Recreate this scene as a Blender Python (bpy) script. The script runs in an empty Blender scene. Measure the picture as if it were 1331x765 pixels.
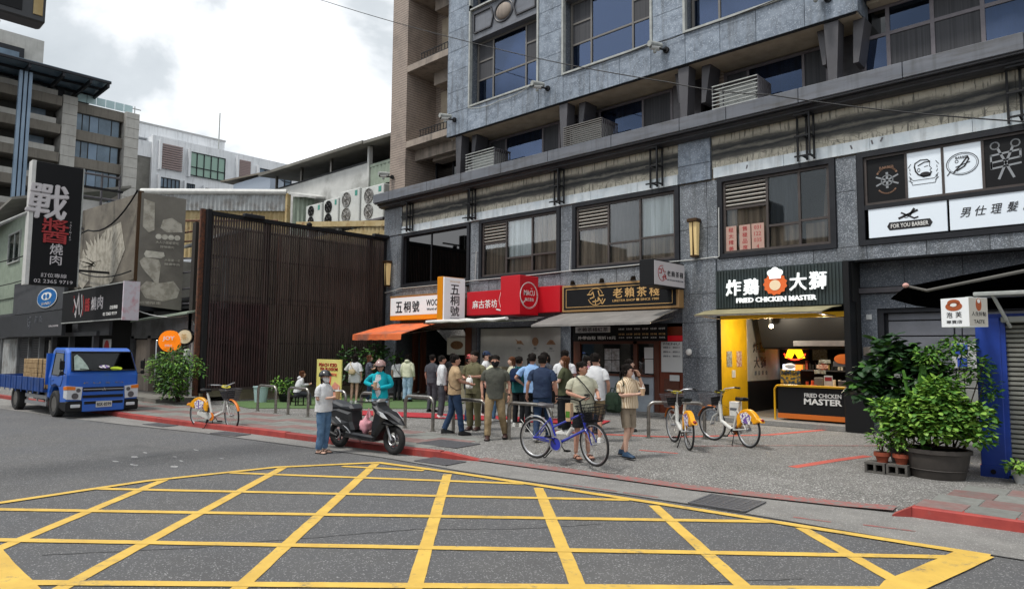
import bpy, math, random
from math import sin, cos, pi, radians as rad
from mathutils import Vector as V, Matrix
C = bpy.context.scene.collection
random.seed(7)

# ------------------------------------------------------------------ camera
cam = bpy.data.objects.new('camera', bpy.data.cameras.new('camera'))
C.objects.link(cam)
yaw, pit, rol = rad(43.2), rad(4.67), rad(0.48)
fw = V((-sin(yaw)*cos(pit), cos(yaw)*cos(pit), sin(pit)))
rt = V((cos(yaw), sin(yaw), 0))
up = rt.cross(fw)
r2 = cos(rol)*rt + sin(rol)*up
u2 = -sin(rol)*rt + cos(rol)*up
Mc = Matrix((r2, u2, -fw)).transposed().to_4x4()
Mc.translation = V((0, -17, 1.8))
cam.matrix_world = Mc
cam.data.sensor_width = 36
cam.data.lens = 890.0/1331*36
cam.data.clip_start = .05
cam.data.clip_end = 4000
bpy.context.scene.camera = cam

# ------------------------------------------------------------------ daylight: bright broken overcast
sc = bpy.context.scene
sc.view_settings.view_transform = 'Standard'
sc.view_settings.look = 'None'
sc.view_settings.gamma = 1
sc.view_settings.exposure = 0.9
W = bpy.data.worlds.new('World'); sc.world = W; W.use_nodes = True
nt = W.node_tree; nt.nodes.clear()
def N(t, **k):
    n = nt.nodes.new(t)
    for a, b in k.items(): setattr(n, a, b)
    return n
L = lambda a, b: nt.links.new(a, b)
SUN_EL, SUN_AZ = 62, 200          # azimuth from +Y clockwise
sky = N('ShaderNodeTexSky', sky_type='NISHITA'); sky.sun_disc = False
sky.sun_elevation = rad(SUN_EL); sky.sun_rotation = rad(SUN_AZ)
b1 = N('ShaderNodeBackground'); b1.inputs[1].default_value = .11; L(sky.outputs[0], b1.inputs[0])
tc = N('ShaderNodeTexCoord')
mp = N('ShaderNodeMapping'); mp.inputs['Scale'].default_value = (1, 1, 1.9); L(tc.outputs['Generated'], mp.inputs[0])
mp.inputs['Location'].default_value = (6.3, .6, .7)
n1 = N('ShaderNodeTexNoise'); n1.inputs['Scale'].default_value = 2.5; n1.inputs['Detail'].default_value = 7; n1.inputs['Roughness'].default_value = .52
n1.inputs['Distortion'].default_value = .25
L(mp.outputs[0], n1.inputs[0])
cr = N('ShaderNodeValToRGB'); e = cr.color_ramp.elements
e[0].position = .34; e[0].color = (.31, .335, .35, 1); e[1].position = .62; e[1].color = (.95, .96, .98, 1)
m_ = cr.color_ramp.elements.new(.465); m_.color = (.40, .425, .44, 1)
m_ = cr.color_ramp.elements.new(.515); m_.color = (.60, .615, .625, 1)
L(n1.outputs[0], cr.inputs[0])
b2 = N('ShaderNodeBackground'); b2.inputs[1].default_value = 1.0; L(cr.outputs[0], b2.inputs[0])
mx = N('ShaderNodeMixShader'); mx.inputs[0].default_value = .93
L(b1.outputs[0], mx.inputs[1]); L(b2.outputs[0], mx.inputs[2])
wo = N('ShaderNodeOutputWorld'); L(mx.outputs[0], wo.inputs[0])
sun = bpy.data.lights.new('sun', 'SUN'); sun.energy = 1.5; sun.angle = rad(10); sun.color = (1, .96, .9)
so = bpy.data.objects.new('sun', sun); C.objects.link(so)
el, az = rad(SUN_EL), rad(SUN_AZ)
so.rotation_euler = V((sin(az)*cos(el), cos(az)*cos(el), sin(el))).to_track_quat('Z', 'Y').to_euler()

# ------------------------------------------------------------------ materials
def hx(h):
    if not isinstance(h, str): return tuple(h)[:3]
    c = [int(h[i:i+2], 16)/255 for i in (0, 2, 4)]
    return tuple(v/12.92 if v <= .04045 else ((v+.055)/1.055)**2.4 for v in c)
MT = {}
def mat(name, col, rough=.6, metal=0, col2=None, sc_=6, lo=.35, hi=.65, bump=0, bsc=60, coat=0, emit=0, obj=False, stretch=None,
        dirt=None, dsc=1.3, dlo=.5, dhi=.72, spec=None, speck=None, ssc=300, samt=.4, det=6, vary=0, streak=0):
    """noise blend col->col2, optional dirt layer, optional fine speckle, optional bump"""
    m = bpy.data.materials.new(name); m.use_nodes = True; t = m.node_tree; nd = t.nodes; lk = t.links
    p = nd['Principled BSDF']; p.inputs['Roughness'].default_value = rough; p.inputs['Metallic'].default_value = metal
    c = hx(col)+(1,)
    p.inputs['Base Color'].default_value = c
    if coat: p.inputs['Coat Weight'].default_value = coat; p.inputs['Coat Roughness'].default_value = .08
    if spec is not None: p.inputs['Specular IOR Level'].default_value = spec
    g = nd.new('ShaderNodeTexCoord').outputs['Object'] if obj else nd.new('ShaderNodeNewGeometry').outputs['Position']
    if stretch:
        mpn = nd.new('ShaderNodeMapping'); mpn.inputs['Scale'].default_value = stretch; lk.new(g, mpn.inputs[0]); gs = mpn.outputs[0]
    else: gs = g
    def noise(s, src, d=det, r=.6):
        n = nd.new('ShaderNodeTexNoise'); n.inputs['Scale'].default_value = s; n.inputs['Detail'].default_value = d
        n.inputs['Roughness'].default_value = r; lk.new(src, n.inputs[0]); return n.outputs[0]
    def ramp(src, a, b):
        r = nd.new('ShaderNodeMapRange'); r.inputs[1].default_value = a; r.inputs[2].default_value = b; lk.new(src, r.inputs[0]); return r.outputs[0]
    def mixc(f, a, b):
        x = nd.new('ShaderNodeMix'); x.data_type = 'RGBA'; lk.new(f, x.inputs[0])
        for i, v in ((6, a), (7, b)):
            if isinstance(v, tuple): x.inputs[i].default_value = v
            else: lk.new(v, x.inputs[i])
        return x.outputs[2]
    cur = c
    if col2 is not None: cur = mixc(ramp(noise(sc_, gs), lo, hi), c, hx(col2)+(1,))
    if dirt is not None: cur = mixc(ramp(noise(dsc, gs, 8, .65), dlo, dhi), cur, hx(dirt)+(1,))
    if speck is not None:
        v = nd.new('ShaderNodeTexVoronoi'); v.inputs['Scale'].default_value = ssc; lk.new(g, v.inputs[0])
        s = nd.new('ShaderNodeSeparateColor'); lk.new(v.outputs['Color'], s.inputs[0])
        r = ramp(s.outputs[0], 1-samt, 1.0)
        cur = mixc(r, cur, hx(speck)+(1,))
    if streak:
        ms = nd.new('ShaderNodeMapping'); ms.inputs['Scale'].default_value = (5, 5, .45); lk.new(g, ms.inputs[0])
        rs = ramp(noise(1.0, ms.outputs[0], 6, .6), .5, .78); mu = nd.new('ShaderNodeMath'); mu.operation = 'MULTIPLY'; lk.new(rs, mu.inputs[0]); mu.inputs[1].default_value = streak
        cur = mixc(mu.outputs[0], cur, hx('33332f')+(1,))
    if vary:
        oi = nd.new('ShaderNodeObjectInfo'); mr = nd.new('ShaderNodeMapRange'); mr.inputs[3].default_value = 1-vary; mr.inputs[4].default_value = 1+vary; lk.new(oi.outputs['Random'], mr.inputs[0])
        hs = nd.new('ShaderNodeHueSaturation'); lk.new(mr.outputs[0], hs.inputs['Value'])
        if isinstance(cur, tuple): hs.inputs['Color'].default_value = cur
        else: lk.new(cur, hs.inputs['Color'])
        cur = hs.outputs[0]
    if not isinstance(cur, tuple): lk.new(cur, p.inputs['Base Color'])
    if emit:
        p.inputs['Emission Strength'].default_value = emit
        if isinstance(cur, tuple): p.inputs['Emission Color'].default_value = cur
        else: lk.new(cur, p.inputs['Emission Color'])
    if bump:
        b = nd.new('ShaderNodeBump'); b.inputs['Strength'].default_value = bump; b.inputs['Distance'].default_value = .02
        lk.new(noise(bsc, gs), b.inputs['Height']); lk.new(b.outputs[0], p.inputs['Normal'])
    MT[name] = m
    return m
def glassmat(name, tint='9fb4c0', refl=.12, rough=.02, gt='ffffff'):
    m = bpy.data.materials.new(name); m.use_nodes = True; t = m.node_tree; t.nodes.clear()
    o = t.nodes.new('ShaderNodeOutputMaterial'); tr = t.nodes.new('ShaderNodeBsdfTransparent'); gl = t.nodes.new('ShaderNodeBsdfGlossy')
    tr.inputs[0].default_value = hx(tint)+(1,); gl.inputs['Roughness'].default_value = rough; gl.inputs[0].default_value = hx(gt)+(1,)
    fr = t.nodes.new('ShaderNodeLayerWeight'); fr.inputs[0].default_value = .25
    mr = t.nodes.new('ShaderNodeMapRange'); mr.inputs[3].default_value = refl; mr.inputs[4].default_value = .9
    t.links.new(fr.outputs['Fresnel'], mr.inputs[0])
    mxs = t.nodes.new('ShaderNodeMixShader'); t.links.new(mr.outputs[0], mxs.inputs[0]); t.links.new(tr.outputs[0], mxs.inputs[1]); t.links.new(gl.outputs[0], mxs.inputs[2])
    t.links.new(mxs.outputs[0], o.inputs[0]); MT[name] = m; return m
def curtain(name, a, b, sc_=9):
    m = mat(name, a, .8, bump=.0); t = m.node_tree; nd = t.nodes; lk = t.links
    g = nd.new('ShaderNodeNewGeometry'); mp = nd.new('ShaderNodeMapping'); mp.inputs['Scale'].default_value = (sc_, sc_, .25); lk.new(g.outputs['Position'], mp.inputs[0])
    n = nd.new('ShaderNodeTexNoise'); n.inputs['Scale'].default_value = 1; n.inputs['Detail'].default_value = 3; lk.new(mp.outputs[0], n.inputs[0])
    r = nd.new('ShaderNodeValToRGB'); r.color_ramp.elements[0].position = .35; r.color_ramp.elements[1].position = .65
    r.color_ramp.elements[0].color = hx(a)+(1,); r.color_ramp.elements[1].color = hx(b)+(1,); lk.new(n.outputs[0], r.inputs[0])
    lk.new(r.outputs[0], nd['Principled BSDF'].inputs['Base Color']); return m

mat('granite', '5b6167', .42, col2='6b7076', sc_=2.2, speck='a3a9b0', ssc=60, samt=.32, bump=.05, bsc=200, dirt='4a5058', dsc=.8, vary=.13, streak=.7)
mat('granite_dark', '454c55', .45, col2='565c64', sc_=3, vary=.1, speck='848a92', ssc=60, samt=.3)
mat('blue_tile', '626d7a', .38, col2='808b98', sc_=5, lo=.38, hi=.6, bump=.04, bsc=40, dirt='5d6670', dsc=1.1, dlo=.55, dhi=.75, speck='a0a9b4', ssc=45, samt=.2, vary=.12, streak=.75)
mat('ledge_stone', '5b5f67', .45, vary=.07, streak=.6, col2='696c73', sc_=1.2, dirt='4d4c4c', dsc=2.2, stretch=(.4, 1, 3))
mat('molding', '303136', .5, col2='3c3c40', sc_=4)
mat('beige_tile', '8f8176', .7, col2='a09287', sc_=14, dirt='756a62', dsc=.9)
mat('beige_plaster', '988c80', .75, streak=.7, col2='8a7f75', sc_=2, dirt='70675f', dsc=1.4)
mat('soffit', 'b3a794', .8, col2='9d917f', sc_=3)
mat('strip_white', 'c9d0d4', .55, streak=.5, col2='b4bfc6', sc_=3, dirt='8d9498', dsc=2.5, dlo=.6, dhi=.8)
mat('dark_frame', '1b1d22', .55, col2='24262b', sc_=5, spec=.3)
mat('brown_frame', '3d3633', .5, col2='48403d', sc_=6)
mat('grey_frame', '4c4a4e', .45, col2='5a575b', sc_=6)
mat('mullion', '6a6763', .5); mat('mauve_frame', '6d686d', .5, col2='625d62', sc_=6); mat('louvre_pale', 'a29e97', .5); mat('bracket_grey', '4b4a4e', .5, col2='424145', sc_=3, vary=.1)
mat('trim_white', 'a9aca8', .55, col2='8f928f', sc_=7)
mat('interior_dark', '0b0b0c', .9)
mat('interior_wall', '2c2723', .9, col2='2b2724', sc_=3)
mat('interior_grey', '74716b', .85, col2='5f5c57', sc_=3)
glassmat('glass', 'f0f4f5', .03)
glassmat('glass_blue', '8fa1b8', .17, gt='8c9fc0')  # blue glass; gloss tint also stands in for blue sky reflected in it
glassmat('glass_dark', '10141c', .06)
glassmat('glass_clear', 'dfe8ea', .05)
curtain('curtain_white', 'c4c6c4', 'ffffff'); curtain('curtain_brown', '6a584a', 'b09680'); curtain('curtain_grey', '8a93a3', 'c3cfdf')
curtain('screen_mesh', '35363a', '45464a', 30)
mat('black_metal', '101114', .55, col2='18191c', sc_=8, spec=.3)
mat('rust', '6b3f28', .8, col2='3c2a22', sc_=12, bump=.1)
mat('steel', 'a3a09a', .32, .9, col2='85827c', sc_=14)
mat('chrome', 'c8c8c8', .18, 1)
mat('asphalt', (.088, .088, .089), .9, col2=(.112, .111, .11), sc_=.8, speck=(.33, .33, .33), ssc=95, samt=.12, bump=.5, bsc=130, dirt=(.095, .097, .102), dsc=.35, dlo=.45, dhi=.62)
mat('gutter', (.215, .21, .198), .85, col2=(.165, .16, .152), sc_=2.3, bump=.2, bsc=90, speck=(.42, .41, .39), ssc=110, samt=.12, dirt=(.14, .14, .135), dsc=1.1, dlo=.53, dhi=.75)
mat('pebble', (.112, .109, .102), .85, col2=(.16, .155, .146), sc_=1.6, speck=(.48, .47, .45), ssc=76, samt=.28, bump=.4, bsc=80, dirt=(.10, .098, .09), dsc=.5, dlo=.5, dhi=.75)
mat('kerb_red', (.33, .045, .035), .6, vary=.15, col2=(.24, .03, .027), sc_=5, dirt=(.16, .10, .09), dsc=4, dlo=.58, dhi=.75, bump=.1)
def worn(name, col, col2, under, lo, hi, s=7, fine=60):
    m = mat(name, col, .7, col2=col2, sc_=3.5, bump=.15, bsc=120); t = m.node_tree; nd = t.nodes; lk = t.links
    g = nd.new('ShaderNodeNewGeometry'); n = nd.new('ShaderNodeTexNoise'); n.inputs['Scale'].default_value = s; n.inputs['Detail'].default_value = 10; n.inputs['Roughness'].default_value = .8
    lk.new(g.outputs['Position'], n.inputs[0]); r = nd.new('ShaderNodeMapRange'); r.inputs[1].default_value = lo; r.inputs[2].default_value = hi; lk.new(n.outputs[0], r.inputs[0])
    x = nd.new('ShaderNodeMix'); x.data_type = 'RGBA'; lk.new(r.outputs[0], x.inputs[0])
    p = nd['Principled BSDF']; src = p.inputs['Base Color'].links[0].from_socket; lk.new(src, x.inputs[6]); x.inputs[7].default_value = hx(under)+(1,)
    lk.new(x.outputs[2], p.inputs['Base Color']); return m
worn('paint_yellow', (.68, .45, .085), (.56, .36, .07), (.14, .13, .11), .555, .70, 5)
worn('paint_red_worn', (.34, .095, .085), (.28, .09, .08), (.17, .165, .155), .42, .58, 12)
worn('paint_red_line', (.52, .09, .06), (.42, .07, .055), (.2, .18, .17), .56, .70, 9)
worn('paint_white_worn', (.5, .5, .49), (.4, .4, .39), (.14, .14, .14), .45, .6, 12)
worn('crack', (.05, .05, .05), (.05, .05, .05), (.11, .11, .11), .5, .62, 9)
mat('paver_red', (.20, .145, .135), .8, vary=.15, col2=(.19, .10, .09), sc_=9, dirt=(.14, .12, .11), dsc=3, bump=.15)
mat('paver_grey', (.20, .205, .19), .8, vary=.12, col2=(.165, .17, .155), sc_=9, dirt=(.14, .13, .12), dsc=3, bump=.15)
mat('turf', (.10, .175, .06), .95, col2=(.07, .125, .045), sc_=30, bump=.5, bsc=300)
mat('carpet_red', (.42, .03, .04), .95, col2=(.32, .02, .03), sc_=9, bump=.3, bsc=200)
mat('grate_iron', '56575a', .6, .3, col2='66666a', sc_=20)
mat('slat', '352c28', .6, vary=.3, col2='453935', sc_=2, stretch=(3, 3, .4), bump=.0)
mat('slat_red', '3d2526', .6, vary=.3, col2='2c1c1d', sc_=3)
mat('back_wall', '8c8476', .85, col2='6e675c', sc_=1.2, dirt='4a4641', dsc=.8)
mat('screen_back', 'b3a892', .85, col2='8f8674', sc_=.8, dirt='5a544b', dsc=.6)
mat('white_paint', 'cfcfcb', .45, col2='c0c0bc', sc_=4)
mat('pure_white', 'e6e6e2', .5)
mat('leaf', '4f7d2c', .55, col2='33591f', sc_=9, spec=.3)
mat('leaf_light', '86a846', .5, col2='648f36', sc_=9, spec=.3)
mat('leaf_dark', '2a4a25', .45, col2='1b331b', sc_=7, spec=.4)
mat('bark', '4a3a2b', .9, col2='33281f', sc_=20)
mat('soil', '2a2019', .95)
mat('skin', 'b08370', .6, col2='bd917d', sc_=20, spec=.25)
mat('skin_pale', 'c59f8b', .6, col2='d0ab98', sc_=20, spec=.25)
mat('hair', '120f0d', .8, col2='1d1714', sc_=40, obj=True, spec=.15)
mat('hair_brown', '4a2c1d', .8, col2='5c3a25', sc_=40, obj=True, spec=.15)
mat('goods_a', 'b8462c', .5, vary=.5); mat('goods_b', 'd8d2c2', .5, vary=.4); mat('goods_c', 'c9a23a', .5, vary=.4)
mat('rubber', '16161a', .75, col2='232326', sc_=20)
mat('plastic_black', '121315', .5, spec=.3)
mat('iv_white', 'b9bbb8', .5)

# ------------------------------------------------------------------ mesh helpers
BASE = {}
PEND_TXT, PEND_BODY = [], []
def RZ(a): return Matrix.Rotation(a, 3, 'Z')
class M:
    def __init__(s): s.v = []; s.f = []
    def add(s, vs, fs):
        n = len(s.v); s.v += [tuple(p) for p in vs]; s.f += [tuple(i+n for i in f) for f in fs]; return s
    def box(s, x0, x1, y0, y1, z0, z1):
        return s.add([(x0,y0,z0),(x1,y0,z0),(x1,y1,z0),(x0,y1,z0),(x0,y0,z1),(x1,y0,z1),(x1,y1,z1),(x0,y1,z1)],
                     [(0,3,2,1),(4,5,6,7),(0,1,5,4),(1,2,6,5),(2,3,7,6),(3,0,4,7)])
    def ob(s, c, d, R=None):
        x, y, z = d[0]/2, d[1]/2, d[2]/2; R = R or Matrix.Identity(3); c = V(c)
        vs = [c+R@V(p) for p in ((-x,-y,-z),(x,-y,-z),(x,y,-z),(-x,y,-z),(-x,-y,z),(x,-y,z),(x,y,z),(-x,y,z))]
        return s.add(vs, [(0,3,2,1),(4,5,6,7),(0,1,5,4),(1,2,6,5),(2,3,7,6),(3,0,4,7)])
    def bbx(s, x0, x1, y0, y1, z0, z1, b=.01):
        """box with chamfered edges"""
        def ring(z, i): return [(x0+i+b,y0+i,z),(x1-i-b,y0+i,z),(x1-i,y0+i+b,z),(x1-i,y1-i-b,z),(x1-i-b,y1-i,z),(x0+i+b,y1-i,z),(x0+i,y1-i-b,z),(x0+i,y0+i+b,z)]
        return s.loft([ring(z0, b), ring(z0+b, 0), ring(z1-b, 0), ring(z1, b)])
    def face(s, *p): return s.add(p, [tuple(range(len(p)))])
    def loft(s, rings, cap=True, closed=False):
        n = len(rings[0]); vs = [p for r in rings for p in r]; fs = []
        m = len(rings)
        for i in range(m-1 if not closed else m):
            for j in range(n if (cap or closed) else n-1):
                a, b = i*n+j, i*n+(j+1) % n; c, d = ((i+1) % m)*n+(j+1) % n, ((i+1) % m)*n+j
                fs.append((a, b, c, d))
        if cap and not closed: fs.append(tuple(range(n))[::-1]); fs.append(tuple((m-1)*n+j for j in range(n)))
        return s.add(vs, fs)
    def tube(s, pts, r, n=8, cap=True, closed=False, ell=None):
        pts = [V(p) for p in pts]; k = len(pts); rr = r if isinstance(r, (list, tuple)) else [r]*k
        rings = []; nrm = None
        for i, p in enumerate(pts):
            if closed: t = (pts[(i+1) % k]-pts[i-1])
            else: t = (pts[min(i+1, k-1)]-pts[max(i-1, 0)])
            t.normalize()
            if nrm is None: nrm = t.orthogonal() if abs(t.z) > .9 else V((0, 0, 1)).cross(t)
            nrm = (nrm-t*nrm.dot(t)); nrm = nrm.normalized() if nrm.length > 1e-6 else t.orthogonal().normalized()
            b = t.cross(nrm); q = rr[i]
            ex, ey = (q, q) if not isinstance(q, tuple) else q
            rings.append([p+nrm*cos(2*pi*j/n)*ex+b*sin(2*pi*j/n)*ey for j in range(n)])
        return s.loft(rings, cap, closed)
    def cyl(s, a, b, r, r1=None, n=12): return s.tube([a, b], [r, r if r1 is None else r1], n)
    def sph(s, c, r, n=12, m=8, f=None):
        rx, ry, rz = r if isinstance(r, tuple) else (r, r, r); vs = []
        for i in range(1, m):
            t = pi*i/m
            for j in range(n): vs.append((sin(t)*cos(2*pi*j/n)*rx, sin(t)*sin(2*pi*j/n)*ry, cos(t)*rz))
        vs += [(0, 0, rz), (0, 0, -rz)]; fs = []
        for i in range(m-2):
            for j in range(n): fs.append((i*n+j, (i+1)*n+j, (i+1)*n+(j+1) % n, i*n+(j+1) % n))
        t0 = len(vs)-2
        for j in range(n): fs.append((t0, j, (j+1) % n)); fs.append((t0+1, (m-2)*n+(j+1) % n, (m-2)*n+j))
        if f: vs = [f(V(p)) for p in vs]
        c = V(c); return s.add([c+V(p) for p in vs], fs)
    def torus(s, c, ax, R, r, n=32, m=8, a0=0, a1=2*pi, ref=None):
        c, ax = V(c), V(ax).normalized(); u = ref and V(ref).normalized() or ax.orthogonal().normalized(); w = ax.cross(u); cl = abs(a1-a0-2*pi) < 1e-6
        k = n if cl else n+1
        pts = [c+u*R*cos(a0+(a1-a0)*i/n)+w*R*sin(a0+(a1-a0)*i/n) for i in range(k)]
        return s.tube(pts, r, m, closed=cl)
    def slab(s, poly, hw, bv=0, y0=0, nar=None):
        """side profile (x,z) extruded to +-hw along y with bevelled rims; nar(x,z)->width factor"""
        nar = nar or (lambda x, z: 1); n = len(poly); A = sum(poly[i][0]*poly[(i+1) % n][1]-poly[(i+1) % n][0]*poly[i][1] for i in range(n))
        if A < 0: poly = poly[::-1]
        def inset(d):
            if d == 0: return poly
            o = []
            for i in range(n):
                a, b, c = V(poly[i-1]), V(poly[i]), V(poly[(i+1) % n]); e1 = (b-a).normalized(); e2 = (c-b).normalized()
                n1 = V((-e1.y, e1.x)); n2 = V((-e2.y, e2.x)); k = (n1+n2); k = k/max(.35, k.length_squared/2) if k.length > 1e-6 else n1
                o.append(tuple(b+k*d))
            return o
        R = [[(x, y0-hw*nar(x, z), z) for x, z in inset(bv)]]
        if bv: R.append([(x, y0-(hw*nar(x, z)-bv), z) for x, z in poly]); R.append([(x, y0+(hw*nar(x, z)-bv), z) for x, z in poly])
        R.append([(x, y0+hw*nar(x, z), z) for x, z in inset(bv)])
        return s.loft(R)
    def prism(s, poly, O, U, W_, d):
        """poly in (u,v) at origin O with axes U,W_, extruded by vector d"""
        O, U, W_, d = V(O), V(U), V(W_), V(d); a = [O+U*x+W_*y for x, y in poly]; return s.loft([a, [p+d for p in a]])
    def xf(s, f): s.v = [tuple(f(V(p))) for p in s.v]; return s
    def build(s, name, m, parent=None, smooth=False, kind=None, label=None, at=None, world=True):
        me = bpy.data.meshes.new(name)
        off = BASE.get(parent.name, V((0, 0, 0))) if (parent is not None and world) else V((0, 0, 0))
        if at is not None: off = V(at)
        vs = s.v if off.length == 0 else [(p[0]-off.x, p[1]-off.y, p[2]-off.z) for p in s.v]
        me.from_pydata(vs, [], s.f)
        if m is not None: me.materials.append(MT[m] if isinstance(m, str) else m)
        if smooth:
            me.shade_smooth() if smooth is True else None
            try: me.set_sharp_from_angle(angle=rad(42))
            except Exception: pass
        o = bpy.data.objects.new(name, me); C.objects.link(o)
        if parent is not None:
            o.parent = parent
            if at is not None: o.location = V(at)-BASE.get(parent.name, V((0, 0, 0)))
            BASE[o.name] = BASE.get(parent.name, V((0, 0, 0))) if world else V((0, 0, 0))
        elif at is not None: o.location = at; BASE[o.name] = V(at)
        if kind: o['kind'] = kind
        if label: o['label'] = label
        return o
def fixn(o):
    import bmesh
    b = bmesh.new(); b.from_mesh(o.data); bmesh.ops.recalc_face_normals(b, faces=b.faces); b.to_mesh(o.data); b.free(); return o
def tag(o, label, cat, group=None):
    o['label'] = label; o['category'] = cat
    if group: o['group'] = group
    return o
def thing(name, label, cat, loc=(0, 0, 0), rz=0, group=None, local=False):
    o = bpy.data.objects.new(name, None); C.objects.link(o); o.empty_display_size = .2
    o.location = loc; o.rotation_euler = (0, 0, rz)
    BASE[o.name] = V((0, 0, 0)) if local else V(loc)
    return tag(o, label, cat, group)
def stru(m, name, mt, **k):
    o = m.build(name, mt, **k); o['kind'] = 'structure'; return o
KIDS = {}
def copy_tree(root, label=None, loc=None, rz=None, group=None):
    kids = {}
    for o in C.objects:
        if o.parent: kids.setdefault(o.parent.name, []).append(o)
    def cp(o, par):
        c = o.copy(); C.objects.link(c)
        if par is not None: c.parent = par
        BASE[c.name] = BASE.get(o.name, V((0, 0, 0)))
        for r in list(PEND_TXT):
            if r['parent'] is o: q = dict(r); q['parent'] = c; PEND_TXT.append(q)
        for ch in kids.get(o.name, []): cp(ch, c)
        return c
    r = cp(root, None)
    if loc is not None: r.location = loc
    if rz is not None: r.rotation_euler = (0, 0, rz)
    if label: r['label'] = label
    if group: r['group'] = group
    return r
FX, FY_, FZ = V((1, 0, 0)), V((0, -1, 0)), V((0, 0, 1))
def txt(s, parent, c, h, mt, U=(1, 0, 0), W_=(0, 0, 1), w=None, d=.012, bold=0, shear=0, name='lettering', sp=1.0):
    PEND_TXT.append(dict(s=s, parent=parent, c=V(c), h=h, m=mt, U=V(U).normalized(), W=V(W_).normalized(), w=w, d=d, bold=bold, shear=shear, name=name, sp=sp))
def flush_text():
    keys = {}
    for r in PEND_TXT:
        k = (r['s'], r['bold'], r['shear'], r['sp'])
        if k not in keys:
            cu = bpy.data.curves.new('t', 'FONT'); cu.body = r['s']; cu.size = 1; cu.offset = 0 if max(map(ord, r['s'])) > 0x2000 else r['bold']*.55; cu.shear = r['shear']; cu.space_character = r['sp']
            cu.resolution_u = 2; cu.extrude = .5
            o = bpy.data.objects.new('t', cu); C.objects.link(o); keys[k] = o
    bpy.context.view_layer.update()
    dg = bpy.context.evaluated_depsgraph_get(); geo = {}
    for k, o in keys.items():
        me = bpy.data.meshes.new_from_object(o.evaluated_get(dg)); geo[k] = ([v.co.copy() for v in me.vertices], [tuple(p.vertices) for p in me.polygons])
        bpy.data.meshes.remove(me)
    for o in keys.values(): cu = o.data; bpy.data.objects.remove(o); bpy.data.curves.remove(cu)
    for r in PEND_TXT:
        vs, fs = geo[(r['s'], r['bold'], r['shear'], r['sp'])]
        if not vs: continue
        x0, x1 = min(v.x for v in vs), max(v.x for v in vs); y0, y1 = min(v.y for v in vs), max(v.y for v in vs)
        sy = r['h']/max(1e-6, y1-y0); sx = sy if r['w'] is None else r['w']/max(1e-6, x1-x0)
        Nn = r['U'].cross(r['W']); m = M()
        m.v = [tuple(r['c']+r['U']*(v.x-(x0+x1)/2)*sx+r['W']*(v.y-(y0+y1)/2)*sy+Nn*(v.z)*r['d']) for v in vs]; m.f = list(fs)
        if r['bold'] and max(map(ord, r['s'])) > 0x2000:      # heavier strokes for the brush characters: shifted copies, each a little shallower
            v0, f0 = list(m.v), list(m.f); q = min(.05, r['bold'])*.42*r['h']
            for i, (du, dw) in enumerate(((1, 0), (-1, 0), (0, 1), (0, -1))):
                of = r['U']*du*q+r['W']*dw*q-Nn*r['d']*.07*(i+1); m.add([tuple(V(p)+of) for p in v0], f0)
        m.build(r['name'], r['m'], r['parent'])
# ------------------------------------------------------------------ ground
def sheet(pts, z, name, mt):
    m = M(); m.face(*[(x, y, z) for x, y in pts]); return stru(m, name, mt)
m = M(); g = 60
xs = [-1500, -400, -120, -60, -30, -15, 0, 15, 60, 400, 1500]
for i in range(len(xs)-1):
    for j in range(len(xs)-1):
        m.face((xs[i], xs[j], -.12), (xs[i+1], xs[j], -.12), (xs[i+1], xs[j+1], -.12), (xs[i], xs[j+1], -.12))
road = stru(m, 'road', 'asphalt')
KL = [(-60,-14.5),(-40,-12.2),(-28,-11.0),(-20.3,-10.43),(-17.5,-10.06),(-15,-9.62),(-12.5,-9.28),(-9.93,-9.0),(-9.35,-8.88)]
KR = [(-8.8,-8.6),(-7.4,-8.47),(-6.0,-8.32),(-4.8,-8.22),(-3.8,-8.0),(-2.95,-7.8),(-2.4,-7.66)]
KQ = [(-2.2,-7.74),(-1.1,-7.68),(3,-7.5),(14,-7.0),(40,-5.5)]
GL = [(-60,-17.5),(-40,-14.6),(-28,-12.5),(-20.5,-11.35),(-18.7,-11.0),(-15.94,-10.34),(-13.87,-10.05),(-11.8,-9.75),(-10.15,-9.52),(-8.16,-9.45),(-6.67,-9.29),(-5.47,-9.1),(-4.38,-9.0),(-3.4,-8.97),(-2.55,-8.97),(-1.8,-8.95),(-1,-8.89),(3,-8.7),(14,-8.2),(40,-6.8)]
m = M(); NG = 60
def along(P, x):
    for a, b in zip(P, P[1:]):
        if a[0] <= x <= b[0]: return a[1]+(b[1]-a[1])*(x-a[0])/(b[0]-a[0])
    return P[-1][1]
KALL = KL+KR+KQ
gx = sorted(set([p[0] for p in KALL+GL]+[-11, -9, -7.5, -3, -2.0, 0]))
m.loft([[(x, along(GL, x), -.116), (x, along(KALL, x)+.16, -.116)] for x in gx], cap=False)
stru(m, 'gutter', 'gutter')
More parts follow.
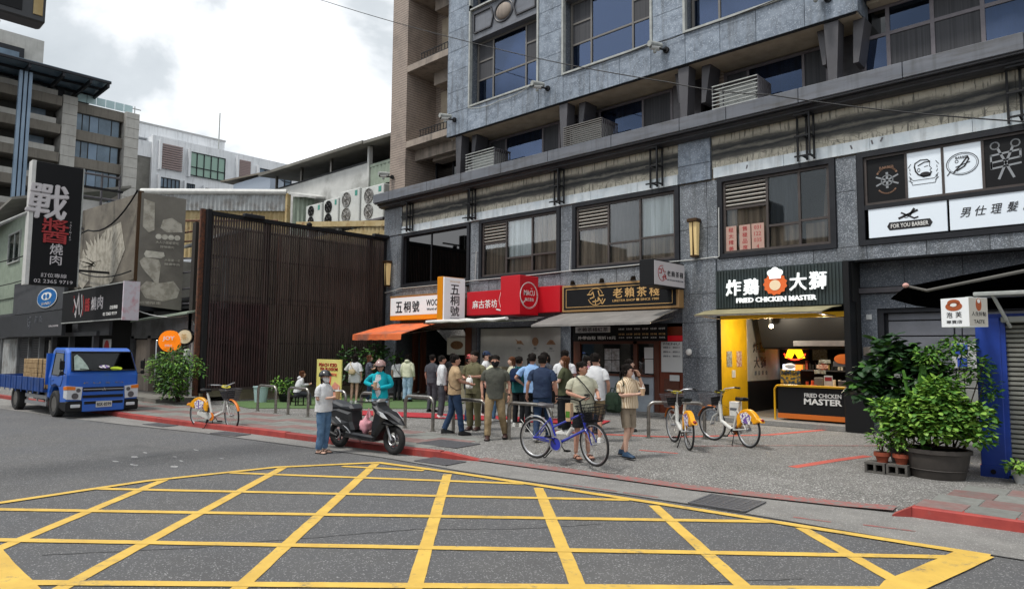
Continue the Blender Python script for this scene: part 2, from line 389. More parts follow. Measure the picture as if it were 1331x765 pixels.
# pavement top sheet with its dropped stretch in front of the shops
pz = lambda x: 0 if x <= -9.35 or x >= -2.2 else (-.105 if -8.75 <= x <= -2.45 else (-.105*(x+9.35)/.6 if x < -8.75 else -.105*(-2.2-x)/.25))
m = M(); px_ = sorted(set([p[0] for p in KALL]+[-9.2, -9.0, -8.75, -2.45, -2.28]))
rings = [[(x, along(KALL, x)+.1, -.13), (x, along(KALL, x)+.12, pz(x)), (x, along(KALL, x)+.75, pz(x)*.35), (x, along(KALL, x)+1.7, 0), (x, 2.6, 0)] for x in px_]
m.loft(rings, cap=False)
pave = stru(m, 'pavement', 'pebble')
def kerbrun(P, nm='kerb_stone'):
    for (ax, ay), (bx, by) in zip(P, P[1:]):
        ln = math.hypot(bx-ax, by-ay); n = max(1, int(ln/(1.1 if ax > -26 else 4)))
        for i in range(n):
            a = V((ax+(bx-ax)*i/n, ay+(by-ay)*i/n, 0)); b = V((ax+(bx-ax)*(i+1)/n, ay+(by-ay)*(i+1)/n, 0)); t = (b-a).normalized()*.004
            nn = V((-(b-a).y, (b-a).x, 0)).normalized(); a += t; b -= t
            j = random.uniform(-.006, .006)
            m = M(); m.loft([[p+nn*u+V((0, 0, z+j)) for u, z in ((0, -.13), (.012, -.01), (.035, .006), (.15, .006), (.15, -.13))] for p in (a, b)])
            m.build(nm, 'kerb_red', pave)
BASE[pave.name] = V((0, 0, 0))
kerbrun(KL); kerbrun(KQ)
m = M(); m.loft([[(-9.35,-8.88,-.12),(-9.33,-8.73,-.12),(-9.33,-8.73,.006),(-9.35,-8.88,.0)], [(-8.65,-8.58,-.12),(-8.6,-8.46,-.12),(-8.6,-8.46,-.098),(-8.65,-8.58,-.105)]]); m.build('kerb_stone', 'kerb_red', pave, label='sloping red kerb end')
m = M(); m.loft([[(-2.38,-7.85,-.12),(-2.38,-7.72,-.12),(-2.38,-7.72,-.09),(-2.38,-7.85,-.1)], [(-2.2,-7.74,-.12),(-2.2,-7.6,-.12),(-2.2,-7.6,.006),(-2.2,-7.74,0)]]); m.build('kerb_stone', 'kerb_red', pave, label='chipped red kerb end')
# worn red band on the dropped kerb
m = M(); bx = [(-8.7,-8.57),(-8,-8.51),(-7.4,-8.45),(-6.0,-8.30),(-4.8,-8.2),(-3.8,-7.98),(-2.95,-7.78),(-2.42,-7.64)]
m.loft([[(x, y-.02+.14*0, pz(x)*(.97)+.006), (x, y+.2, pz(x)*.80+.0075)] for x, y in bx], cap=False); stru(m, 'road_marking', 'paint_red_worn')
def strip(P, w, z, name, mt, closed=False, ww=None):
    P = [V((x, y)) for x, y in P]; n = len(P); m = M(); rings = []
    for i, p in enumerate(P):
        if closed: a, b = P[i-1], P[(i+1) % n]
        else: a, b = P[max(0, i-1)], P[min(n-1, i+1)]
        d1 = (p-a).normalized() if (p-a).length > 1e-6 else (b-p).normalized(); d2 = (b-p).normalized() if (b-p).length > 1e-6 else d1
        n1 = V((-d1.y, d1.x)); n2 = V((-d2.y, d2.x)); k = n1+n2; k = k/(k.length_squared/2)
        h = (ww[i] if ww else w)/2
        rings.append([(p.x+k.x*h, p.y+k.y*h, z), (p.x-k.x*h, p.y-k.y*h, z)])
    # wavy subdivision so the painted edges are not ruler-straight
    out = []
    for r0, r1 in zip(rings, rings[1:]+([rings[0]] if closed else [])):
        a0, b0, a1, b1 = V(r0[0]), V(r0[1]), V(r1[0]), V(r1[1]); k = max(1, int((a1-a0).length/.16))
        for i in range(k):
            t = i/k; j1, j2 = (random.uniform(-.0035, .0035), random.uniform(-.0035, .0035)) if i else (0, 0); q = (b0-a0).normalized()
            out.append([a0.lerp(a1, t)+q*j1, b0.lerp(b1, t)+q*j2])
    out.append([V(rings[0][0]), V(rings[0][1])] if closed else [V(rings[-1][0]), V(rings[-1][1])])
    m.loft(out, cap=False); return stru(m, name, mt)
AL = [((-10.62,-13.05),(-8.05,-15.52)),((-10.45,-11.25),(-6.3,-15.5)),((-9.7,-9.99),(-4.25,-15.6)),((-8.1,-9.8),(-2.4,-15.4)),((-6.42,-9.59),(-1.2,-14.7)),((-4.68,-9.39),(-1.35,-12.65)),((-2.95,-9.18),(-1.5,-10.6))]
for a, b in AL: strip([a, b], .135, -.1135, 'road_marking', 'paint_yellow')
BL = [((-9.83,-10.56),(-8.6,-9.86)),((-10.5,-12.12),(-6.75,-9.52)),((-10.6,-13.95),(-5.08,-9.35)),((-10.25,-15.3),(-3.3,-9.16)),((-8.6,-15.5),(-1.45,-9.22)),((-6.85,-15.55),(-1.5,-10.5)),((-5,-15.55),(-1.3,-12.1))]
for a, b in BL: strip([a, b], .12, -.1105, 'road_marking', 'paint_yellow')
strip([(-10.48,-15.4),(-10.43,-15.0),(-10.68,-13.3),(-10.48,-11.4),(-9.72,-9.93),(-8.23,-9.66),(-6.49,-9.46),(-4.72,-9.27),(-2.88,-9.12),(-1.25,-8.98)], .13, -.1075, 'road_marking', 'paint_yellow')
strip([(-1.36,-8.99),(-1.62,-10.5),(-1.2,-15.6)], .3, -.1045, 'road_marking', 'paint_yellow')
strip([(-10.6,-15.5),(-7.4,-15.62),(-1,-15.65)], .32, -.1015, 'road_marking', 'paint_yellow')
# asphalt crack and old joint lines
def crack(P, w=.018):
    Q = []
    for (ax, ay), (bx, by) in zip(P, P[1:]):
        n = max(2, int(math.hypot(bx-ax, by-ay)/.12))
        for i in range(n): t = i/n; Q.append((ax+(bx-ax)*t+random.uniform(-.02, .02), ay+(by-ay)*t+random.uniform(-.02, .02)))
    Q.append(P[-1]); return strip(Q, w, -.1165, 'road_crack', 'crack')
crack([(-7.6,-15.2),(-6.9,-14.2),(-6.4,-13.2),(-5.9,-12.2)]); crack([(-5.9,-12.2),(-5.2,-11.5),(-4.6,-10.6)], .012)
crack([(-3.1,-12.0),(-2.7,-11.4),(-2.3,-10.9)], .012)
# dark asphalt repair patches and an oily tyre track
mat('patch_asphalt', (.075, .076, .078), .85, col2=(.1, .1, .1), sc_=2, bump=.35, bsc=130, speck=(.3, .3, .3), ssc=110, samt=.08)
for P in ([(-14.8,-12.0),(-13.2,-11.7),(-12.9,-12.7),(-14.4,-13.1)],[(-4.9,-14.2),(-3.3,-14.0),(-3.2,-14.6),(-4.8,-14.9)]):
    m = M(); m.face(*[(x, y, -.1175) for x, y in P]); stru(m, 'road_patch', 'patch_asphalt')
strip([(x, y-.015) for x, y in GL[3:17]], .03, -.1135+.003, 'road_crack', 'crack')
for x, y, w, h in [(-13.2,-12.6,.22,.1),(-12.9,-13.0,.25,.07),(-12.2,-12.2,.2,.05),(-12.75,-12.1,.16,.05),(-13.6,-12.3,.2,.05),(-12.3,-12.9,.3,.09),(-12.0,-11.6,.2,.04),(-13.3,-11.5,.25,.04),(-11.7,-12.5,.22,.1)]:
    m = M(); m.face(*[(x+cos(a)*w*random.uniform(.35, .55), y+sin(a)*h*random.uniform(.4, .6), -.1165) for a in [i*pi/4 for i in range(8)]]); stru(m, 'road_marking', 'paint_white_worn')
# red lines painted on the pavement (from the bays)
for P, w in [([(-10.0,-4.9),(-9.1,-4.75),(-7.6,-3.95),(-6.3,-2.0),(-5.75,.1)], .17), ([(-4.28,-5.94),(-4.05,-4.75),(-3.8,-3.75)], .17), ([(-7.0,-6.1),(-6.3,-5.95)], .07), ([(-2.2,-3.4),(-1.6,-3.3)], .12)]:
    strip(P, w, .004, 'road_marking', 'paint_red_line')
strip([(-6.6,-4.9),(-5.2,-3.3),(-3.9,-2.0)], .09, .0045, 'road_marking', 'paint_red_worn')
for a, b in [((-5.4,-9.0),(-4.9,-8.93)), ((-3.2,-8.75),(-2.8,-8.68)), ((-2.5,-8.55),(-2.0,-8.45)), ((-6.4,-9.12),(-5.5,-9.0))]:
    strip([a, b], .05, -.1125, 'road_marking', 'paint_red_worn')
# paving slabs: banded red and grey on the left, chequered on the right
j = .012
for mt, sel in (('paver_red', 0), ('paver_grey', 1)):
    me = None
    for ix in range(34):
        for iy in range(5):
            x, y = -24.6+ix*.46, -9.9+iy*.46+.0
            yk = along(KALL, x+.23)+.17
            y = yk+iy*.46
            if y > -7.35 or x > -10.3: continue
            c = ((ix*2+iy*3) % 7 in (0, 3, 5))
            if c == (sel == 1): continue
            if me is None:
                m = M(); m.loft([[(-.23+j/2, -.23+j/2, 0), (.23-j/2, -.23+j/2, 0), (.23-j/2, .23-j/2, 0), (-.23+j/2, .23-j/2, 0)], [(-.222+j/2, -.222+j/2, .008), (.222-j/2, -.222+j/2, .008), (.222-j/2, .222-j/2, .008), (-.222+j/2, .222-j/2, .008)]])
                o = m.build('paver', mt, pave, world=False); me = o.data
            else: o = bpy.data.objects.new('paver', me); C.objects.link(o); o.parent = pave
            o.location = (x+.23, y+.23, random.uniform(0, .002)); o.rotation_euler = (0, 0, math.atan2(along(KALL, x+.7)-along(KALL, x), .7))
    me = None; R = rad(-8)
    for ix in range(14):
        for iy in range(4):
            if (ix+iy) % 2 != sel: continue
            x0, y0 = -2.05, -7.4
            x = x0+(ix*.5)*cos(R)-(iy*.5)*sin(R)-.12*iy*0+.0; y = y0+(ix*.5)*sin(R)*.0+(iy*.5)+ix*.5*.012
            if me is None:
                m = M(); h = .25-j/2; m.loft([[(-h, -h, 0), (h, -h, 0), (h, h, 0), (-h, h, 0)], [(-h+.006, -h+.006, .009), (h-.006, -h+.006, .009), (h-.006, h-.006, .009), (-h+.006, h-.006, .009)]])
                o = m.build('paver', mt, pave, world=False); me = o.data
            else: o = bpy.data.objects.new('paver', me); C.objects.link(o); o.parent = pave
            o.location = (x+.1, y, random.uniform(0, .002))
# iron grates let into gutter and pavement
def grate(c, w, d, rz, z, label, n=9, nx=5, group='iron drain grates'):
    t = thing('drain_grate', label, 'drain grate', (c[0], c[1], z), rz, group, local=True)
    m = M(); b = .03; m.box(-w/2, w/2, -d/2, -d/2+b, 0, .012); m.box(-w/2, w/2, d/2-b, d/2, 0, .012); m.box(-w/2, -w/2+b, -d/2, d/2, 0, .013); m.box(w/2-b, w/2, -d/2, d/2, 0, .013); m.build('frame', 'grate_iron', t, world=False)
    m = M(); m.face((-w/2, -d/2, .001), (w/2, -d/2, .001), (w/2, d/2, .001), (-w/2, d/2, .001)); m.build('drain_hole', 'black_metal', t, world=False)
    me = None
    for i in range(n):
        y = -d/2+b+(d-2*b)*(i+.5)/n
        if me is None: m = M(); m.box(-w/2+b, w/2-b, -(d/n)*.3, (d/n)*.3, .002, .010); o = m.build('bar', 'grate_iron', t, world=False); me = o.data
        else: o = bpy.data.objects.new('bar', me); C.objects.link(o); o.parent = t
        o.location = (0, y, 0)
    for i in range(1, nx): m = M(); x = -w/2+w*i/nx; m.box(x-.012, x+.012, -d/2+b, d/2-b, .002, .0115); m.build('bar', 'grate_iron', t, world=False)
grate((-4.08,-8.62), .74, .72, rad(4), -.108, 'dark slotted drain grate in the gutter before the kerb end by the plant pots', 8, 4)
grate((-9.08,-9.1), .75, .5, rad(6), -.112, 'drain grate in the gutter where the red kerb slopes down', 12, 9)
grate((-10.0,-8.1), 1.0, .72, rad(8), .004, 'drain grate on the pavement in front of the scooter wheel', 16, 12)
grate((-15.2,-9.98), .9, .4, rad(12), -.112, 'drain grate in the gutter ahead of the kerbside yellow bicycle', 8, 9)
grate((-18.1,-10.42), .9, .4, rad(10), -.112, 'drain grate in the gutter beside the rear wheel of the kerbside yellow bicycle', 8, 9)
# turf mat and red carpet before the shops
m = M(); m.face((-22.6,-6.9,.02),(-19.9,-7.25,.02),(-16.4,-3.4,.02),(-17.2,-1.0,.02),(-23,-1.4,.02)); m.loft([[(x, y, z) for x, y in ((-22.6,-6.9),(-19.9,-7.25),(-16.4,-3.4),(-17.2,-1.0),(-23,-1.4))] for z in (.002, .018)])
tag(m.build('turf_mat', 'turf'), 'green artificial turf laid on the pavement before the slatted wall', 'turf mat')
m = M(); m.loft([[(x, y, z) for x, y in ((-17.0,-5.35),(-15.9,-6.1),(-9.9,-3.3),(-10.3,-2.3))] for z in (.022, .034)])
tag(m.build('red_carpet', 'carpet_red'), 'red carpet runner lying before the tea shops', 'carpet')

# ------------------------------------------------------------------ main building
bld = thing('commercial_building', 'grey granite clad commercial building with blue tiled tower above shops', 'building', (-12, 0, 0))
def wall(rects, y0, y1, mt, name='wall', par=bld):
    for x0, x1, z0, z1 in rects: M().box(x0, x1, y0, y1, z0, z1).build(name, mt, par)
wall([(-23.3,-22.38,0,3.95),(-9.5,-8.45,0,3.95),(-13.85,-13.44,0,2.6),(-18.25,-17.66,0,2.6),(-22.38,-9.5,2.6,3.95),(-23.3,6,3.95,4.28),
      (-23.3,-22.1,4.28,6.44),(-18.1,-17.6,4.28,6.44),(-13.85,-13.34,4.28,6.44),(-9.56,-8.4,4.28,6.44),(-5.4,-4.9,4.28,6.44),(-1.55,6,4.28,6.44)], .03, .34, 'granite_dark')
wall([(-23.3,6,6.44,8.2)], .03, .34, 'back_wall')
wall([(-23.3,-22.9,0,8.1)], .34, 9, 'granite_dark')
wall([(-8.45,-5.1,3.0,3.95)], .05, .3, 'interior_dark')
def panel(x0, x1, z0, z1, y=-.0, mt='granite', d=.03, nm='granite_panel', g=.006, par=bld):
    M().bbx(x0+g, x1-g, y, y+d, z0+g, z1-g, .004).build(nm, mt, par)
def panels(xs, zs, y=0, **k):
    for a, b in zip(xs, xs[1:]):
        for c, d in zip(zs, zs[1:]): panel(a, b, c, d, y, **k)
def spl(a, b, n): return [a+(b-a)*i/n for i in range(n+1)]
wall([(-23.3,6.2,0,22)], 9, 9.2, 'interior_dark', 'rear_wall'); wall([(6.0,6.2,0,22)], .3, 9, 'interior_dark', 'end_wall'); wall([(-23.3,6.2,21.9,22.1)], .5, 9.2, 'interior_dark', 'roof')
wall([(-23.3,6,4.0,4.2),(-23.3,6,6.6,6.8)], .34, 9, 'interior_dark', 'floor_slab')
panels([-23.3,-22.4], [0,1.1,2.2,3.3,4.28,5.3,6.44,7.6], 0)
panels(spl(-22.4,-18.2,4), [3.86,4.25]); panels(spl(-18.2,-9.5,8), [3.86,4.28]); panels([-22.4,-22.1], [4.25,6.44])
panels([-18.06,-17.62], [4.28,5.3,6.44]); panels([-13.83,-13.36], [4.28,5.3,6.44])
panels([-9.54,-8.72,-8.42], [4.28,5.16,6.44]); panels([-9.5,-8.48], [0,.75,1.65,2.59,3.37,4.28], -.02, d=.05)
panels([-5.38,-4.92], [4.28,5.6,6.44]); panels([-8.45,-7.1,-5.95,-4.75,-3.55,-2.4,-1.2,0,1.2,2.4,3.6,4.8,6], [3.95,4.28], 0)
panels([-1.5,-.4,.8,2,3.2,4.4,5.6], [4.28,5.3,6.44])
panels([-9.55,-8.57], [6.46,6.95,7.7], -.07, d=.1, mt='blue_tile'); panels([-23.3,-22.12], [6.46,7.62], -.03, d=.06)
# weathered board band and white flashing under the ledge
def stainmat():
    m = mat('stain_board', 'c4bfb0', .9, spec=.08, col2='b0ab9c', sc_=3, bump=.3, bsc=40); t = m.node_tree; nd = t.nodes; lk = t.links; p = nd['Principled BSDF']
    src = p.inputs['Base Color'].links[0].from_socket
    g = nd.new('ShaderNodeNewGeometry'); sx = nd.new('ShaderNodeSeparateXYZ'); lk.new(g.outputs['Position'], sx.inputs[0])
    mp = nd.new('ShaderNodeMapping'); mp.inputs['Scale'].default_value = (.55, 1, 2.2); lk.new(g.outputs['Position'], mp.inputs[0])
    n = nd.new('ShaderNodeTexNoise'); n.inputs['Scale'].default_value = 1.6; n.inputs['Detail'].default_value = 8; n.inputs['Roughness'].default_value = .7; lk.new(mp.outputs[0], n.inputs[0])
    a = nd.new('ShaderNodeMath'); a.operation = 'MULTIPLY_ADD'; lk.new(n.outputs[0], a.inputs[0]); a.inputs[1].default_value = .34; lk.new(sx.outputs[2], a.inputs[2])
    r = nd.new('ShaderNodeValToRGB'); e = r.color_ramp.elements; r.color_ramp.interpolation = 'LINEAR'
    mr = nd.new('ShaderNodeMapRange'); mr.inputs[1].default_value = 6.90; mr.inputs[2].default_value = 7.82; lk.new(a.outputs[0], mr.inputs[0]); lk.new(mr.outputs[0], r.inputs[0])
    e[0].position = .20; e[0].color = (0, 0, 0, 1); e[1].position = .80; e[1].color = (0, 0, 0, 1)
    for pos, v in ((.30, .85), (.42, 1), (.50, .7), (.56, 1), (.68, .85)): q = e.new(pos); q.color = (v, v, v, 1)
    # drip cracks
    mp2 = nd.new('ShaderNodeMapping'); mp2.inputs['Scale'].default_value = (14, 1, 1.6); lk.new(g.outputs['Position'], mp2.inputs[0])
    v2 = nd.new('ShaderNodeTexNoise'); v2.inputs['Scale'].default_value = 1; v2.inputs['Detail'].default_value = 5; lk.new(mp2.outputs[0], v2.inputs[0])
    r2 = nd.new('ShaderNodeMapRange'); r2.inputs[1].default_value = .53; r2.inputs[2].default_value = .6; lk.new(v2.outputs[0], r2.inputs[0])
    mxx = nd.new('ShaderNodeMath'); mxx.operation = 'MULTIPLY'; lk.new(r2.outputs[0], mxx.inputs[0]); mxx.inputs[1].default_value = .7
    mm = nd.new('ShaderNodeMath'); mm.operation = 'MAXIMUM'; lk.new(r.outputs[0], mm.inputs[0]); lk.new(mxx.outputs[0], mm.inputs[1])
    vo = nd.new('ShaderNodeTexVoronoi'); vo.feature = 'DISTANCE_TO_EDGE'; vo.inputs['Scale'].default_value = 6.5; lk.new(g.outputs['Position'], vo.inputs[0])
    vr = nd.new('ShaderNodeMapRange'); vr.inputs[1].default_value = .035; vr.inputs[2].default_value = .0; vr.inputs[4].default_value = .75; lk.new(vo.outputs['Distance'], vr.inputs[0])
    vz = nd.new('ShaderNodeMapRange'); vz.inputs[1].default_value = 7.3; vz.inputs[2].default_value = 7.05; lk.new(sx.outputs[2], vz.inputs[0])
    vm = nd.new('ShaderNodeMath'); vm.operation = 'MULTIPLY'; lk.new(vr.outputs[0], vm.inputs[0]); lk.new(vz.outputs[0], vm.inputs[1])
    m3 = nd.new('ShaderNodeMath'); m3.operation = 'MAXIMUM'; lk.new(mm.outputs[0], m3.inputs[0]); lk.new(vm.outputs[0], m3.inputs[1]); mm = m3
    x = nd.new('ShaderNodeMix'); x.data_type = 'RGBA'; lk.new(mm.outputs[0], x.inputs[0]); lk.new(src, x.inputs[6]); x.inputs[7].default_value = hx('3a3c3e')+(1,)
    lk.new(x.outputs[2], p.inputs['Base Color'])
stainmat()
for a, b in ((-22.1,-18.0),(-18.0,-13.6),(-13.6,-9.57),(-8.55,-6.0),(-6.0,-1.83),(-1.83,2),(2,6)):
    M().box(a+.004, b-.004, -.012, .03, 6.74, 7.66).build('weathered_board', 'stain_board', bld)
for a, b in zip([-22.1,-20.2,-18.3,-16.4,-14.5,-12.6,-10.9], [-20.2,-18.3,-16.4,-14.5,-12.6,-10.9,-9.57]): M().bbx(a+.003, b-.003, -.05, .02, 6.47, 6.76, .006).build('white_flashing', 'strip_white', bld)
for a, b in zip([-8.5,-6.6,-4.6,-2.6,-.5,2], [-6.6,-4.6,-2.6,-.5,2,6]): M().bbx(a+.003, b-.003, -.05, .02, 6.47, 6.76, .006).build('white_flashing', 'strip_white', bld)
for x, z in ((-7.55,6.62),(-5.0,6.63),(-4.55,6.66),(-4.35,6.68)):
    M().ob((x, -.053, z), (.035, .006, .1), Matrix.Rotation(random.uniform(-.6, .6), 3, 'Y')).build('paint_patch', 'grey_frame', bld)
# ledge and moulding
lx = [-23.35,-22.3,-19.9,-18.0,-16.0,-13.9,-11.45,-9.2,-7.85,-6.0,-3.75,-1.6,.4,2.4,4.4,6.4]
for a, b in zip(lx, lx[1:]): M().bbx(a+.006, b-.006, -.6, .62, 7.8, 8.16, .012).build('ledge_panel', 'ledge_stone', bld)
M().loft([[(x, y, z) for y, z in ((-.42,7.8),(-.42,7.73),(-.34,7.70),(-.34,7.66),(-.2,7.62),(.1,7.62),(.1,7.8))] for x in (-23.3, 6.4)]).build('moulding', 'molding', bld)
M().box(-23.3, 6.4, -.555, -.47, 7.755, 7.8).build('moulding', 'molding', bld)
# third floor recess
wall([(-23.3,6,8.1,12)], 2.4, 2.6, 'interior_wall', 'back_wall')
wall([(-19.1,-4.72,9.74,9.8)], -.2, 2.4, 'soffit', 'soffit')
for a, b in ((-18.9,-18.1),(-14.5,-13.9),(-10.2,-9.3),(-8.95,-8.6),(-5.75,-4.95)): M().box(a, b, .85, 1.1, 8.16, 9.74).build('recess_pier', 'beige_tile' if a == -8.95 else 'grey_frame', bld)
def window(x0, x1, z0, z1, y, cols, rows=None, fr='brown_frame', gl='glass', fw_=.07, d=.1, par=bld, cur=None, curz=None, trim=None, back='interior_wall', bd=1.2):
    """cols = list of inner x divisions, rows = per column list of inner z divisions"""
    w = M(); w.box(x0, x0+fw_, y, y+d, z0, z1); w.box(x1-fw_, x1, y, y+d, z0, z1); w.box(x0+fw_, x1-fw_, y, y+d, z0, z0+fw_); w.box(x0+fw_, x1-fw_, y, y+d, z1-fw_, z1)
    f = w.build('window', fr, par); X = [x0+fw_]+list(cols)+[x1-fw_]; s = fw_*.42
    for c in cols: M().box(c-s, c+s, y+.012, y+d-.01, z0+fw_, z1-fw_).build('mullion', fr, f)
    for i, (a, b) in enumerate(zip(X, X[1:])):
        a2 = a+(s if i else 0); b2 = b-(s if i < len(X)-2 else 0)
        Z = [z0+fw_]+list((rows or [[]]*len(X))[i])+[z1-fw_]
        for k, (c, e) in enumerate(zip(Z, Z[1:])):
            c2 = c+(s if k else 0); e2 = e-(s if k < len(Z)-2 else 0)
            if k: M().box(a2, b2, y+.018, y+d-.014, c-s, c+s).build('rail', fr, f)
            g = gl[i][k] if isinstance(gl, (list, tuple)) else gl
            if g is None: continue
            if g == 'louvre':
                n = 6
                for q in range(n):
                    zz = c2+(e2-c2)*(q+.5)/n; M().ob(((a2+b2)/2, y+.05, zz), (b2-a2, .06, .028), Matrix.Rotation(rad(-30), 3, 'X')).build('louvre_slat', 'louvre_pale', f)
                M().box(a2, b2, y+.16, y+.17, c2, e2).build('louvre_backing', 'interior_dark', f); continue
            if g.startswith('sign:'): M().box(a2, b2, y+.03, y+.045, c2, e2).build('pane', g[5:], f); continue
            M().box(a2, b2, y+.045, y+.055, c2, e2).build('pane', g, f)
            cc = cur[i][k] if cur else None
            if cc: 
                nn = max(4, int((b2-a2)/.07)); mm = M()
                mm.loft([[(a2+(b2-a2)*q/nn, y+.14+.022*(q % 2), c2-.03), (a2+(b2-a2)*q/nn, y+.14+.022*((q+1) % 2 if q % 5 == 0 else q % 2), e2+.02)] for q in range(nn+1)], cap=False)
                mm.build('curtain', cc, f)
    if back: M().box(x0, x1, y+bd, y+bd+.03, z0-.05, z1+.05).build('room_wall', back, f)
    return f
CW, CB, CG, SM = 'curtain_white', 'curtain_brown', 'curtain_grey', 'screen_mesh'
mat('notice', 'b39386', .7); mat('sign_red', 'a32a2c', .5); mat('sign_black', '17181c', .5); mat('ink', '1b1b1f', .6); mat('ink_grey', '55585e', .6)
# second floor window surrounds (dark) and windows
for x0, x1 in ((-22.1,-18.1),(-17.6,-13.85),(-13.34,-9.56),(-8.4,-5.4),(-4.9,-1.55)):
    w = M(); e_ = .13; w.box(x0, x1, -.04, .06, 6.34, 6.455); w.box(x0, x1, -.04, .06, 4.28, 4.4); w.box(x0, x0+e_, -.04, .06, 4.4, 6.34); w.box(x1-e_, x1, -.04, .06, 4.4, 6.34); w.build('window_surround', 'dark_frame', bld)
window(-21.97,-18.23,4.4,6.34,.05,[-20.35],None,'dark_frame','glass_dark',.05,back='interior_dark',bd=.5)
window(-17.47,-13.98,4.4,6.34,.03,[-16.3,-15.1],[[5.57],[4.98],[5.0]],'brown_frame',[['glass','louvre'],['glass','glass'],['glass','glass']],cur=[[CB,None],[CB,CW],[CB,CB]])
window(-13.21,-9.69,4.4,6.34,.03,[-12.0,-10.87],[[5.6],[5.05],[5.1]],'brown_frame',[['glass','louvre'],['glass','glass'],['glass','glass']],cur=[[CB,None],[CB,SM],[CB,CW]])
f3 = window(-8.27,-5.53,4.4,6.34,.03,[-7.08,-6.27],[[5.6],[5.02],[5.06]],'brown_frame',[['glass','louvre'],['glass','glass'],['glass','glass']],cur=[[CB,None],[CB,SM],[None,None]])
mm = M(); mm.loft([[(-5.75+.07*q, .2+.03*(q % 2), 5.1), (-5.66+.05*q, .2+.03*(q % 2), 6.3)] for q in range(3)], cap=False); mm.build('curtain', CB, f3)
M().box(-6.2, -5.7, .25, .27, 4.45, 5.0).build('curtain', CB, f3)
for x, s in ((-8.06, '租太精美'), (-7.68, '售極品席')):
    bo = M().box(x-.15, x+.15, .036, .04, 4.43, 5.12).build('paper_notice', 'notice', f3)
    for i, c in enumerate(s): txt(c, bo, (x, .034, 5.02-.165*i), .12, 'sign_red', w=.13, bold=.02, d=.003)
bo = M().box(-7.5,-7.17,.036,.04,4.43,5.12).build('paper_notice', 'notice', f3)
for i, c in enumerate(('031', '122', '035', '4')): txt(c, bo, (-7.34, .034, 5.02-.165*i), .1, 'sign_red', d=.003)
mat('panel_white', 'd3dce4', .35, emit=.12); mat('panel_dark', '0e0f12', .6, spec=.25)
# barber's window with sign panes
f4 = window(-4.77,-1.68,5.2,6.34,.02,[-3.9,-3.19,-2.46],None,'brown_frame',[['sign:panel_dark'],['sign:panel_white'],['sign:panel_white'],['sign:panel_dark']],fw_=.06,back=None)
for x0, x1 in ((-4.69,-3.14),(-3.09,-1.68)): M().box(x0, x1, -.01, .05, 4.44, 5.1).build('sign_panel', 'panel_white', bld)
M().box(-4.77,-1.6,-.03,.1,5.1,5.2).build('sill', 'dark_frame', bld)
window(-1.3,1.4,5.2,6.34,.02,[-.4,.5],None,'brown_frame',[['sign:panel_dark']]*3,fw_=.06,back=None)
# artwork on the barber's panes
def art(polys, par, y, mt, name='emblem'):
    m = M()
    for P in polys: m.prism([(p[0], p[1]) for p in P], (0, y, 0), (1, 0, 0), (0, 0, 1), (0, .004, 0))
    return m.build(name, mt, par)
def stroke(P, w):
    o = []
    for (ax, ay), (bx, by) in zip(P, P[1:]):
        d = V((bx-ax, by-ay)); 
        if d.length < 1e-6: continue
        d.normalize(); n = V((-d.y, d.x))*w/2; e = d*w*.3
        o.append([(ax+n.x-e.x, ay+n.y-e.y), (ax-n.x-e.x, ay-n.y-e.y), (bx-n.x+e.x, by-n.y+e.y), (bx+n.x+e.x, by+n.y+e.y)])
    return o
def ringp(cx, cz, rx, rz, w, a0=0, a1=360, n=28): return stroke([(cx+rx*cos(rad(a0+(a1-a0)*i/n)), cz+rz*sin(rad(a0+(a1-a0)*i/n))) for i in range(n+1)], w)
def ellp(cx, cz, rx, rz, n=20, ph=0, jag=0): return [[(cx+rx*(1+(jag if i % 2 else 0))*cos(ph+2*pi*i/n), cz+rz*(1+(jag if i % 2 else 0))*sin(ph+2*pi*i/n)) for i in range(n)]]
# bearded man line portrait (plain generic profile)
P = []
cx, cz = -3.56, 5.82
P += stroke([(cx-.17,cz+.12),(cx-.16,cz+.2),(cx-.05,cz+.26),(cx+.08,cz+.25),(cx+.13,cz+.2),(cx+.02,cz+.2),(cx-.1,cz+.14)], .022)
P += stroke([(cx-.17,cz+.12),(cx-.15,cz+.02),(cx-.1,cz-.06),(cx,cz-.12),(cx+.12,cz-.11),(cx+.15,cz-.03)], .03)
P += stroke([(cx+.13,cz+.2),(cx+.12,cz+.1),(cx+.16,cz+.04),(cx+.13,cz+.02),(cx+.14,cz-.03)], .012)
P += ellp(cx+.03, cz-.07, .1, .055); P += stroke([(cx+.02,cz+.1),(cx+.09,cz+.11)], .012); P += ringp(cx-.09, cz+.04, .025, .04, .01, n=8)
for s in (-1, 1):
    for k in range(5): P += stroke([(cx+s*(.22+.015*k),cz-.22+.09*k),(cx+s*(.29-.01*k),cz-.17+.09*k)], .012)
P += stroke([(cx-.27,cz-.12),(cx-.2,cz-.18),(cx+.2,cz-.18),(cx+.27,cz-.12),(cx+.22,cz-.28),(cx-.22,cz-.28),(cx-.27,cz-.12)], .01) + stroke([(cx-.3,cz+.12),(cx-.24,cz+.2)], .01)+stroke([(cx+.3,cz+.12),(cx+.24,cz+.2)], .01)
art(P, f4, .043, 'ink')
cx, cz = -2.83, 5.86
P = ringp(cx, cz, .29, .24, .014)+ringp(cx, cz, .26, .21, .006)+stroke([(cx-.16,cz-.17),(cx-.02,cz-.02),(cx+.1,cz+.14),(cx+.12,cz+.08),(cx+.04,cz-.06),(cx-.1,cz-.14)], .03)
P += stroke([(cx-.12,cz-.06),(cx+.14,cz+.02)], .018)+ringp(cx-.1, cz+.06, .03, .03, .01, n=8)+stroke([(cx-.28,cz-.22),(cx-.22,cz-.14)], .02)
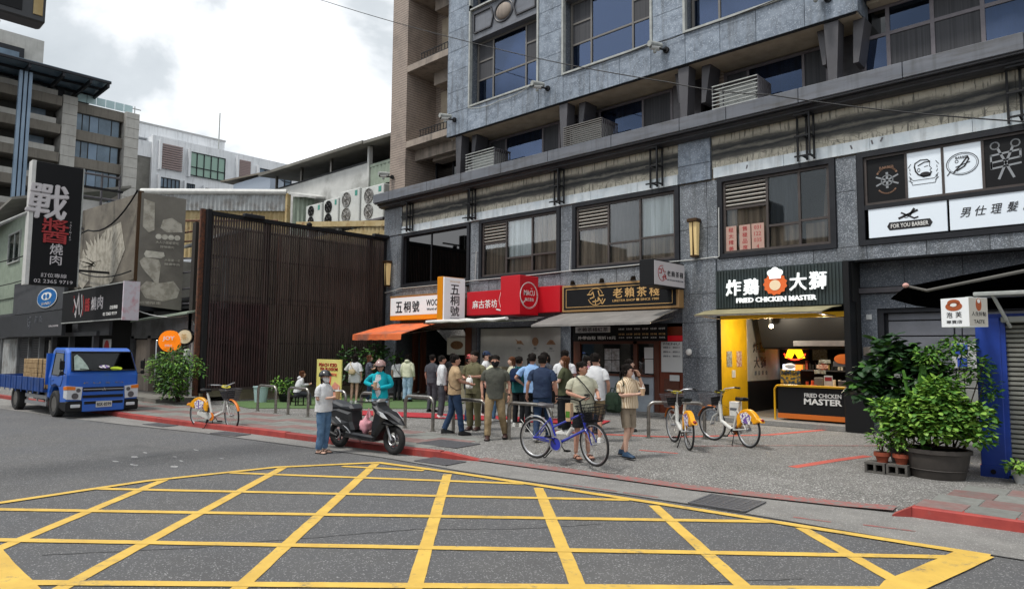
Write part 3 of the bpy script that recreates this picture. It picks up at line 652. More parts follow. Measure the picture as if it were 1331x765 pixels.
art(P, f4, .043, 'ink'); txt('BARBER', f4, (cx, .043, cz+.14), .05, 'ink', w=.24)
def scis(cx, cz, s, par, y, mt):
    P = ringp(cx-.14*s, cz+.26*s, .06*s, .06*s, .02*s, n=12)+ringp(cx+.14*s, cz+.26*s, .06*s, .06*s, .02*s, n=12)
    P += stroke([(cx-.1*s,cz+.2*s),(cx+.1*s,cz-.3*s)], .035*s)+stroke([(cx+.1*s,cz+.2*s),(cx-.1*s,cz-.3*s)], .035*s)
    P += stroke([(cx-.2*s,cz+.1*s),(cx+.2*s,cz+.14*s),(cx+.2*s,cz+.02*s),(cx-.2*s,cz-.02*s),(cx-.2*s,cz-.12*s),(cx+.2*s,cz-.08*s)], .03*s)+stroke([(cx-.2*s,cz+.1*s),(cx-.2*s,cz-.12*s)], .025*s)
    art(P, par, y, mt)
mat('faint_grey', '8c9094', .5); mat('faint_tan', '8a6a55', .5)
scis(-2.07, 5.8, 1.25, f4, .043, 'faint_grey')
cx, cz = -4.29, 5.74
P = ringp(cx, cz, .24, .3, .04, 35, 145, 12)+ringp(cx, cz, .24, .3, .03, 225, 315, 10); art(P, f4, .043, 'faint_tan')
P = stroke([(cx-.22,cz-.1),(cx+.22,cz+.1)], .035)+stroke([(cx-.22,cz+.1),(cx+.22,cz-.1)], .035)+stroke([(cx,cz-.17),(cx,cz+.17)], .05)+ringp(cx, cz, .12, .12, .02, n=12); art(P, f4, .043, 'faint_grey')
txt('BARBER', f4, (cx, .042, cz+.3), .06, 'faint_tan', w=.3)
lb = [o for o in C.objects if o.name.startswith('sign_panel')]
cx, cz = -3.86, 4.66
art([[(cx-.45,cz),(cx-.4,cz+.09),(cx+.4,cz+.09),(cx+.45,cz),(cx+.4,cz-.09),(cx-.4,cz-.09)]], lb[0], -.015, 'ink')
txt('FOR YOU BARBER', lb[0], (cx, -.02, cz), .095, 'pure_white', w=.74, bold=.015)
P = stroke([(cx-.2,cz+.16),(cx+.16,cz+.3)], .05)+stroke([(cx-.15,cz+.28),(cx+.1,cz+.13),(cx+.17,cz+.15)], .035)+ringp(cx-.06, cz+.2, .05, .04, .014, n=10)+stroke([(cx+.1,cz+.34),(cx+.02,cz+.22)], .05); art(P, lb[0], -.015, 'ink')
for i, c in enumerate('男仕理髮廳'): txt(c, lb[1], (-2.8+.27*i, -.013, 4.79+.005*i), .2, 'ink', w=.2, bold=.02, shear=.25)

# ------------------------------------------------------------------ tower
TY = -.3
TX = [-19.1,-17.95,-14.58,-13.5,-10.22,-9.15,-5.9,-4.72]
for (a, b) in ((-19.1,-17.9),(-14.6,-13.5),(-10.24,-9.15),(-5.9,-4.72)): M().box(a, b, TY+.03, .5, 10.66, 20).build('tower_wall', 'granite_dark', bld)
for (a, b) in ((-17.9,-14.6),(-13.5,-10.24),(-9.15,-5.9)):
    for z0, z1 in ((13.15,14.35),(16.6,17.8)): M().box(a, b, TY+.06, .5, z0, z1).build('spandrel', 'ledge_stone', bld)
M().box(-19.1, -4.72, TY+.03, .5, 9.8, 10.66).build('tower_wall', 'granite_dark', bld)
M().box(-19.06, -4.76, TY+.05, .2, 9.745, 9.8).build('drip_edge', 'black_metal', bld)
zz = [10.66+.79*i for i in range(0, 12)]
for a, b in ((-19.1,-17.98),(-14.55,-13.55),(-10.19,-9.2),(-5.87,-4.72)):
    for c, d in zip(zz, zz[1:]): panel(a, b, c, d, TY, 'blue_tile', .035, 'tower_tile', .005)
bx_ = [-19.1,-17.98,-17.0,-15.8,-14.55,-13.5,-12.46,-11.34,-10.25,-9.15,-8.12,-7.13,-5.9,-4.72]
for a, b in zip(bx_, bx_[1:]): panel(a, b, 9.77, 10.655, TY, 'blue_tile', .035, 'tower_tile', .006)
for c, d in zip([9.77]+zz, zz): M().box(-4.72, -4.69, TY, .5, c+.004, d-.004).build('tower_tile', 'blue_tile', bld); M().box(-19.13, -19.1, TY, 1.5, c+.004, d-.004).build('tower_tile', 'blue_tile', bld)
for x0, x1 in ((-17.9,-14.6),(-13.5,-10.24),(-9.15,-5.9)):
    for z0, z1 in ((10.7,13.15),(14.35,16.6)):
        a, b = x0+.85, x1-.85
        ww = M(); t_ = .07
        ww.box(x0-.05, x0+t_-.05, TY-.04, TY+.1, z0-.06, z1+.1 if z0 > 12 else 14.5); ww.box(x1+.05-t_, x1+.05, TY-.04, TY+.1, z0-.06, z1+.1 if z0 > 12 else 14.5); ww.box(x0+.02, x1-.02, TY-.05, TY+.1, z0-.06, z0+.0)
        ww.build('window_trim', 'trim_white', bld)
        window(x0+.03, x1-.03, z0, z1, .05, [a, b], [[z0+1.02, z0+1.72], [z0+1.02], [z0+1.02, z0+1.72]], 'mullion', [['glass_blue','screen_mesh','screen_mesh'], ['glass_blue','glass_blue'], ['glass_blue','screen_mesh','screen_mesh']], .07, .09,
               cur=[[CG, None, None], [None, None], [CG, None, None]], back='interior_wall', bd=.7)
    # carved spandrel: two framed panels and an oval boss
    for z0 in (13.2, 16.65):
        cx = (x0+x1)/2; zc = z0+.56; y = TY+.05
        m = M()
        for s in (-1, 1):
            q = [(cx+s*(1.5), zc-.36), (cx+s*(1.5), zc+.36), (cx+s*.62, zc+.36), (cx+s*.5, zc), (cx+s*.62, zc-.36)]
            for (ax, az), (bx, bz) in zip(q, q[1:]+q[:1]):
                d = V((bx-ax, bz-az)).normalized(); n = V((-d.y, d.x))*.025
                m.prism([(ax+n.x, az+n.y), (ax-n.x, az-n.y), (bx-n.x, bz-n.y), (bx+n.x, bz+n.y)], (0, y, 0), (1, 0, 0), (0, 0, 1), (0, -.045, 0))
        m.build('carved_frame', 'molding', bld)
        M().sph((cx, y, zc), (.36, .12, .3), 20, 10).build('oval_boss', 'beige_plaster', bld, smooth=True)
        M().torus((cx, y, zc), (0, 1, 0), .44, .035, 28, 6).xf(lambda p, zc=zc: V((p.x, p.y, zc+(p.z-zc)*.85))).build('oval_rim', 'molding', bld, smooth=True)
# brackets between ledge and tower
for x in (-18.55, -13.55, -9.25, -5.3):
    for dx, t in ((-.02, 0), (.42, 1)):
        m = M(); 
        rg = [[(x+dx+u*(.09 if k == 0 else .17), v, z) for u, v in ((-1, -.2), (1, -.2), (1, .2), (-1, .2))] for k, z in ((0, 8.16), (1, 9.745))] if not t else [[(x+dx+u*(.06+.07*k)+.1*k, v, z) for u, v in ((-1, .1), (1, .1), (1, .7), (-1, .7))] for k, z in ((0, 8.7), (1, 9.745))]
        m.loft(rg).build('bracket', 'bracket_grey', bld)
    M().loft([[(x-.30+u*(.04+.06*k)-.05*k, v, z) for u, v in ((-1, .1), (1, .1), (1, .7), (-1, .7))] for k, z in ((0, 8.85), (1, 9.745))]).build('bracket', 'bracket_grey', bld)
# third floor windows behind the ledge
for x0, x1, cols in ((-18.1,-14.6,[-17.2,-15.4]),(-13.9,-10.25,[-12.95,-11.3]),(-8.6,-5.75,[-7.9,-6.4])):
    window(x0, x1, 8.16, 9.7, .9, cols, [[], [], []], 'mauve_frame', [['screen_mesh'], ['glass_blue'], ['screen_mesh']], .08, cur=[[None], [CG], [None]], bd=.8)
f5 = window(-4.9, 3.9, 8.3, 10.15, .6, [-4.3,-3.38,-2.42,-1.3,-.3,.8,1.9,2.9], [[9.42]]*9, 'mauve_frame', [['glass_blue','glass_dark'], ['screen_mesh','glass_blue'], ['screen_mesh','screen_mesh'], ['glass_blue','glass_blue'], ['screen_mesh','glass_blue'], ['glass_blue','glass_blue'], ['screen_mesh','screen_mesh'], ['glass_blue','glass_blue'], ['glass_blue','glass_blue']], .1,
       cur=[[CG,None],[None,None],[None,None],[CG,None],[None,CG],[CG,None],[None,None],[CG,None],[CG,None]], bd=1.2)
wall([(-4.7,6,10.2,10.45)], -.1, 2.4, 'molding', 'overhang'); wall([(-4.7,6,10.45,16)], .4, 2.4, 'granite_dark', 'upper_wall')
M().box(-4.66, 5.9, .3, .6, 10.12, 10.2).build('soffit', 'soffit', bld)
# air conditioner cages standing on the ledge
def cage(x, w, dense, label):
    t = thing('air_conditioner_cage', label, 'air conditioner cage', (x, -.1, 8.16), 0, 'air conditioner cages on the ledge')
    z1 = 8.9
    M().bbx(x-w/2+.12, x+w/2-.12, -.12, .5, 8.2, 8.84, .02).build('air_conditioner', 'trim_white', t)
    n = 11 if dense else 7
    for i in range(n+1): z = 8.18+(z1-8.18)*i/n; M().box(x-w/2, x+w/2, -.3, -.27, z-.013, z+.013).build('louvre_slat', 'mullion' if dense else 'trim_white', t)
    for i in range(8): y = -.25+.11*i; M().box(x+w/2-.02, x+w/2+.02, y, y+.02, 8.17, z1).build('side_bar', 'grey_frame', t)
    m = M()
    for a in (x-w/2, x-w/2+.3, x+w/2): m.box(a-.015, a+.015, -.262, -.24, 8.165, z1)
    m.box(x-w/2, x+w/2, -.262, .6, z1, z1+.02); m.build('cage_frame', 'grey_frame', t)
cage(-17.35, 1.45, False, 'louvred air conditioner cage on the ledge, nearest the beige tiled wing')
cage(-12.75, 1.5, True, 'finely slatted air conditioner cage on the ledge above the black and gold tea sign')
cage(-7.75, 1.25, False, 'open louvred air conditioner cage on the ledge above the fried chicken shop')
# security cameras
def cctv(x, y, z, label):
    t = thing('security_camera', label, 'security camera', (x, y, z), 0, 'security cameras on the tower')
    m = M(); m.cyl((x+.12, y, z), (x+.12, y-.06, z), .09, n=12); m.tube([(x+.12, y-.05, z), (x+.08, y-.2, z-.02), (x-.02, y-.25, z+.04)], .03, 8); m.build('mount', 'black_metal', t, smooth=True)
    m = M(); m.tube([(x-.02, y-.18, z+.04), (x-.1, y-.5, z+.0)], [.075, .065], 12); m.build('camera_body', 'white_paint', t, smooth=True)
    M().cyl((x-.1, y-.5, z), (x-.104, y-.515, z-.002), .05, n=12).build('lens', 'glass_dark', t)
    m = M(); m.sph((x-.06, y-.34, z-.09), (.055, .055, .06), 10, 6); m.build('spot_lamp', 'trim_white', t, smooth=True)
    m = M(); m.tube([(x-.01, y-.1, z+.13), (x-.1, y-.56, z+.085)], [.085, .085], 10, ell=None); m.build('sun_shield', 'trim_white', t, smooth=True)
cctv(-18.8, -.3, 10.35, 'security camera at the bottom corner of the blue tower by the beige wing')
cctv(-14.25, -.3, 10.36, 'security camera between the first and second big tower windows')
cctv(-9.85, -.3, 10.33, 'security camera between the second and third big tower windows')
cctv(-5.45, -.3, 10.27, 'security camera at the top of the picture near the tower end')
cctv(-23.3, .25, 9.05, 'security camera low on the narrow beige tiled pier')
# iron sign frames bridging the weathered band
for x, gl, lb_ in ((-21.5,1,'black iron ladder bracket above the big dark window, leftmost of the band'),(-17.9,1,'black iron ladder bracket above the pier beside the big dark window'),(-13.8,1,'black iron ladder bracket above the pier between the curtained windows'),(-10.2,1,'black iron ladder bracket just left of the blue tiled pillar'),(-6.0,1,'black iron ladder bracket above the window with red notices'),(-1.75,1,'black iron post and bracket above the scissors pane')):
    t = thing('sign_bracket', lb_, 'metal bracket', (x, -.1, 6.5), 0, 'iron sign brackets on the weathered band')
    for k in (-.22, 0, .17): M().box(x+k-.022, x+k+.022, -.12, -.08, 6.5, 7.64).build('upright', 'black_metal', t)
    for z in (6.55, 7.05, 7.58): M().box(x-.2, x+.17, -.40, -.37, z-.02, z+.02).build('rung', 'black_metal', t); M().box(x-.02, x+.02, -.37, -.12, z-.022, z+.018).build('arm', 'black_metal', t); M().box(x+.15, x+.19, -.385, -.12, z-.019, z+.021).build('arm', 'black_metal', t)
    M().box(x+.15, x+.188, -.41, -.37, 6.53, 7.6).build('upright', 'black_metal', t)

# ------------------------------------------------------------------ beige tiled wing
wing = thing('apartment_wing', 'beige tiled apartment wing with small balconies left of the blue tower', 'building', (-21, 1, 0))
def coursemat():
    m = MT['beige_tile']; t = m.node_tree; nd = t.nodes; lk = t.links; p = nd['Principled BSDF']; src = p.inputs['Base Color'].links[0].from_socket
    g = nd.new('ShaderNodeNewGeometry'); s = nd.new('ShaderNodeSeparateXYZ'); lk.new(g.outputs['Position'], s.inputs[0])
    a = nd.new('ShaderNodeMath'); a.operation = 'MULTIPLY'; lk.new(s.outputs[2], a.inputs[0]); a.inputs[1].default_value = 1/.105
    f = nd.new('ShaderNodeMath'); f.operation = 'FRACT'; lk.new(a.outputs[0], f.inputs[0]); l = nd.new('ShaderNodeMath'); l.operation = 'LESS_THAN'; lk.new(f.outputs[0], l.inputs[0]); l.inputs[1].default_value = .17
    x = nd.new('ShaderNodeMix'); x.data_type = 'RGBA'; lk.new(l.outputs[0], x.inputs[0]); lk.new(src, x.inputs[6]); x.inputs[7].default_value = hx('544a43')+(1,); lk.new(x.outputs[2], p.inputs['Base Color'])
coursemat()
M().box(-23.45, -22.4, .3, 9, 8.1, 22).build('pier', 'beige_tile', wing)
M().box(-22.4, -19.13, 1.9, 2.1, 8.1, 22).build('back_wall', 'beige_tile', wing)
for zf in (10.15, 13.4, 16.65, 19.9):
    M().bbx(-22.4, -19.14, .3, 1.9, zf, zf+.28, .01).build('balcony_slab', 'beige_plaster', wing)
    M().box(-21.6, -19.14, 1.1, 1.9, zf-.55, zf-.001).build('beam', 'beige_plaster', wing)
    M().box(-19.13-.9, -19.14, 1.55, 1.9, zf+.28, zf+2.6).build('beam', 'beige_plaster', wing)
    M().box(-21.95, -21.15, 1.8, 1.9, zf+.281, zf+2.7).build('pale_panel', 'soffit', wing)
    m = window(-21.1, -20.1, zf+.3, zf+2.6, 1.78, [-20.6], None, 'dark_frame', 'glass_dark', .05, par=wing, back='interior_dark', bd=.2)
    M().cyl((-20.0, .9, zf), (-20.0, .9, zf-.05), .14, n=14).build('ceiling_lamp', 'pure_white', wing)
    m = M(); m.box(-21.6, -19.2, .36, .39, zf+.58, zf+.61); m.box(-21.6, -19.2, .36, .39, zf+.32, zf+.35); m.build('balcony_rail', 'black_metal', wing)
    for i in range(14): x = -21.55+i*.18; M().box(x-.012, x+.012, .365, .385, zf+.35, zf+.58).build('baluster', 'black_metal', wing)
M().box(-22.4, -19.14, .8, 1.0, 9.7, 10.15).build('beam', 'beige_plaster', wing)
window(-22.0, -18.95, 8.16, 9.7, 1.6, [-20.9], None, 'dark_frame', 'glass_dark', .06, par=wing, back='interior_dark', bd=.28)
# wall lanterns
mat('lantern_glass', 'cdb480', .35, emit=.12); mat('bronze', '4a3622', .4, .6)
for x, lb_ in ((-22.85, 'brass framed wall lantern on the pier beside the slatted screen'), (-9.03, 'brass framed wall lantern on the granite pillar above the tea shop blade sign')):
    t = thing('wall_lantern', lb_, 'wall lantern', (x, -.1, 4.5), 0, 'tall wall lanterns')
    M().bbx(x-.15, x+.15, -.3, -.02, 5.32, 5.42, .015).build('lantern_cap', 'bronze', t); M().bbx(x-.09, x+.09, -.24, -.04, 4.36, 4.42, .01).build('lantern_base', 'bronze', t)
    for k in (-1, 1): m = M(); m.loft([[(x+k*.055+u*(.035+.02*(z > 5)), -.14+v*(.06+.03*(z > 5)), z) for u, v in ((-1, -1), (1, -1), (1, 1), (-1, 1))] for z in (4.42, 5.32)]); m.build('lamp_glass', 'lantern_glass', t)
    m = M(); m.box(x-.008, x+.008, -.25, -.05, 4.42, 5.32); m.box(x-.03, x+.03, -.05, .0, 4.6, 5.2); m.build('back_bar', 'bronze', t)
# white cable strung along the wall and its drops
def cable(P, r, mt, label, cat='cable', name='cable', sag=0):
    m = M(); Q = []
    for a, b in zip(P, P[1:]):
        a, b = V(a), V(b)
        for i in range(8): t = i/8; p = a.lerp(b, t); p.z -= sag*4*t*(1-t); Q.append(p)
    Q.append(V(P[-1])); m.tube(Q, r, 6); o = m.build(name, mt, smooth=True); return tag(o, label, cat)
cable([(-23.2,-.06,4.12),(-22.1,-.06,4.25),(-17.7,-.06,4.3),(-13.3,-.06,4.33),(-10.3,-.06,4.33),(-8.5,-.06,4.33),(-8.36,-.06,4.34),(-8.35,-.06,5.65)], .016, 'iv_white', 'ivory cable running along the granite under the curtained windows', sag=.02)
cable([(-17.75,-.05,4.33),(-17.7,-.05,5.35)], .014, 'iv_white', 'short ivory cable drop at the left edge of the first curtained window')
cable([(-13.42,-.05,4.33),(-13.38,-.05,5.3)], .014, 'iv_white', 'short ivory cable drop at the left edge of the second curtained window')
cable([(-17.9,-.37,10.6),(-16.3,-.34,10.5),(-14.7,-.37,10.7)], .015, 'trim_white', 'thin cable drooping under the first big tower window', sag=.1)
cable([(-13.4,-.37,10.62),(-10.2,-.37,10.66),(-9.1,-.37,10.62),(-6,-.37,10.72)], .012, 'black_metal', 'dark cable drooping under the second and third big tower windows', sag=.05)
cable([(-70,-3,39.3),(-23.38,-3,15.55),(-14.04,-3,10.81),(-8.09,-3,8.15),(-5.71,-3,7.24),(-1.42,-3,5.68),(6,-3,3.9)], .013, 'black_metal', 'black overhead wire crossing diagonally before the tower and ledge', cat='overhead wire', name='overhead_wire', sag=.06)

# ------------------------------------------------------------------ chicken shop
mat('corrugated_green', '2e3a3c', .5, col2='27312f', sc_=3); mat('yellow_wall', 'dcae10', .55, col2='cc9f10', sc_=3); mat('orange', 'c4651c', .5); mat('yellow_paint', 'd8a413', .4)
mat('awning_tan', '8f8868', .8, col2='7c765a', sc_=4); mat('lit_white', 'f2f5f5', .4, emit=.3); mat('lamp_glow', 'fff2d0', .4, emit=6)
sg = thing('shop_sign', 'dark green ribbed shop sign with white lettering and round cook emblem', 'shop sign', (-6.85, -.1, 2.93))
M().box(-8.45, -5.25, -.1, .05, 2.94, 3.94).build('backing', 'corrugated_green', sg)
for i in range(40): x = -8.43+i*.08; M().box(x, x+.045, -.125, -.1, 2.95, 3.93).build('rib', 'corrugated_green', sg)
M().box(-5.25, -5.12, -.14, .4, 0, 3.95).build('end_panel', 'plastic_black', sg)
for i, c in enumerate('炸鷄'): txt(c, sg, (-7.93+.47*i, -.16, 3.47), .41, 'lit_white', w=.40, bold=.03, d=.06, shear=.05)
for i, c in enumerate('大獅'): txt(c, sg, (-6.28+.47*i, -.16, 3.53), .42, 'lit_white', w=.40, bold=.03, d=.06, shear=.05)
txt('FRIED CHICKEN MASTER', sg, (-6.85, -.16, 3.13), .125, 'lit_white', w=2.0, bold=.03, d=.05)
# plain generic round emblem: orange ruff, pale face disc and white cook's hat (no character drawn)
mat('orange_ruff', 'd2622a', .5, emit=.15); mat('cream', 'e8d2b0', .5, emit=.1)
art(ellp(-6.83, 3.5, .27, .25, 26, 0, .14), sg, -.18, 'orange_ruff'); art(ellp(-6.83, 3.47, .14, .13), sg, -.19, 'cream')
art(ellp(-6.93, 3.78, .09, .08)+ellp(-6.82, 3.83, .1, .09)+ellp(-6.71, 3.78, .09, .08)+[[(-6.96,3.63),(-6.68,3.63),(-6.66,3.76),(-6.98,3.76)]], sg, -.2, 'lit_white')
# shop awning
def awning(x0, x1, yb, yf, zb, zf, mt, label, th=.02, xo=0, drop=0, scal=0):
    t = thing('awning', label, 'awning', ((x0+x1)/2, yb, zb)); n = max(4, int((x1-x0)/.5)); m = M()
    for s in range(n):
        a, b = x0+(x1-x0)*s/n, x0+(x1-x0)*(s+1)/n
    rings = []
    for i in range(n*2+1):
        u = i/(n*2); xb = x0+(x1-x0)*u; xf = xb+xo; w = .02*sin(u*pi*n)
        top = [(xb, yb, zb), ((xb+xf)/2, (yb+yf)/2, (zb+zf)/2+.03-w), (xf, yf, zf)]
        rings.append(top+([(xf, yf-.01, zf-drop-.02*(i % 2)*(scal))] if drop else [])+[(xf, yf+.02, zf-th-(0 if not drop else 0))]+[((xb+xf)/2, (yb+yf)/2, (zb+zf)/2+.03-w-th), (xb, yb, zb-th)])
    m.loft(rings).build('canopy', mt, t)
    m = M(); m.cyl((x0+xo, yf+.03, zf-.03), (x1+xo, yf+.03, zf-.03), .018, n=8)
    for x in (x0+.15, x1-.15): m.cyl((x, yb, zb-.25), (x+xo*.9, yf+.05, zf-.04), .015, n=6)
    m.build('awning_frame', 'steel', t); return t
awning(-8.5, -5.3, -.1, -.75, 2.92, 2.76, 'awning_tan', 'flat tan awning over the fried chicken shop opening', xo=-.25)
mat('shop_grey', 'a5a39c', .8, col2='94918a', sc_=3)
shop = thing('shop_interior', 'dark fried chicken shop interior with bright yellow side wall and spotlights', 'shop interior', (-6.8, 1, .13))
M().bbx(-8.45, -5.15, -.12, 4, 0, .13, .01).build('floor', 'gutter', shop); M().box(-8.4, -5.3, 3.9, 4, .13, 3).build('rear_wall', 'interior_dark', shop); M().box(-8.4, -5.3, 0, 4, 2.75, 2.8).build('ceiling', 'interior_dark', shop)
M().box(-8.45, -8.4, .02, 1.62, .13, 2.78).build('yellow_side_wall', 'yellow_wall', shop); M().box(-8.46, -8.38, -.02, .02, .13, 2.95).build('jamb', 'plastic_black', shop)
M().box(-8.4, -5.25, -.01, .06, 2.66, 2.78).build('yellow_head_trim', 'yellow_wall', shop)
M().box(-8.45, -8.38, 1.62, 3.9, .13, 1.0).build('dark_dado', 'plastic_black', shop); M().box(-8.45, -8.38, 1.62, 3.9, 1.0, 2.75).build('grey_side_wall', 'shop_grey', shop)
M().box(-5.3, -5.2, 0, 4, .13, 2.78).build('side_wall', 'plastic_black', shop)
for y, s, h in ((2.15, '炸', .3), (2.6, '鷄', .3)): txt(s, shop, (-8.375, y, 1.95), h, 'ink', U=(0, 1, 0), w=.36, bold=.02)
for y, s in ((2.2, '大'), (2.65, '獅')): txt(s, shop, (-8.375, y, 1.52), .32, 'ink', U=(0, 1, 0), w=.36, bold=.02)
for y, s in ((2.1, '創'), (2.35, '意'), (2.6, '美'), (2.85, '食')): txt(s, shop, (-8.375, y, 1.22), .12, 'ink_grey', U=(0, 1, 0))
mat('menu_red', '8c3b2b', .6, col2='c8b9a6', sc_=22); mat('menu_mix', '9aa29a', .6, col2='5a4a3e', sc_=22); mat('neon_yellow', 'ffd21a', .4, emit=1.2); mat('neon_red', 'ff4a2a', .4, emit=1.6); mat('lit_blue', 'e8f0ff', .4, emit=1.4); mat('neon_orange', 'ff7a2a', .4, emit=1.3)
for y, mt, z, h, w_ in ((.5, 'menu_mix', 1.62, .42, .3), (1.1, 'menu_red', 1.62, .42, .3), (.75, 'white_paint', 1.22, .2, .2)):
    tag(M().box(-8.4, -8.385, y-w_/2, y+w_/2, z-h/2, z+h/2).build('wall_menu', mt), {'menu_mix': 'pale menu board on the yellow side wall, nearer the street', 'menu_red': 'reddish menu board on the yellow side wall, further inside', 'white_paint': 'small white card on the yellow side wall below the menus'}[mt], 'menu')
t = thing('extractor_hood', 'black slanted extractor hood inside the chicken shop', 'hood', (-6.4, 2, 2.2))
M().loft([[(x, y, z) for x in (0,) for y, z in ((1.2,2.7),(1.5,1.95),(1.6,1.9),(3.4,1.9),(3.4,2.7))] and [(xx, y, z) for y, z in ((1.2,2.7),(1.5,1.95),(1.6,1.9),(3.4,1.9),(3.4,2.7))] for xx in (-7.9, -5.4)]).build('hood', 'plastic_black', t); M().box(-7.0, -5.35, 1.35, 1.5, 1.98, 2.12).build('hood_lip', 'grey_frame', t)
for x, y in ((-7.45, .8), (-6.7, .9), (-5.75, .8)): tag(M().cyl((x, y, 2.735), (x, y, 2.755), .1, n=16).build('downlight', 'lamp_glow'), {-7.45: 'round ceiling downlight nearest the yellow wall', -6.7: 'round ceiling downlight in the middle of the chicken shop', -5.75: 'round ceiling downlight above the right end of the counter'}[x], 'ceiling light', 'downlights in the chicken shop')
t = thing('spotlight', 'bright track spotlight over the chicken shop entrance', 'spotlight', (-7.4, .9, 2.6)); M().cyl((-7.4, .9, 2.73), (-7.35, .8, 2.52), .05, .07).build('lamp_housing', 'plastic_black', t); M().sph((-7.34, .77, 2.49), .055).build('bulb', 'lamp_glow', t)
for x, y, z, e_ in ((-7.3, .45, 2.35, 50), (-5.9, .4, 2.5, 28)):
    ld = bpy.data.lights.new('shop_lamp', 'POINT'); ld.energy = e_; ld.color = (1, .86, .66); ld.shadow_soft_size = .03; lo = bpy.data.objects.new('shop_lamp', ld); C.objects.link(lo); lo.location = (x, y, z)
t = thing('neon_sign', 'small glowing yellow and red sign inside the chicken shop', 'neon sign', (-8.3, 3.8, 1.7))
M().box(-8.32, -7.5, 3.82, 3.88, 1.3, 2.1).build('backing', 'plastic_black', t)
art([[(-8.2,1.65),(-8.0,1.62),(-7.9,1.8),(-7.8,1.62),(-7.6,1.65),(-7.7,1.9),(-7.65,2.08),(-7.8,2.0),(-7.9,2.1),(-8.0,2.0),(-8.15,2.08),(-8.1,1.9)]], t, 3.8, 'neon_yellow'); art(ringp(-7.9, 1.86, .33, .26, .03, 200, 340)+ringp(-7.9, 1.86, .33, .26, .03, 20, 60), t, 3.79, 'neon_red')
t = thing('light_box', 'white and orange light box under the neon sign', 'light box', (-7.9, 3.8, 1.4)); M().box(-8.25, -7.9, 3.76, 3.81, 1.28, 1.45).build('white_panel', 'lit_blue', t); M().box(-7.89, -7.5, 3.76, 3.81, 1.28, 1.45).build('orange_panel', 'neon_orange', t)
ct = thing('shop_counter', 'black counter with yellow rail and white lettering in the chicken shop', 'counter', (-6.2, .3, .13))
M().box(-7.02, -5.3, .3, .9, .3, .96).build('body', 'plastic_black', ct); M().box(-7.02, -5.3, .285, .5, .18, .3).build('orange_skirt', 'orange', ct); M().tube([(-7.08,.26,.13),(-7.08,.26,.9),(-7.02,.26,.98),(-6.9,.26,.99),(-5.32,.26,.99)], .027, 8).build('yellow_rail', 'yellow_paint', ct, smooth=True)
M().box(-7.02, -5.3, .24, .95, .96, .975).build('counter_top', 'yellow_paint', ct)
txt('FRIED CHICKEN', ct, (-5.93, .29, .77), .1, 'pure_white', w=.86, bold=.03); txt('MASTER', ct, (-5.93, .29, .62), .15, 'pure_white', w=.88, bold=.05)
def knick(name, label, cat, x, w, z0, z1, y, d, mt, extra=None):
    t = thing(name, label, cat, (x, y, z0)); M().bbx(x-w/2, x+w/2, y, y+d, z0, z1, .008).build('body', mt, t)
    if extra: extra(t)
    return t
mat('menu_yellow', 'd9a92a', .5, col2='3e5058', sc_=11, lo=.48, hi=.55)
knick('menu_stand', 'yellow and blue menu stand on the left end of the black counter', 'menu stand', -6.72, .48, 1.03, 1.38, .35, .04, 'menu_yellow', lambda t: (M().sph((-6.72,.36,1.47), (.14,.05,.07)).build('topper', 'pure_white', t), M().box(-6.75,-6.4,.26,.3,.98,1.04).build('label_strip', 'plastic_black', t), txt('炸鷄大獅', t, (-6.6,.255,1.01), .045, 'pure_white', d=.004), txt('美味 現炸', t, (-6.72,.345,1.28), .1, 'ink', w=.4, d=.004, bold=.02)))
knick('price_card', 'white card with red print standing on the black counter', 'card', -5.82, .2, 1.0, 1.26, .4, .02, 'white_paint', lambda t: art([[(-5.9,1.13),(-5.74,1.13),(-5.74,1.22),(-5.9,1.22)]], t, .394, 'sign_red'))
knick('napkin_box', 'small beige box stack beside the price card', 'box', -6.08, .22, 1.0, 1.2, .5, .15, 'interior_grey'); knick('red_dish', 'small red dish on the counter', 'dish', -6.2, .16, .98, 1.02, .4, .12, 'sign_red')
tag(M().bbx(-7.3, -5.35, 2.6, 3.0, 1.3, 1.34, .01).build('shelf', 'grey_frame'), 'metal back shelf inside the chicken shop', 'shelf')
r_ = random.Random(3)
for i in range(22):
    x = -7.25+.085*i; h = r_.uniform(.1, .26); o = M().bbx(x, x+r_.uniform(.05, .075), 2.62, 2.8, 1.342, 1.342+h, .005).build('food_package', r_.choice(['goods_a', 'goods_b', 'goods_c', 'plastic_black'])); tag(o, 'small food package standing on the metal back shelf', 'package', 'packages on the back shelf')
for i in range(7):
    x = -6.45+.13*i; o = M().cyl((x, .75, .976), (x, .75, .976+r_.uniform(.1, .2)), .035, n=10).build('sauce_bottle', r_.choice(['goods_a', 'goods_b', 'goods_c'])); tag(o, 'small sauce bottle standing on the black counter', 'bottle', 'sauce bottles on the counter')
knick('tray', 'grey metal trays at the right end of the counter', 'tray', -5.5, .26, 1.0, 1.14, .5, .2, 'grey_frame')
for i in range(3): knick('menu_board', ['striped menu board hanging over the counter, lowest', 'striped menu board hanging over the counter, middle', 'striped menu board hanging over the counter, topmost'][i], 'menu board', -6.15+.06*i, .28, 1.28+.13*i, 1.38+.13*i, .8, .02, ['menu_mix', 'menu_red', 'menu_mix'][i])
knick('sheet_menu', 'pale menu sheets pinned on the dark back of the chicken shop', 'menu', -6.9, .4, 1.6, 2.0, 3.0, .02, 'menu_mix')
knick('round_plaque', 'round orange and brown mask like plaque by the right side of the counter', 'plaque', -5.55, .5, 1.47, 1.6, .7, .02, 'grey_frame', lambda t: art(ellp(-5.55, 1.66, .22, .12), t, .69, 'orange'))
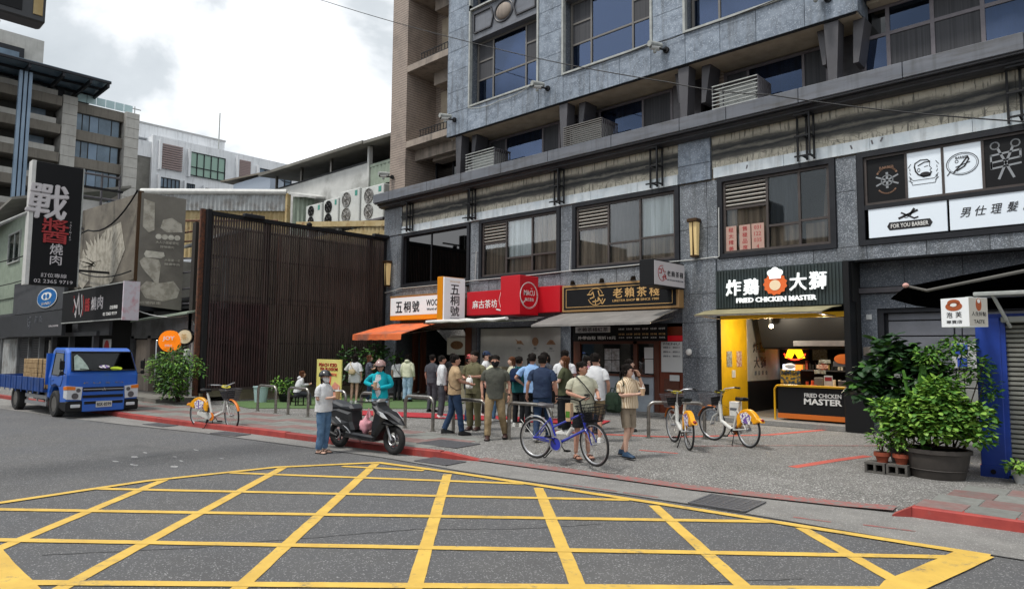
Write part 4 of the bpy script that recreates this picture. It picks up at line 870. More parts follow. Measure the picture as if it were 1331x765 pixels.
knick('white_box', 'white boxed carton standing by the yellow wall', 'box', -8.1, .25, .14, .52, .1, .22, 'white_paint', lambda t: art([[(-8.2,.3),(-8.0,.3),(-8.0,.36),(-8.2,.36)]], t, .095, 'ink_grey'))
tag(M().bbx(-5.3, -4.75, -.15, .1, 0, 1.0, .02).build('planter_box', 'plastic_black'), 'tall black box beside the counter at the shop corner', 'box')
# ------------------------------------------------------------------ tea shop signs
mat('sign_white', 'd9dcdd', .35, emit=.12); mat('sign_orange', 'e08a1e', .4, emit=.08); mat('orange_acrylic', 'd98a1c', .25); mat('macu_red', 'b3121f', .35, emit=.06); mat('brass', 'b08a5a', .4, .3); mat('gold', 'cda56a', .4); mat('sign_grey', 'b5b1b3', .4, emit=.05)
t = thing('shop_sign', 'white lit shop sign with black characters over orange strip, left of the tall blade sign', 'shop sign', (-20.9, -.3, 2.95))
M().bbx(-22.2, -18.25, -.45, -.05, 2.95, 3.86, .01).build('sign_box', 'sign_orange', t); M().box(-22.17, -18.3, -.456, -.45, 3.13, 3.83).build('sign_face', 'sign_white', t); M().box(-22.2, -18.25, -.47, -.4, 3.86, 3.9).build('top_trim', 'brass', t)
for i, c in enumerate('五桐號'): txt(c, t, (-21.62+.52*i, -.462, 3.45), .42, 'ink', w=.42, bold=.03)
txt('WOO TEA', t, (-19.35, -.462, 3.56), .24, 'ink', w=1.2, bold=.01); txt('World of our tea', t, (-19.4, -.462, 3.32), .09, 'ink', w=1.05)
t = thing('blade_sign', 'tall vertical blade sign, white face with black characters and orange edge', 'blade sign', (-18, -.8, 2.8))
M().bbx(-18.34, -18.04, -1.32, -.3, 2.78, 4.36, .012).build('orange_case', 'orange_acrylic', t); M().box(-18.04, -17.98, -1.3, -.32, 2.8, 4.34).build('sign_face', 'sign_white', t)
for i, c in enumerate('五桐號'): txt(c, t, (-17.975, -.8, 3.92-.38*i), .34, 'ink', U=(0, 1, 0), w=.42, bold=.03, d=.006)
txt('WOOTEA', t, (-17.975, -.8, 4.2), .05, 'gold', U=(0, 1, 0), w=.5, d=.006); txt('WOOTEA', t, (-17.975, -.8, 2.92), .035, 'ink_grey', U=(0, 1, 0), w=.45, d=.006)
M().box(-18.25, -18.1, -.3, 0, 3.0, 3.06).build('arm', 'black_metal', t); M().box(-18.25, -18.1, -.3, 0, 4.1, 4.16).build('arm', 'black_metal', t)
t = thing('shop_sign', 'red shop sign board with white characters and flying bird line drawing', 'shop sign', (-15.7, -.3, 3))
M().bbx(-17.9, -13.62, -.3, -.04, 3.02, 3.86, .012).build('sign_board', 'macu_red', t)
for i, c in enumerate('麻古茶坊'): txt(c, t, (-17.45+.31*i, -.305, 3.4), .28, 'pure_white', w=.28, bold=.03, d=.008)
art(stroke([(-16.2,3.78),(-16.28,3.5),(-16.2,3.25)], .015)+stroke([(-15.95,3.85),(-16.12,3.6),(-16.1,3.22)], .015)+stroke([(-15.8,3.8),(-16.0,3.55),(-16.06,3.22)], .015)+stroke([(-16.4,3.2),(-16.15,3.15),(-16.1,3.06),(-16.05,3.16),(-15.8,3.22),(-16.05,3.1)], .045), t, -.31, 'pure_white')
t = thing('projecting_sign', 'large red box sign projecting from the wall with white ring logo', 'projecting sign', (-15, -.5, 2.95))
M().bbx(-15.35, -14.5, -1.2, -.31, 2.93, 4.18, .012).build('sign_box', 'macu_red', t)
c_ = (-14.495, -.78, 3.56); m = M(); m.torus(c_, (1, 0, 0), .40, .011, 36, 5); m.torus((-14.494, -.77, 3.55), (1, 0, 0), .425, .006, 36, 5); m.build('ring', 'pure_white', t)
txt('MACU', t, (-14.49, -.76, 3.63), .17, 'pure_white', U=(0, 1, 0), w=.52, bold=.02, d=.008); txt('˘', t, (-14.49, -.66, 3.77), .035, 'pure_white', U=(0, 1, 0), w=.07, d=.008)
txt('麻古茶坊', t, (-14.49, -.76, 3.42), .11, 'pure_white', U=(0, 1, 0), w=.42, bold=.01, d=.008)
m = M(); m.prism([(-1.15,3.4),(-1.08,3.36),(-1.04,3.3),(-1.0,3.37),(-.92,3.36),(-1.0,3.33),(-1.05,3.26),(-1.09,3.34)], (-14.5, .0, 0), (0, 1, 0), (0, 0, 1), (.008, 0, 0)); m.build('bird', 'pure_white', t)
M().loft([[(x, -1.205-.0*x, z) for x, z in ((-16.0,3.3),(-15.85,3.28),(-15.78,3.35),(-15.72,3.45),(-15.76,3.55),(-15.86,3.6),(-15.96,3.56))] for k in (0,)]+[[(x, -1.16, z) for x, z in ((-16.0,3.3),(-15.85,3.28),(-15.78,3.35),(-15.72,3.45),(-15.76,3.55),(-15.86,3.6),(-15.96,3.56))]]).xf(lambda p: V((p.x+.36, p.y+.82, p.z))).build('cup_lamp', 'pure_white', t)
t = thing('shop_sign', 'black and gold framed tea shop board with gold characters', 'shop sign', (-11.4, -.3, 3))
M().bbx(-13.5, -9.42, -.33, -.05, 3.0, 3.82, .01).build('gold_frame', 'brass', t); M().box(-13.42, -9.5, -.345, -.33, 3.07, 3.76).build('board', 'panel_dark', t)
m = M(); a, b, c, d = -13.33, -9.6, 3.13, 3.70
m.box(a, b, -.352, -.345, c, c+.015); m.box(a, b, -.352, -.345, d-.015, d); m.box(a, a+.015, -.351, -.345, c+.015, d-.015); m.box(b-.015, b, -.351, -.345, c+.015, d-.015); m.build('inner_line', 'gold', t)
for i, c in enumerate('老賴茶棧'): txt(c, t, (-11.4+.41*i, -.352, 3.5), .28, 'gold', w=.32, bold=.03)
txt('LIKETEA SHOP ■ SINCE 1980', t, (-10.8, -.352, 3.28), .07, 'gold', w=1.55, bold=.01)
art(ringp(-12.2, 3.43, .27, .25, .02, 20, 160, 14)+ringp(-12.2, 3.43, .27, .25, .02, 200, 345, 14)+stroke([(-12.5,3.5),(-12.35,3.5),(-12.3,3.58),(-12.25,3.42),(-12.4,3.38)], .03)+stroke([(-12.1,3.6),(-12.05,3.45),(-11.9,3.46)], .03)+stroke([(-12.3,3.28),(-12.1,3.3),(-12.1,3.42),(-11.95,3.2),(-11.85,3.34)], .03)+stroke([(-12.2,3.2),(-12.2,3.35)], .025), t, -.35, 'gold')
for x in (-13.1, -12.0, -10.9): M().loft([[(x-.1, -.3, 3.84), (x+.1, -.3, 3.84), (x+.1, -.3, 3.88), (x-.1, -.3, 3.88)], [(x+.08, -.5, 3.92), (x+.2, -.5, 3.92), (x+.2, -.5, 3.95), (x+.08, -.5, 3.95)]]).build('board_lamp', 'plastic_black', t)
t = thing('projecting_sign', 'grey faced rectangular blade sign with red seal logo above the tea shop', 'projecting sign', (-9.4, -.9, 3.5))
M().bbx(-9.78, -9.36, -1.72, -.12, 3.5, 4.2, .01).build('sign_case', 'plastic_black', t); M().box(-9.36, -9.34, -1.68, -.15, 3.54, 4.16).build('sign_face', 'sign_grey', t)
m = M(); m.torus((-9.335, -1.32, 3.85), (1, 0, 0), .2, .009, 24, 4, rad(30), rad(300)); m.build('seal_ring', 'sign_red', t)
m = M()
for P in ([(-1.5,3.95),(-1.36,3.95),(-1.36,3.85),(-1.46,3.85)], [(-1.3,4.0),(-1.26,3.9),(-1.16,3.9)], [(-1.32,3.75),(-1.2,3.75),(-1.2,3.85),(-1.12,3.7)], [(-1.28,3.68),(-1.26,3.8)]):
    m.tube([(-9.335, y, z) for y, z in P], .014, 5)
m.build('seal', 'sign_red', t)
for i, c in enumerate('老賴茶棧'): txt(c, t, (-9.335, -.98+.22*i, 3.87), .15, 'ink', U=(0, 1, 0), w=.18, bold=.02, d=.006)
txt('LIKE TEA SHOP ■ SINCE 1980', t, (-9.335, -.65, 3.7), .035, 'ink_grey', U=(0, 1, 0), w=.85, d=.006)
M().box(-9.6, -9.5, -.12, 0, 3.7, 3.78).build('arm', 'black_metal', t)
# awnings
mat('awning_orange', 'e0743f', .75, col2='cf5f30', sc_=3, dirt='8a5a4a', dsc=1.1, dlo=.5, dhi=.65); mat('awning_grey', '7d7a76', .8, col2='6c6966', sc_=2); mat('awning_charcoal', '3a3c40', .8, col2='2c2e31', sc_=2)
awning(-22.2, -19.3, -.2, -2.5, 2.83, 2.34, 'awning_orange', 'faded orange scalloped awning over the leftmost tea shop', xo=.5, drop=.2, scal=1)
awning(-13.5, -9.5, -.2, -2.0, 2.98, 2.55, 'awning_grey', 'grey folding awning below the black and gold tea sign', xo=.2, drop=.06)
awning(-19.3, -13.9, -.25, -1.3, 2.86, 2.76, 'awning_charcoal', 'flat charcoal awning under the red sign', xo=.2)
t = thing('rolled_cover', 'rolled white plastic rain cover lying on the edge of the charcoal awning', 'rolled cover', (-17, -1.4, 2.8))
m = M(); m.tube([(-18.9+.42*i, -1.33+.02*sin(i*2), 2.79+.015*sin(i*3)) for i in range(10)]+[(-14.85,-1.42,2.81)], [(.03+.004*i, .045+.008*(i % 3)) for i in range(11)], 8); m.build('roll', 'pure_white', t, smooth=True)
# interiors
mat('wood_brown', '5a2e1c', .5, col2='46230f', sc_=6, stretch=(8, 8, .8)); mat('wood_door', '6e3018', .4, col2='57250f', sc_=5, stretch=(10, 10, .7)); mat('marble', '9aa3ab', .4, col2='848e97', sc_=2); mat('dish_panel', 'a19f9b', .45, col2='8e8c88', sc_=1); mat('dish_brown', '6b4631', .6, col2='8d6a4b', sc_=20); mat('beige_counter', 'a59d84', .6, col2='8b836d', sc_=3)
si = thing('shop_interior', 'dark open fronts of the three tea shops with back walls', 'shop interior', (-16, 1.5, 0))
M().bbx(-22.4, -9.45, -.1, 3.5, 0, .1, .01).build('floor', 'gutter', si); M().box(-22.4, -9.45, 3.4, 3.5, .1, 2.62).build('rear_wall', 'interior_wall', si); M().box(-22.4, -9.45, .34, 3.4, 2.58, 2.62).build('ceiling', 'interior_dark', si)
M().box(-18.2, -17.7, .05, 3.4, .1, 2.6).build('party_wall', 'wood_brown', si); M().box(-13.8, -13.45, .35, 3.4, .1, 2.6).build('party_wall', 'interior_wall', si); M().box(-22.42, -22.38, .34, 3.4, .1, 2.6).build('side_wall', 'granite_dark', si)
M().box(-17.9, -17.68, -.03, .03, .1, 2.6).build('steel_post', 'grey_frame', si); M().box(-18.24, -17.92, -.04, .05, .1, 2.6).build('timber_post', 'wood_brown', si)
for x in (-21.7, -21.2): M().box(x, x+.14, .3, .5, .1, 2.6).build('timber_post', 'wood_brown', si)
mat('lit_wall', 'a7a49b', .7, emit=.04)  # faint glow stands in for room light on the pale wall and panel
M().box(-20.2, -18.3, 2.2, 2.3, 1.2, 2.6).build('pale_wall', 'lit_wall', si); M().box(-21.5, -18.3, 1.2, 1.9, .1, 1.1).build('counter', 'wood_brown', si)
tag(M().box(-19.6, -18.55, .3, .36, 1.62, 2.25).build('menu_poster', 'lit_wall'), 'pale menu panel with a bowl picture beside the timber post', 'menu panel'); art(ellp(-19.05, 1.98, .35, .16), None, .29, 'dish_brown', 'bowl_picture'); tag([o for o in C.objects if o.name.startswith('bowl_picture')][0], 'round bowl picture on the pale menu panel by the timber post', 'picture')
tag(M().loft([[(-20.1,.2,2.55),(-18.6,.2,2.55),(-18.6,.25,2.55),(-20.1,.25,2.55)],[(-19.8,.5,2.1),(-18.5,.5,2.1),(-18.5,.55,2.1),(-19.8,.55,2.1)]]).build('menu_screen', 'glass_dark'), 'dark tilted menu screen hanging above the pale panel', 'screen')
tag(M().bbx(-18.2, -16.1, -.35, .2, .1, 1.25, .02).build('service_counter', 'beige_counter'), 'beige service counter behind the man in the grey t-shirt', 'counter')
dp = thing('menu_wall', 'grey wall panel with three small dish pictures in a row under the red sign', 'menu wall', (-15.7, .12, 1))
M().box(-17.6, -13.82, .12, .18, 1.25, 2.56).build('panel', 'dish_panel', dp); M().box(-17.64, -13.8, .1, .2, .9, 1.25).build('lower_band', 'grey_frame', dp)
for x, k in ((-15.72, 0), (-15.0, 1), (-14.32, 2)):
    art([[(x-.2,2.2),(x-.05,2.12),(x+.08,2.14),(x+.22,1.98),(x+.1,2.02),(x-.12,2.02),(x-.1,2.1)]] if k == 0 else (ellp(x, 2.1, .14, .14) if k == 1 else [[(x-.2,2.0),(x-.14,2.08),(x-.04,2.16),(x+.08,2.14),(x+.2,2.0)]]), dp, .114, 'dish_brown', 'dish_picture')
    txt(['黑糖', '燒餅', '甜品'][k], dp, (x, .114, 1.88), .06, 'ink_grey', d=.003); txt(['brown sugar', 'golden cake', 'sweet plate'][k], dp, (x, .114, 1.8), .035, 'ink_grey', w=.3, d=.003)
tag(M().box(-17.5, -13.9, .6, 1.3, .1, 1.15).build('service_counter', 'plastic_black'), 'dark service counter behind the queue under the dish pictures', 'counter')
# third tea shop front
sf = thing('tea_kiosk', 'brown timber tea kiosk front with marble counter and serving window', 'shop front', (-11.5, .1, .1))
M().box(-13.2, -10.42, -.05, .3, .1, 1.08).build('marble_counter', 'marble', sf); M().box(-13.25, -10.4, -.1, .32, 1.08, 1.14).build('counter_edge', 'wood_brown', sf)
for x0, x1, z0, z1 in ((-13.3,-13.05,1.14,2.6),(-11.1,-10.98,1.14,2.1),(-10.42,-10.25,.1,2.6),(-13.05,-10.42,2.02,2.12)): M().box(x0, x1, .0, .1, z0, z1).build('timber', 'wood_brown', sf)
M().box(-10.25, -9.5, .02, .08, .1, 2.5).build('door', 'wood_door', sf); M().box(-10.1, -9.62, .0, .025, .25, 1.05).build('door_panel', 'wood_brown', sf)
M().box(-13.05, -10.42, .06, .07, 1.14, 2.02).build('serving_window', 'glass', sf); M().box(-10.24, -9.48, -.01, .02, 2.1, 2.25).build('red_strip', 'macu_red', sf)
mat('paper', 'b9bcbc', .7); mat('paper_print', 'a9abab', .7, col2='6f6764', sc_=12)
def flat(name, label, cat, x0, x1, z0, z1, y, mt, group=None):
    o = M().box(x0, x1, y, y+.012, z0, z1).build(name, mt); tag(o, label, cat, group); return o
for (x0, x1, z0, z1, l) in ((-12.15,-11.9,1.55,1.88,'upper left'),(-11.88,-11.62,1.55,1.88,'upper right'),(-12.15,-11.9,1.2,1.53,'lower left'),(-11.88,-11.62,1.2,1.53,'lower right')): flat('poster', 'small pale notice on the kiosk window, %s of four' % l, 'poster', x0, x1, z0, z1, .04, 'paper_print', 'four small notices on the kiosk window')
flat('notice', 'blank white sheet pinned high on the kiosk post', 'notice', -10.72,-10.43,1.6,1.92,-.02,'paper'); flat('notice', 'white sheet with blue foot pinned low on the kiosk post', 'notice', -10.7,-10.43,1.18,1.58,-.022,'paper')
o = flat('menu_sheet', 'large white menu sheet on the brown door of the kiosk', 'menu', -10.16,-9.5,1.24,2.08,-.03,'paper')
for i in range(6): txt('鮮奶茶 45', o, (-9.98+.3*(i % 2), -.035, 1.92-.12*(i//2)), .05, 'ink_grey', w=.22, d=.003)
txt('MENU', o, (-9.83, -.035, 2.02), .06, 'ink', w=.5, d=.003)
flat('small_sign', 'small white card on the brown door', 'sign', -9.9,-9.6,1.0,1.16,-.03,'paper'); tag(M().bbx(-10.8,-10.55,-.08,-.04,.58,.88,.01).build('vent', 'plastic_black'), 'dark square vent low in the marble counter', 'vent')
mb = thing('menu_board', 'long dark menu banner with white characters below the grey awning', 'menu banner', (-11.5, -.1, 2.1))
M().box(-13.2, -9.9, -.16, -.12, 2.1, 2.58).build('banner', 'panel_dark', mb); M().box(-13.1,-11.8,-.165,-.16,2.36,2.54).build('white_band', 'paper', mb)
txt('老賴茶棧紅茶', mb, (-12.45, -.17, 2.45), .13, 'ink', w=1.15, bold=.03, d=.004); txt('外帶自取 現折10元', mb, (-12.3, -.165, 2.2), .1, 'pure_white', w=1.4, bold=.02, d=.004)
for i in range(6): txt('紅茶 綠茶', mb, (-11.4+.27*i, -.165, 2.45-.0*i), .05, 'pure_white', w=.2, d=.003); txt('奶茶 拿鐵', mb, (-11.4+.27*i, -.165, 2.3), .05, 'gold', w=.2, d=.003); txt('25 35 45', mb, (-11.4+.27*i, -.165, 2.2), .04, 'pure_white', w=.18, d=.003)
tag(M().sph((-9.25, -.12, 1.8), (.09, .06, .09), 14, 8).build('round_lamp', 'pure_white', smooth=True), 'small white round lamp on the granite pillar at head height', 'lamp')
M().cyl((-9.25, -.02, 1.8), (-9.25, -.08, 1.8), .04).build('lamp_mount', 'grey_frame', [o for o in C.objects if o.name.startswith('round_lamp')][0])

# ------------------------------------------------------------------ recessed entrance on the right
re = thing('recessed_entrance', 'dark recessed entrance with granite surround and grey panelled shutter door', 'entrance', (-3.5, 1, 0))
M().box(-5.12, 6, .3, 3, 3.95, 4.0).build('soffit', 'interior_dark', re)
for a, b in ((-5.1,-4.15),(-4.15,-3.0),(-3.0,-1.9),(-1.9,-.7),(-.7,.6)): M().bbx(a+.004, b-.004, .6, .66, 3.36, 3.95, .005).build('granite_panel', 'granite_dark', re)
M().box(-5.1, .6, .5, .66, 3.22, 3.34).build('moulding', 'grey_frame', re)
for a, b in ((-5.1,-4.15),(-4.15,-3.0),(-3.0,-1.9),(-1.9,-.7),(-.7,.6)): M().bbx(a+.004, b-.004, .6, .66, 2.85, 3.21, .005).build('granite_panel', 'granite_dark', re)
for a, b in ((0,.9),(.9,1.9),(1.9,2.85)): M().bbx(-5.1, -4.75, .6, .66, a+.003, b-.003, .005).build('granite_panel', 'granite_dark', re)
M().box(-5.12, 3, .67, .9, 0, 4.0).build('wall', 'granite_dark', re) if 0 else None
M().box(-4.75, -4.62, .64, .8, 0, 2.85).build('door_frame', 'dark_frame', re); M().box(-4.75, 1, .645, .8, 2.75, 2.85).build('door_frame', 'dark_frame', re)
mat('shutter_grey', '6d7078', .5, col2='62656c', sc_=2); mat('shutter_pale', '8a8c88', .55, col2='7c7e7a', sc_=2)
dr = M().box(-4.62, .8, .78, .82, 0, 2.75).build('shutter_door', 'dark_frame', re)
zz = [0,.3,.68,1.06,1.44,1.82,2.2,2.56,2.75]
for c, d in zip(zz, zz[1:]):
    for a, b in ((-4.55,-3.25),(-3.22,-3.1),(-3.08,-1.8),(-1.78,-.5)): M().bbx(a, b, .75, .785, c+.015, d-.015, .008).build('door_panel', 'shutter_grey' if c > 1.3 else 'shutter_pale', dr)
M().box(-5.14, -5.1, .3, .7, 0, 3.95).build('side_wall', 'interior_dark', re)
o = flat('wall_sign', 'white and blue notices on the grey shutter door', 'notice', -3.3,-2.75,1.5,2.05,.73,'paper'); M().box(-3.28,-3.0,.72,.73,1.8,2.03).build('blue_square', mat('blue_print', '2a49a8', .5), o); M().box(-3.2,-3.02,.72,.73,1.52,1.72).build('blue_square', 'blue_print', o)
tag(M().bbx(-5.05,-4.85,.5,.6,1.75,1.95,.01).build('meter_box', 'beige_plaster'), 'small beige box on the granite by the plant', 'box')
tag(M().box(-4.98,-4.86,.58,.598,2.6,2.72).build('house_number', 'paper'), 'tiny white plate on the granite beside the entrance', 'plate')
# ------------------------------------------------------------------ blue container stall
mat('blue_paint', '1c3f9c', .45, col2='173483', sc_=2, dirt='20294a', dsc=2, dlo=.6, dhi=.8); mat('shutter_slat', '85867f', .45, col2='74756f', sc_=4)
ck = thing('container_stall', 'blue container stall with grey roller shutter at the right edge', 'container stall', (-1, -4.2, 0))
M().bbx(-1.99, -1.68, -4.62, -4.3, 0, 2.35, .01).build('corner_post', 'blue_paint', ck); M().box(-2.0, -1.66, -4.64, -4.28, 0, .16).build('corner_casting', 'blue_paint', ck); M().cyl((-1.84, -4.65, .08), (-1.84, -4.63, .08), .035, n=12).build('casting_hole', 'interior_dark', ck)
M().box(-1.68, -1.62, -4.6, -4.34, .05, 2.3).build('shutter_rail', 'blue_paint', ck)
for i in range(12): y = -4.28+i*.2; M().box(-2.0+.04*(i % 2), -1.95+.04*(i % 2), y, y+.2, .05, 2.35).build('side_rib', 'blue_paint', ck)
M().box(-1.62, 1.2, -4.5, -4.45, 0, 2.3).build('shutter_backing', 'interior_dark', ck)
for i in range(31): z = .08+i*.07; M().loft([[(x, -4.5, z+.004), (x, -4.535, z+.02), (x, -4.535, z+.05), (x, -4.5, z+.066)] for x in (-1.62, 1.1)]).build('shutter_slat', 'shutter_slat', ck)
M().bbx(-1.66, 1.2, -4.66, -4.35, 2.27, 2.36, .01).build('shutter_box', 'shutter_pale', ck); M().box(-2.0, 1.2, -4.3, -1.9, 2.35, 2.42).build('roof', 'blue_paint', ck); M().box(-1.62, 1.2, -4.62, -4.3, .0, .045).build('sill', 'blue_paint', ck)
M().bbx(-1.95, 1.2, -4.9, -4.4, 2.66, 2.72, .01).build('fascia', 'trim_white', ck); M().cyl((-1.72,-4.85,2.68), (-1.55,-4.6,2.2), .025, n=8).build('strut', 'trim_white', ck)
mat('umbrella_black', '08090b', .95, spec=0)
mat('grille_arm', '55534f', .7); mat('peach_cap', 'c99a90', .6)
um = thing('stall_canopy', 'black fabric canopy with aluminium arms over the container stall', 'canopy', (-1.5, -4, 2.6))
M().loft([[(-2.95,-4.4,2.9),(-2.2,-4.45,3.02),(-1.2,-4.5,3.17),(1.5,-4.6,3.6)], [(-3.74,-2.2,2.86),(-3.3,-2.2,2.71),(-2.6,-2.2,2.6),(1.5,-2.2,2.62)], [(-3.72,-2.17,2.9),(-3.2,-2.0,2.95),(-2.2,-1.9,3.15),(1.5,-1.9,3.5)]], cap=False, closed=False).build('fabric', 'umbrella_black', um)  # DONE1
M().loft([[(-2.95,-4.4,2.9),(-2.2,-4.45,3.02),(-1.2,-4.5,3.17),(1.5,-4.6,3.6)], [(-3.72,-2.17,2.9),(-3.2,-2.0,2.97),(-2.2,-1.9,3.17),(1.5,-1.9,3.52)]], cap=False).build('fabric', 'umbrella_black', um)
M().tube([(-2.92,-4.47,2.9),(-2.63,-4.5,2.81),(-1.38,-4.5,3.03),(.8,-4.6,3.3)], [.02,.025,.028,.028], 8).build('arm', 'grille_arm', um, smooth=True); M().sph((-2.93,-4.5,2.91), (.05,.05,.04)).build('arm_cap', 'peach_cap', um)
t = thing('light_box_sign', 'white cube sign with brown bun drawing hanging by the blue post', 'cube sign', (-2, -5.3, 2.2))
q = [(-2.26,-5.45),(-1.885,-5.65),(-1.72,-5.3),(-2.09,-5.1)]
M().loft([[(x, y, z) for x, y in q] for z in (2.19, 2.6)]).build('cube', 'sign_white', t); M().prism([(.0,2.195),(.385,2.195),(.385,2.595),(.0,2.595)], V((-1.885,-5.65,0))+V((.904,-.426,0))*.003, (.426,.904,0), (0,0,1), (-.0015,.0008,0)).build('side_face', mat('lamp_tan', 'bdb9ae', .6), t)  # receding side painted duller than the cube to stand in for its shade
def onface(a, b, polys, mt, off=.004):
    a, b = V(a+(0,)), V(b+(0,)); U = (b-a).normalized(); n = V((U.y, -U.x, 0)); m = M()
    for P in polys: m.prism(P, a+n*off, U, (0, 0, 1), n*-.003)
    m.build('drawing', mt, t)
L0 = (V(q[1])-V(q[0])).length; L1 = (V(q[2])-V(q[1])).length
mat('bun_brown', 'a5532a', .6)
onface(q[0], q[1], ellp(.2, 2.48, .13, .065)+ellp(.2, 2.53, .1, .05), 'bun_brown'); onface(q[0], q[1], ellp(.2, 2.5, .05, .025), 'pure_white', .008); onface(q[1], q[2], ellp(.2, 2.5, .06, .09), 'bun_brown'); onface(q[1], q[2], ellp(.2, 2.55, .03, .03), 'pure_white', .008)
U0 = (V(q[1])-V(q[0])).normalized(); U1 = (V(q[2])-V(q[1])).normalized()
def ft(s, a, U, x, z, h, w): n = V((U.y, -U.x)); p = V(a)+U*x+n*.004; txt(s, t, (p.x, p.y, z), h, 'ink', U=(U.x, U.y, 0), w=w, d=.003, bold=.015)
ft('泡', q[0], U0, .13, 2.36, .08, .09); ft('芙', q[0], U0, .27, 2.36, .08, .09); ft('專賣店', q[0], U0, .2, 2.26, .045, .24); ft('人生好點', q[1], U1, .2, 2.37, .06, .3); ft('TASTE', q[1], U1, .2, 2.26, .05, .22)
M().box(-1.98, -1.9, -5.3, -4.6, 2.6, 2.63).build('arm', 'trim_white', t)

# ------------------------------------------------------------------ slatted screen
ss = thing('slatted_screen', 'tall dark brown vertical slat screen beside the grey building', 'slatted screen', (-23.18, -3.6, 0))
me = None
ys = [-7.2+i*.0905 for i in range(80)]
for i, y in enumerate(ys):
    for z0, z1, k in ((.46, 3.38, 0), (3.38, 6.28, 1)):
        if i % 1 == 0:
            M().box(-23.19, -23.13, y-.023, y+.023, z0, z1-.006).build('slat', 'slat_red' if (k == 0 and i < 24) else 'slat', ss)
M().box(-23.3, -23.1, -7.4, -7.26, .3, 6.48).build('corner_post', 'black_metal', ss); M().box(-23.22, -23.08, -7.26, -.06, 6.28, 6.42).build('top_rail', 'black_metal', ss); M().box(-23.22, -23.08, -7.26, -.06, .38, .455).build('bottom_rail', 'slat', ss)
M().box(-23.22, -23.1, -.14, -.02, .3, 6.4).build('end_post', 'black_metal', ss)
for z in (1.95, 3.36, 4.9, 5.9): M().box(-23.27, -23.2, -7.26, -.1, z, z+.06).build('cross_rail', 'slat', ss)
for y in (-5.35, -.9): M().box(-23.30, -23.2, y, y+.22, .4, 6.3).build('inner_post', 'slat', ss)
M().box(-23.42, -23.31, -7.55, -7.38, .2, 6.5).build('rust_post', 'rust', ss)
for y in (-6.2, -.75): 
    t = thing('floodlight', {-6.2: 'long floodlight on top of the slatted screen near its street end', -.75: 'floodlight on top of the slatted screen near the grey building'}[y], 'floodlight', (-23.1, y, 6.45), 0, 'floodlights on the slatted screen')
    M().bbx(-23.15, -22.95, y, y+.75, 6.36, 6.5, .02).build('lamp_body', 'dark_frame', t); M().cyl((-23.15, y+.35, 6.42), (-23.15, y+.35, 6.58), .02).build('mount', 'black_metal', t)
tag(M().sph((-23.12,-3.6,6.47), (.08,.12,.09)).build('small_spotlight', 'plastic_black'), 'small black spotlight midway on top of the slatted screen', 'spotlight')
for y in (-7.0,-4.4,-1.8): M().box(-24.0, -23.9, y, y+.1, 0, 6).build('frame_post', 'rust', ss)
sh = thing('shed_wall', 'grimy grey wall behind the slatted screen', 'wall', (-24.8, -3.5, 0)); 
M().box(-24.6, -24.32, -7.3, 1.5, 0, 6.2).build('wall', 'interior_wall', sh)
for i in range(18): y = -7.2+i*.48; M().box(-24.3, -24.26, y, y+.46, .3 if y > -5 else 3.4, 6.2).build('wall_panel', 'screen_back', sh)
t = thing('bench_box', 'worn beige panel and stall frame under the slatted screen', 'low wall', (-23.4, -6, 0)); M().box(-23.7, -23.6, -7.2, -.2, 0, .42).build('low_wall', 'beige_counter', t)
for y in (-7.1,-5.0,-2.8): M().box(-23.58, -23.5, y, y+.12, 0, .4).build('post', 'wood_brown', t)
# ------------------------------------------------------------------ low shops on the left
row = thing('shop_row', 'low row of dark shopfronts with metal shutters behind the blue truck', 'building', (-38, -8, 0))
mat('dark_panel', '2c2e31', .5, col2='34363a', sc_=2); mat('grey_panel', '44464a', .6, col2='3a3c3f', sc_=2); mat('mid_panel', '77797b', .6, col2='66686a', sc_=2, dirt='4a4a48', dsc=1.2)
mat('corr_beige', 'b5a47c', .7, col2='a08a5c', sc_=2, dirt='7a4f2c', dsc=2.2, dlo=.58, dhi=.72); mat('corr_grey', 'a3a6a6', .6, col2='8f9292', sc_=2, dirt='77706a', dsc=2); mat('corr_green', '8f9b8b', .6, col2='7f8b7c', sc_=2); mat('pale_blue_wall', 'a9b4c2', .8); mat('tin_brown', '6f675c', .7, col2='8a8275', sc_=2); mat('concrete', 'c2c3c0', .85, col2='b2b3b0', sc_=1.5, dirt='7d7d79', dsc=.6, bump=.2, bsc=20); mat('concrete_dark', '7d7b74', .85, col2='6c6a64', sc_=1.2, dirt='5a5852', dsc=.5)
M().box(-60, -30.5, -6.6, -6.4, 0, 3.6).build('back_wall', 'interior_dark', row); M().box(-60, -30.2, -8.4, -3, 3.3, 3.6).build('roof', 'grey_panel', row); M().box(-60, -30.6, -8.45, -8.3, 2.25, 2.42).build('lintel', 'grey_panel', row)
M().box(-60, -24.2, -6.6, -2, 3.6, 3.7).build('roof', 'grey_panel', row)
for x in (-48,-44.0,-41.6,-39.5,-37.3,-34.5,-31.2): M().box(x-.1, x+.1, -8.4, -8.2, 0, 2.3).build('post', 'mid_panel' if x < -38 else 'grey_panel', row)
for a, b in ((-43.9,-41.7),(-41.5,-39.6)):
    for k in range(18): M().box(a+.05, b-.05, -8.3, -8.26, .05+k*.12, .15+k*.12).build('shutter_slat', 'dark_panel', row)
M().box(-39.2,-37.5,-8.2,-8.15,.1,2.1).build('window_pane', 'glass_dark', row); M().box(-38.4,-38.3,-8.25,-8.15,.1,2.1).build('window_post', 'white_paint', row)
for i in range(8): M().box(-48+.5*i, -47.53+.5*i, -8.3, -8.25, 0, 2.2).build('corrugated_sheet', 'corr_grey', row)
M().box(-30.5, -23.5, -6.2, -6.1, 0, 3.1).build('back_wall', 'interior_dark', row)
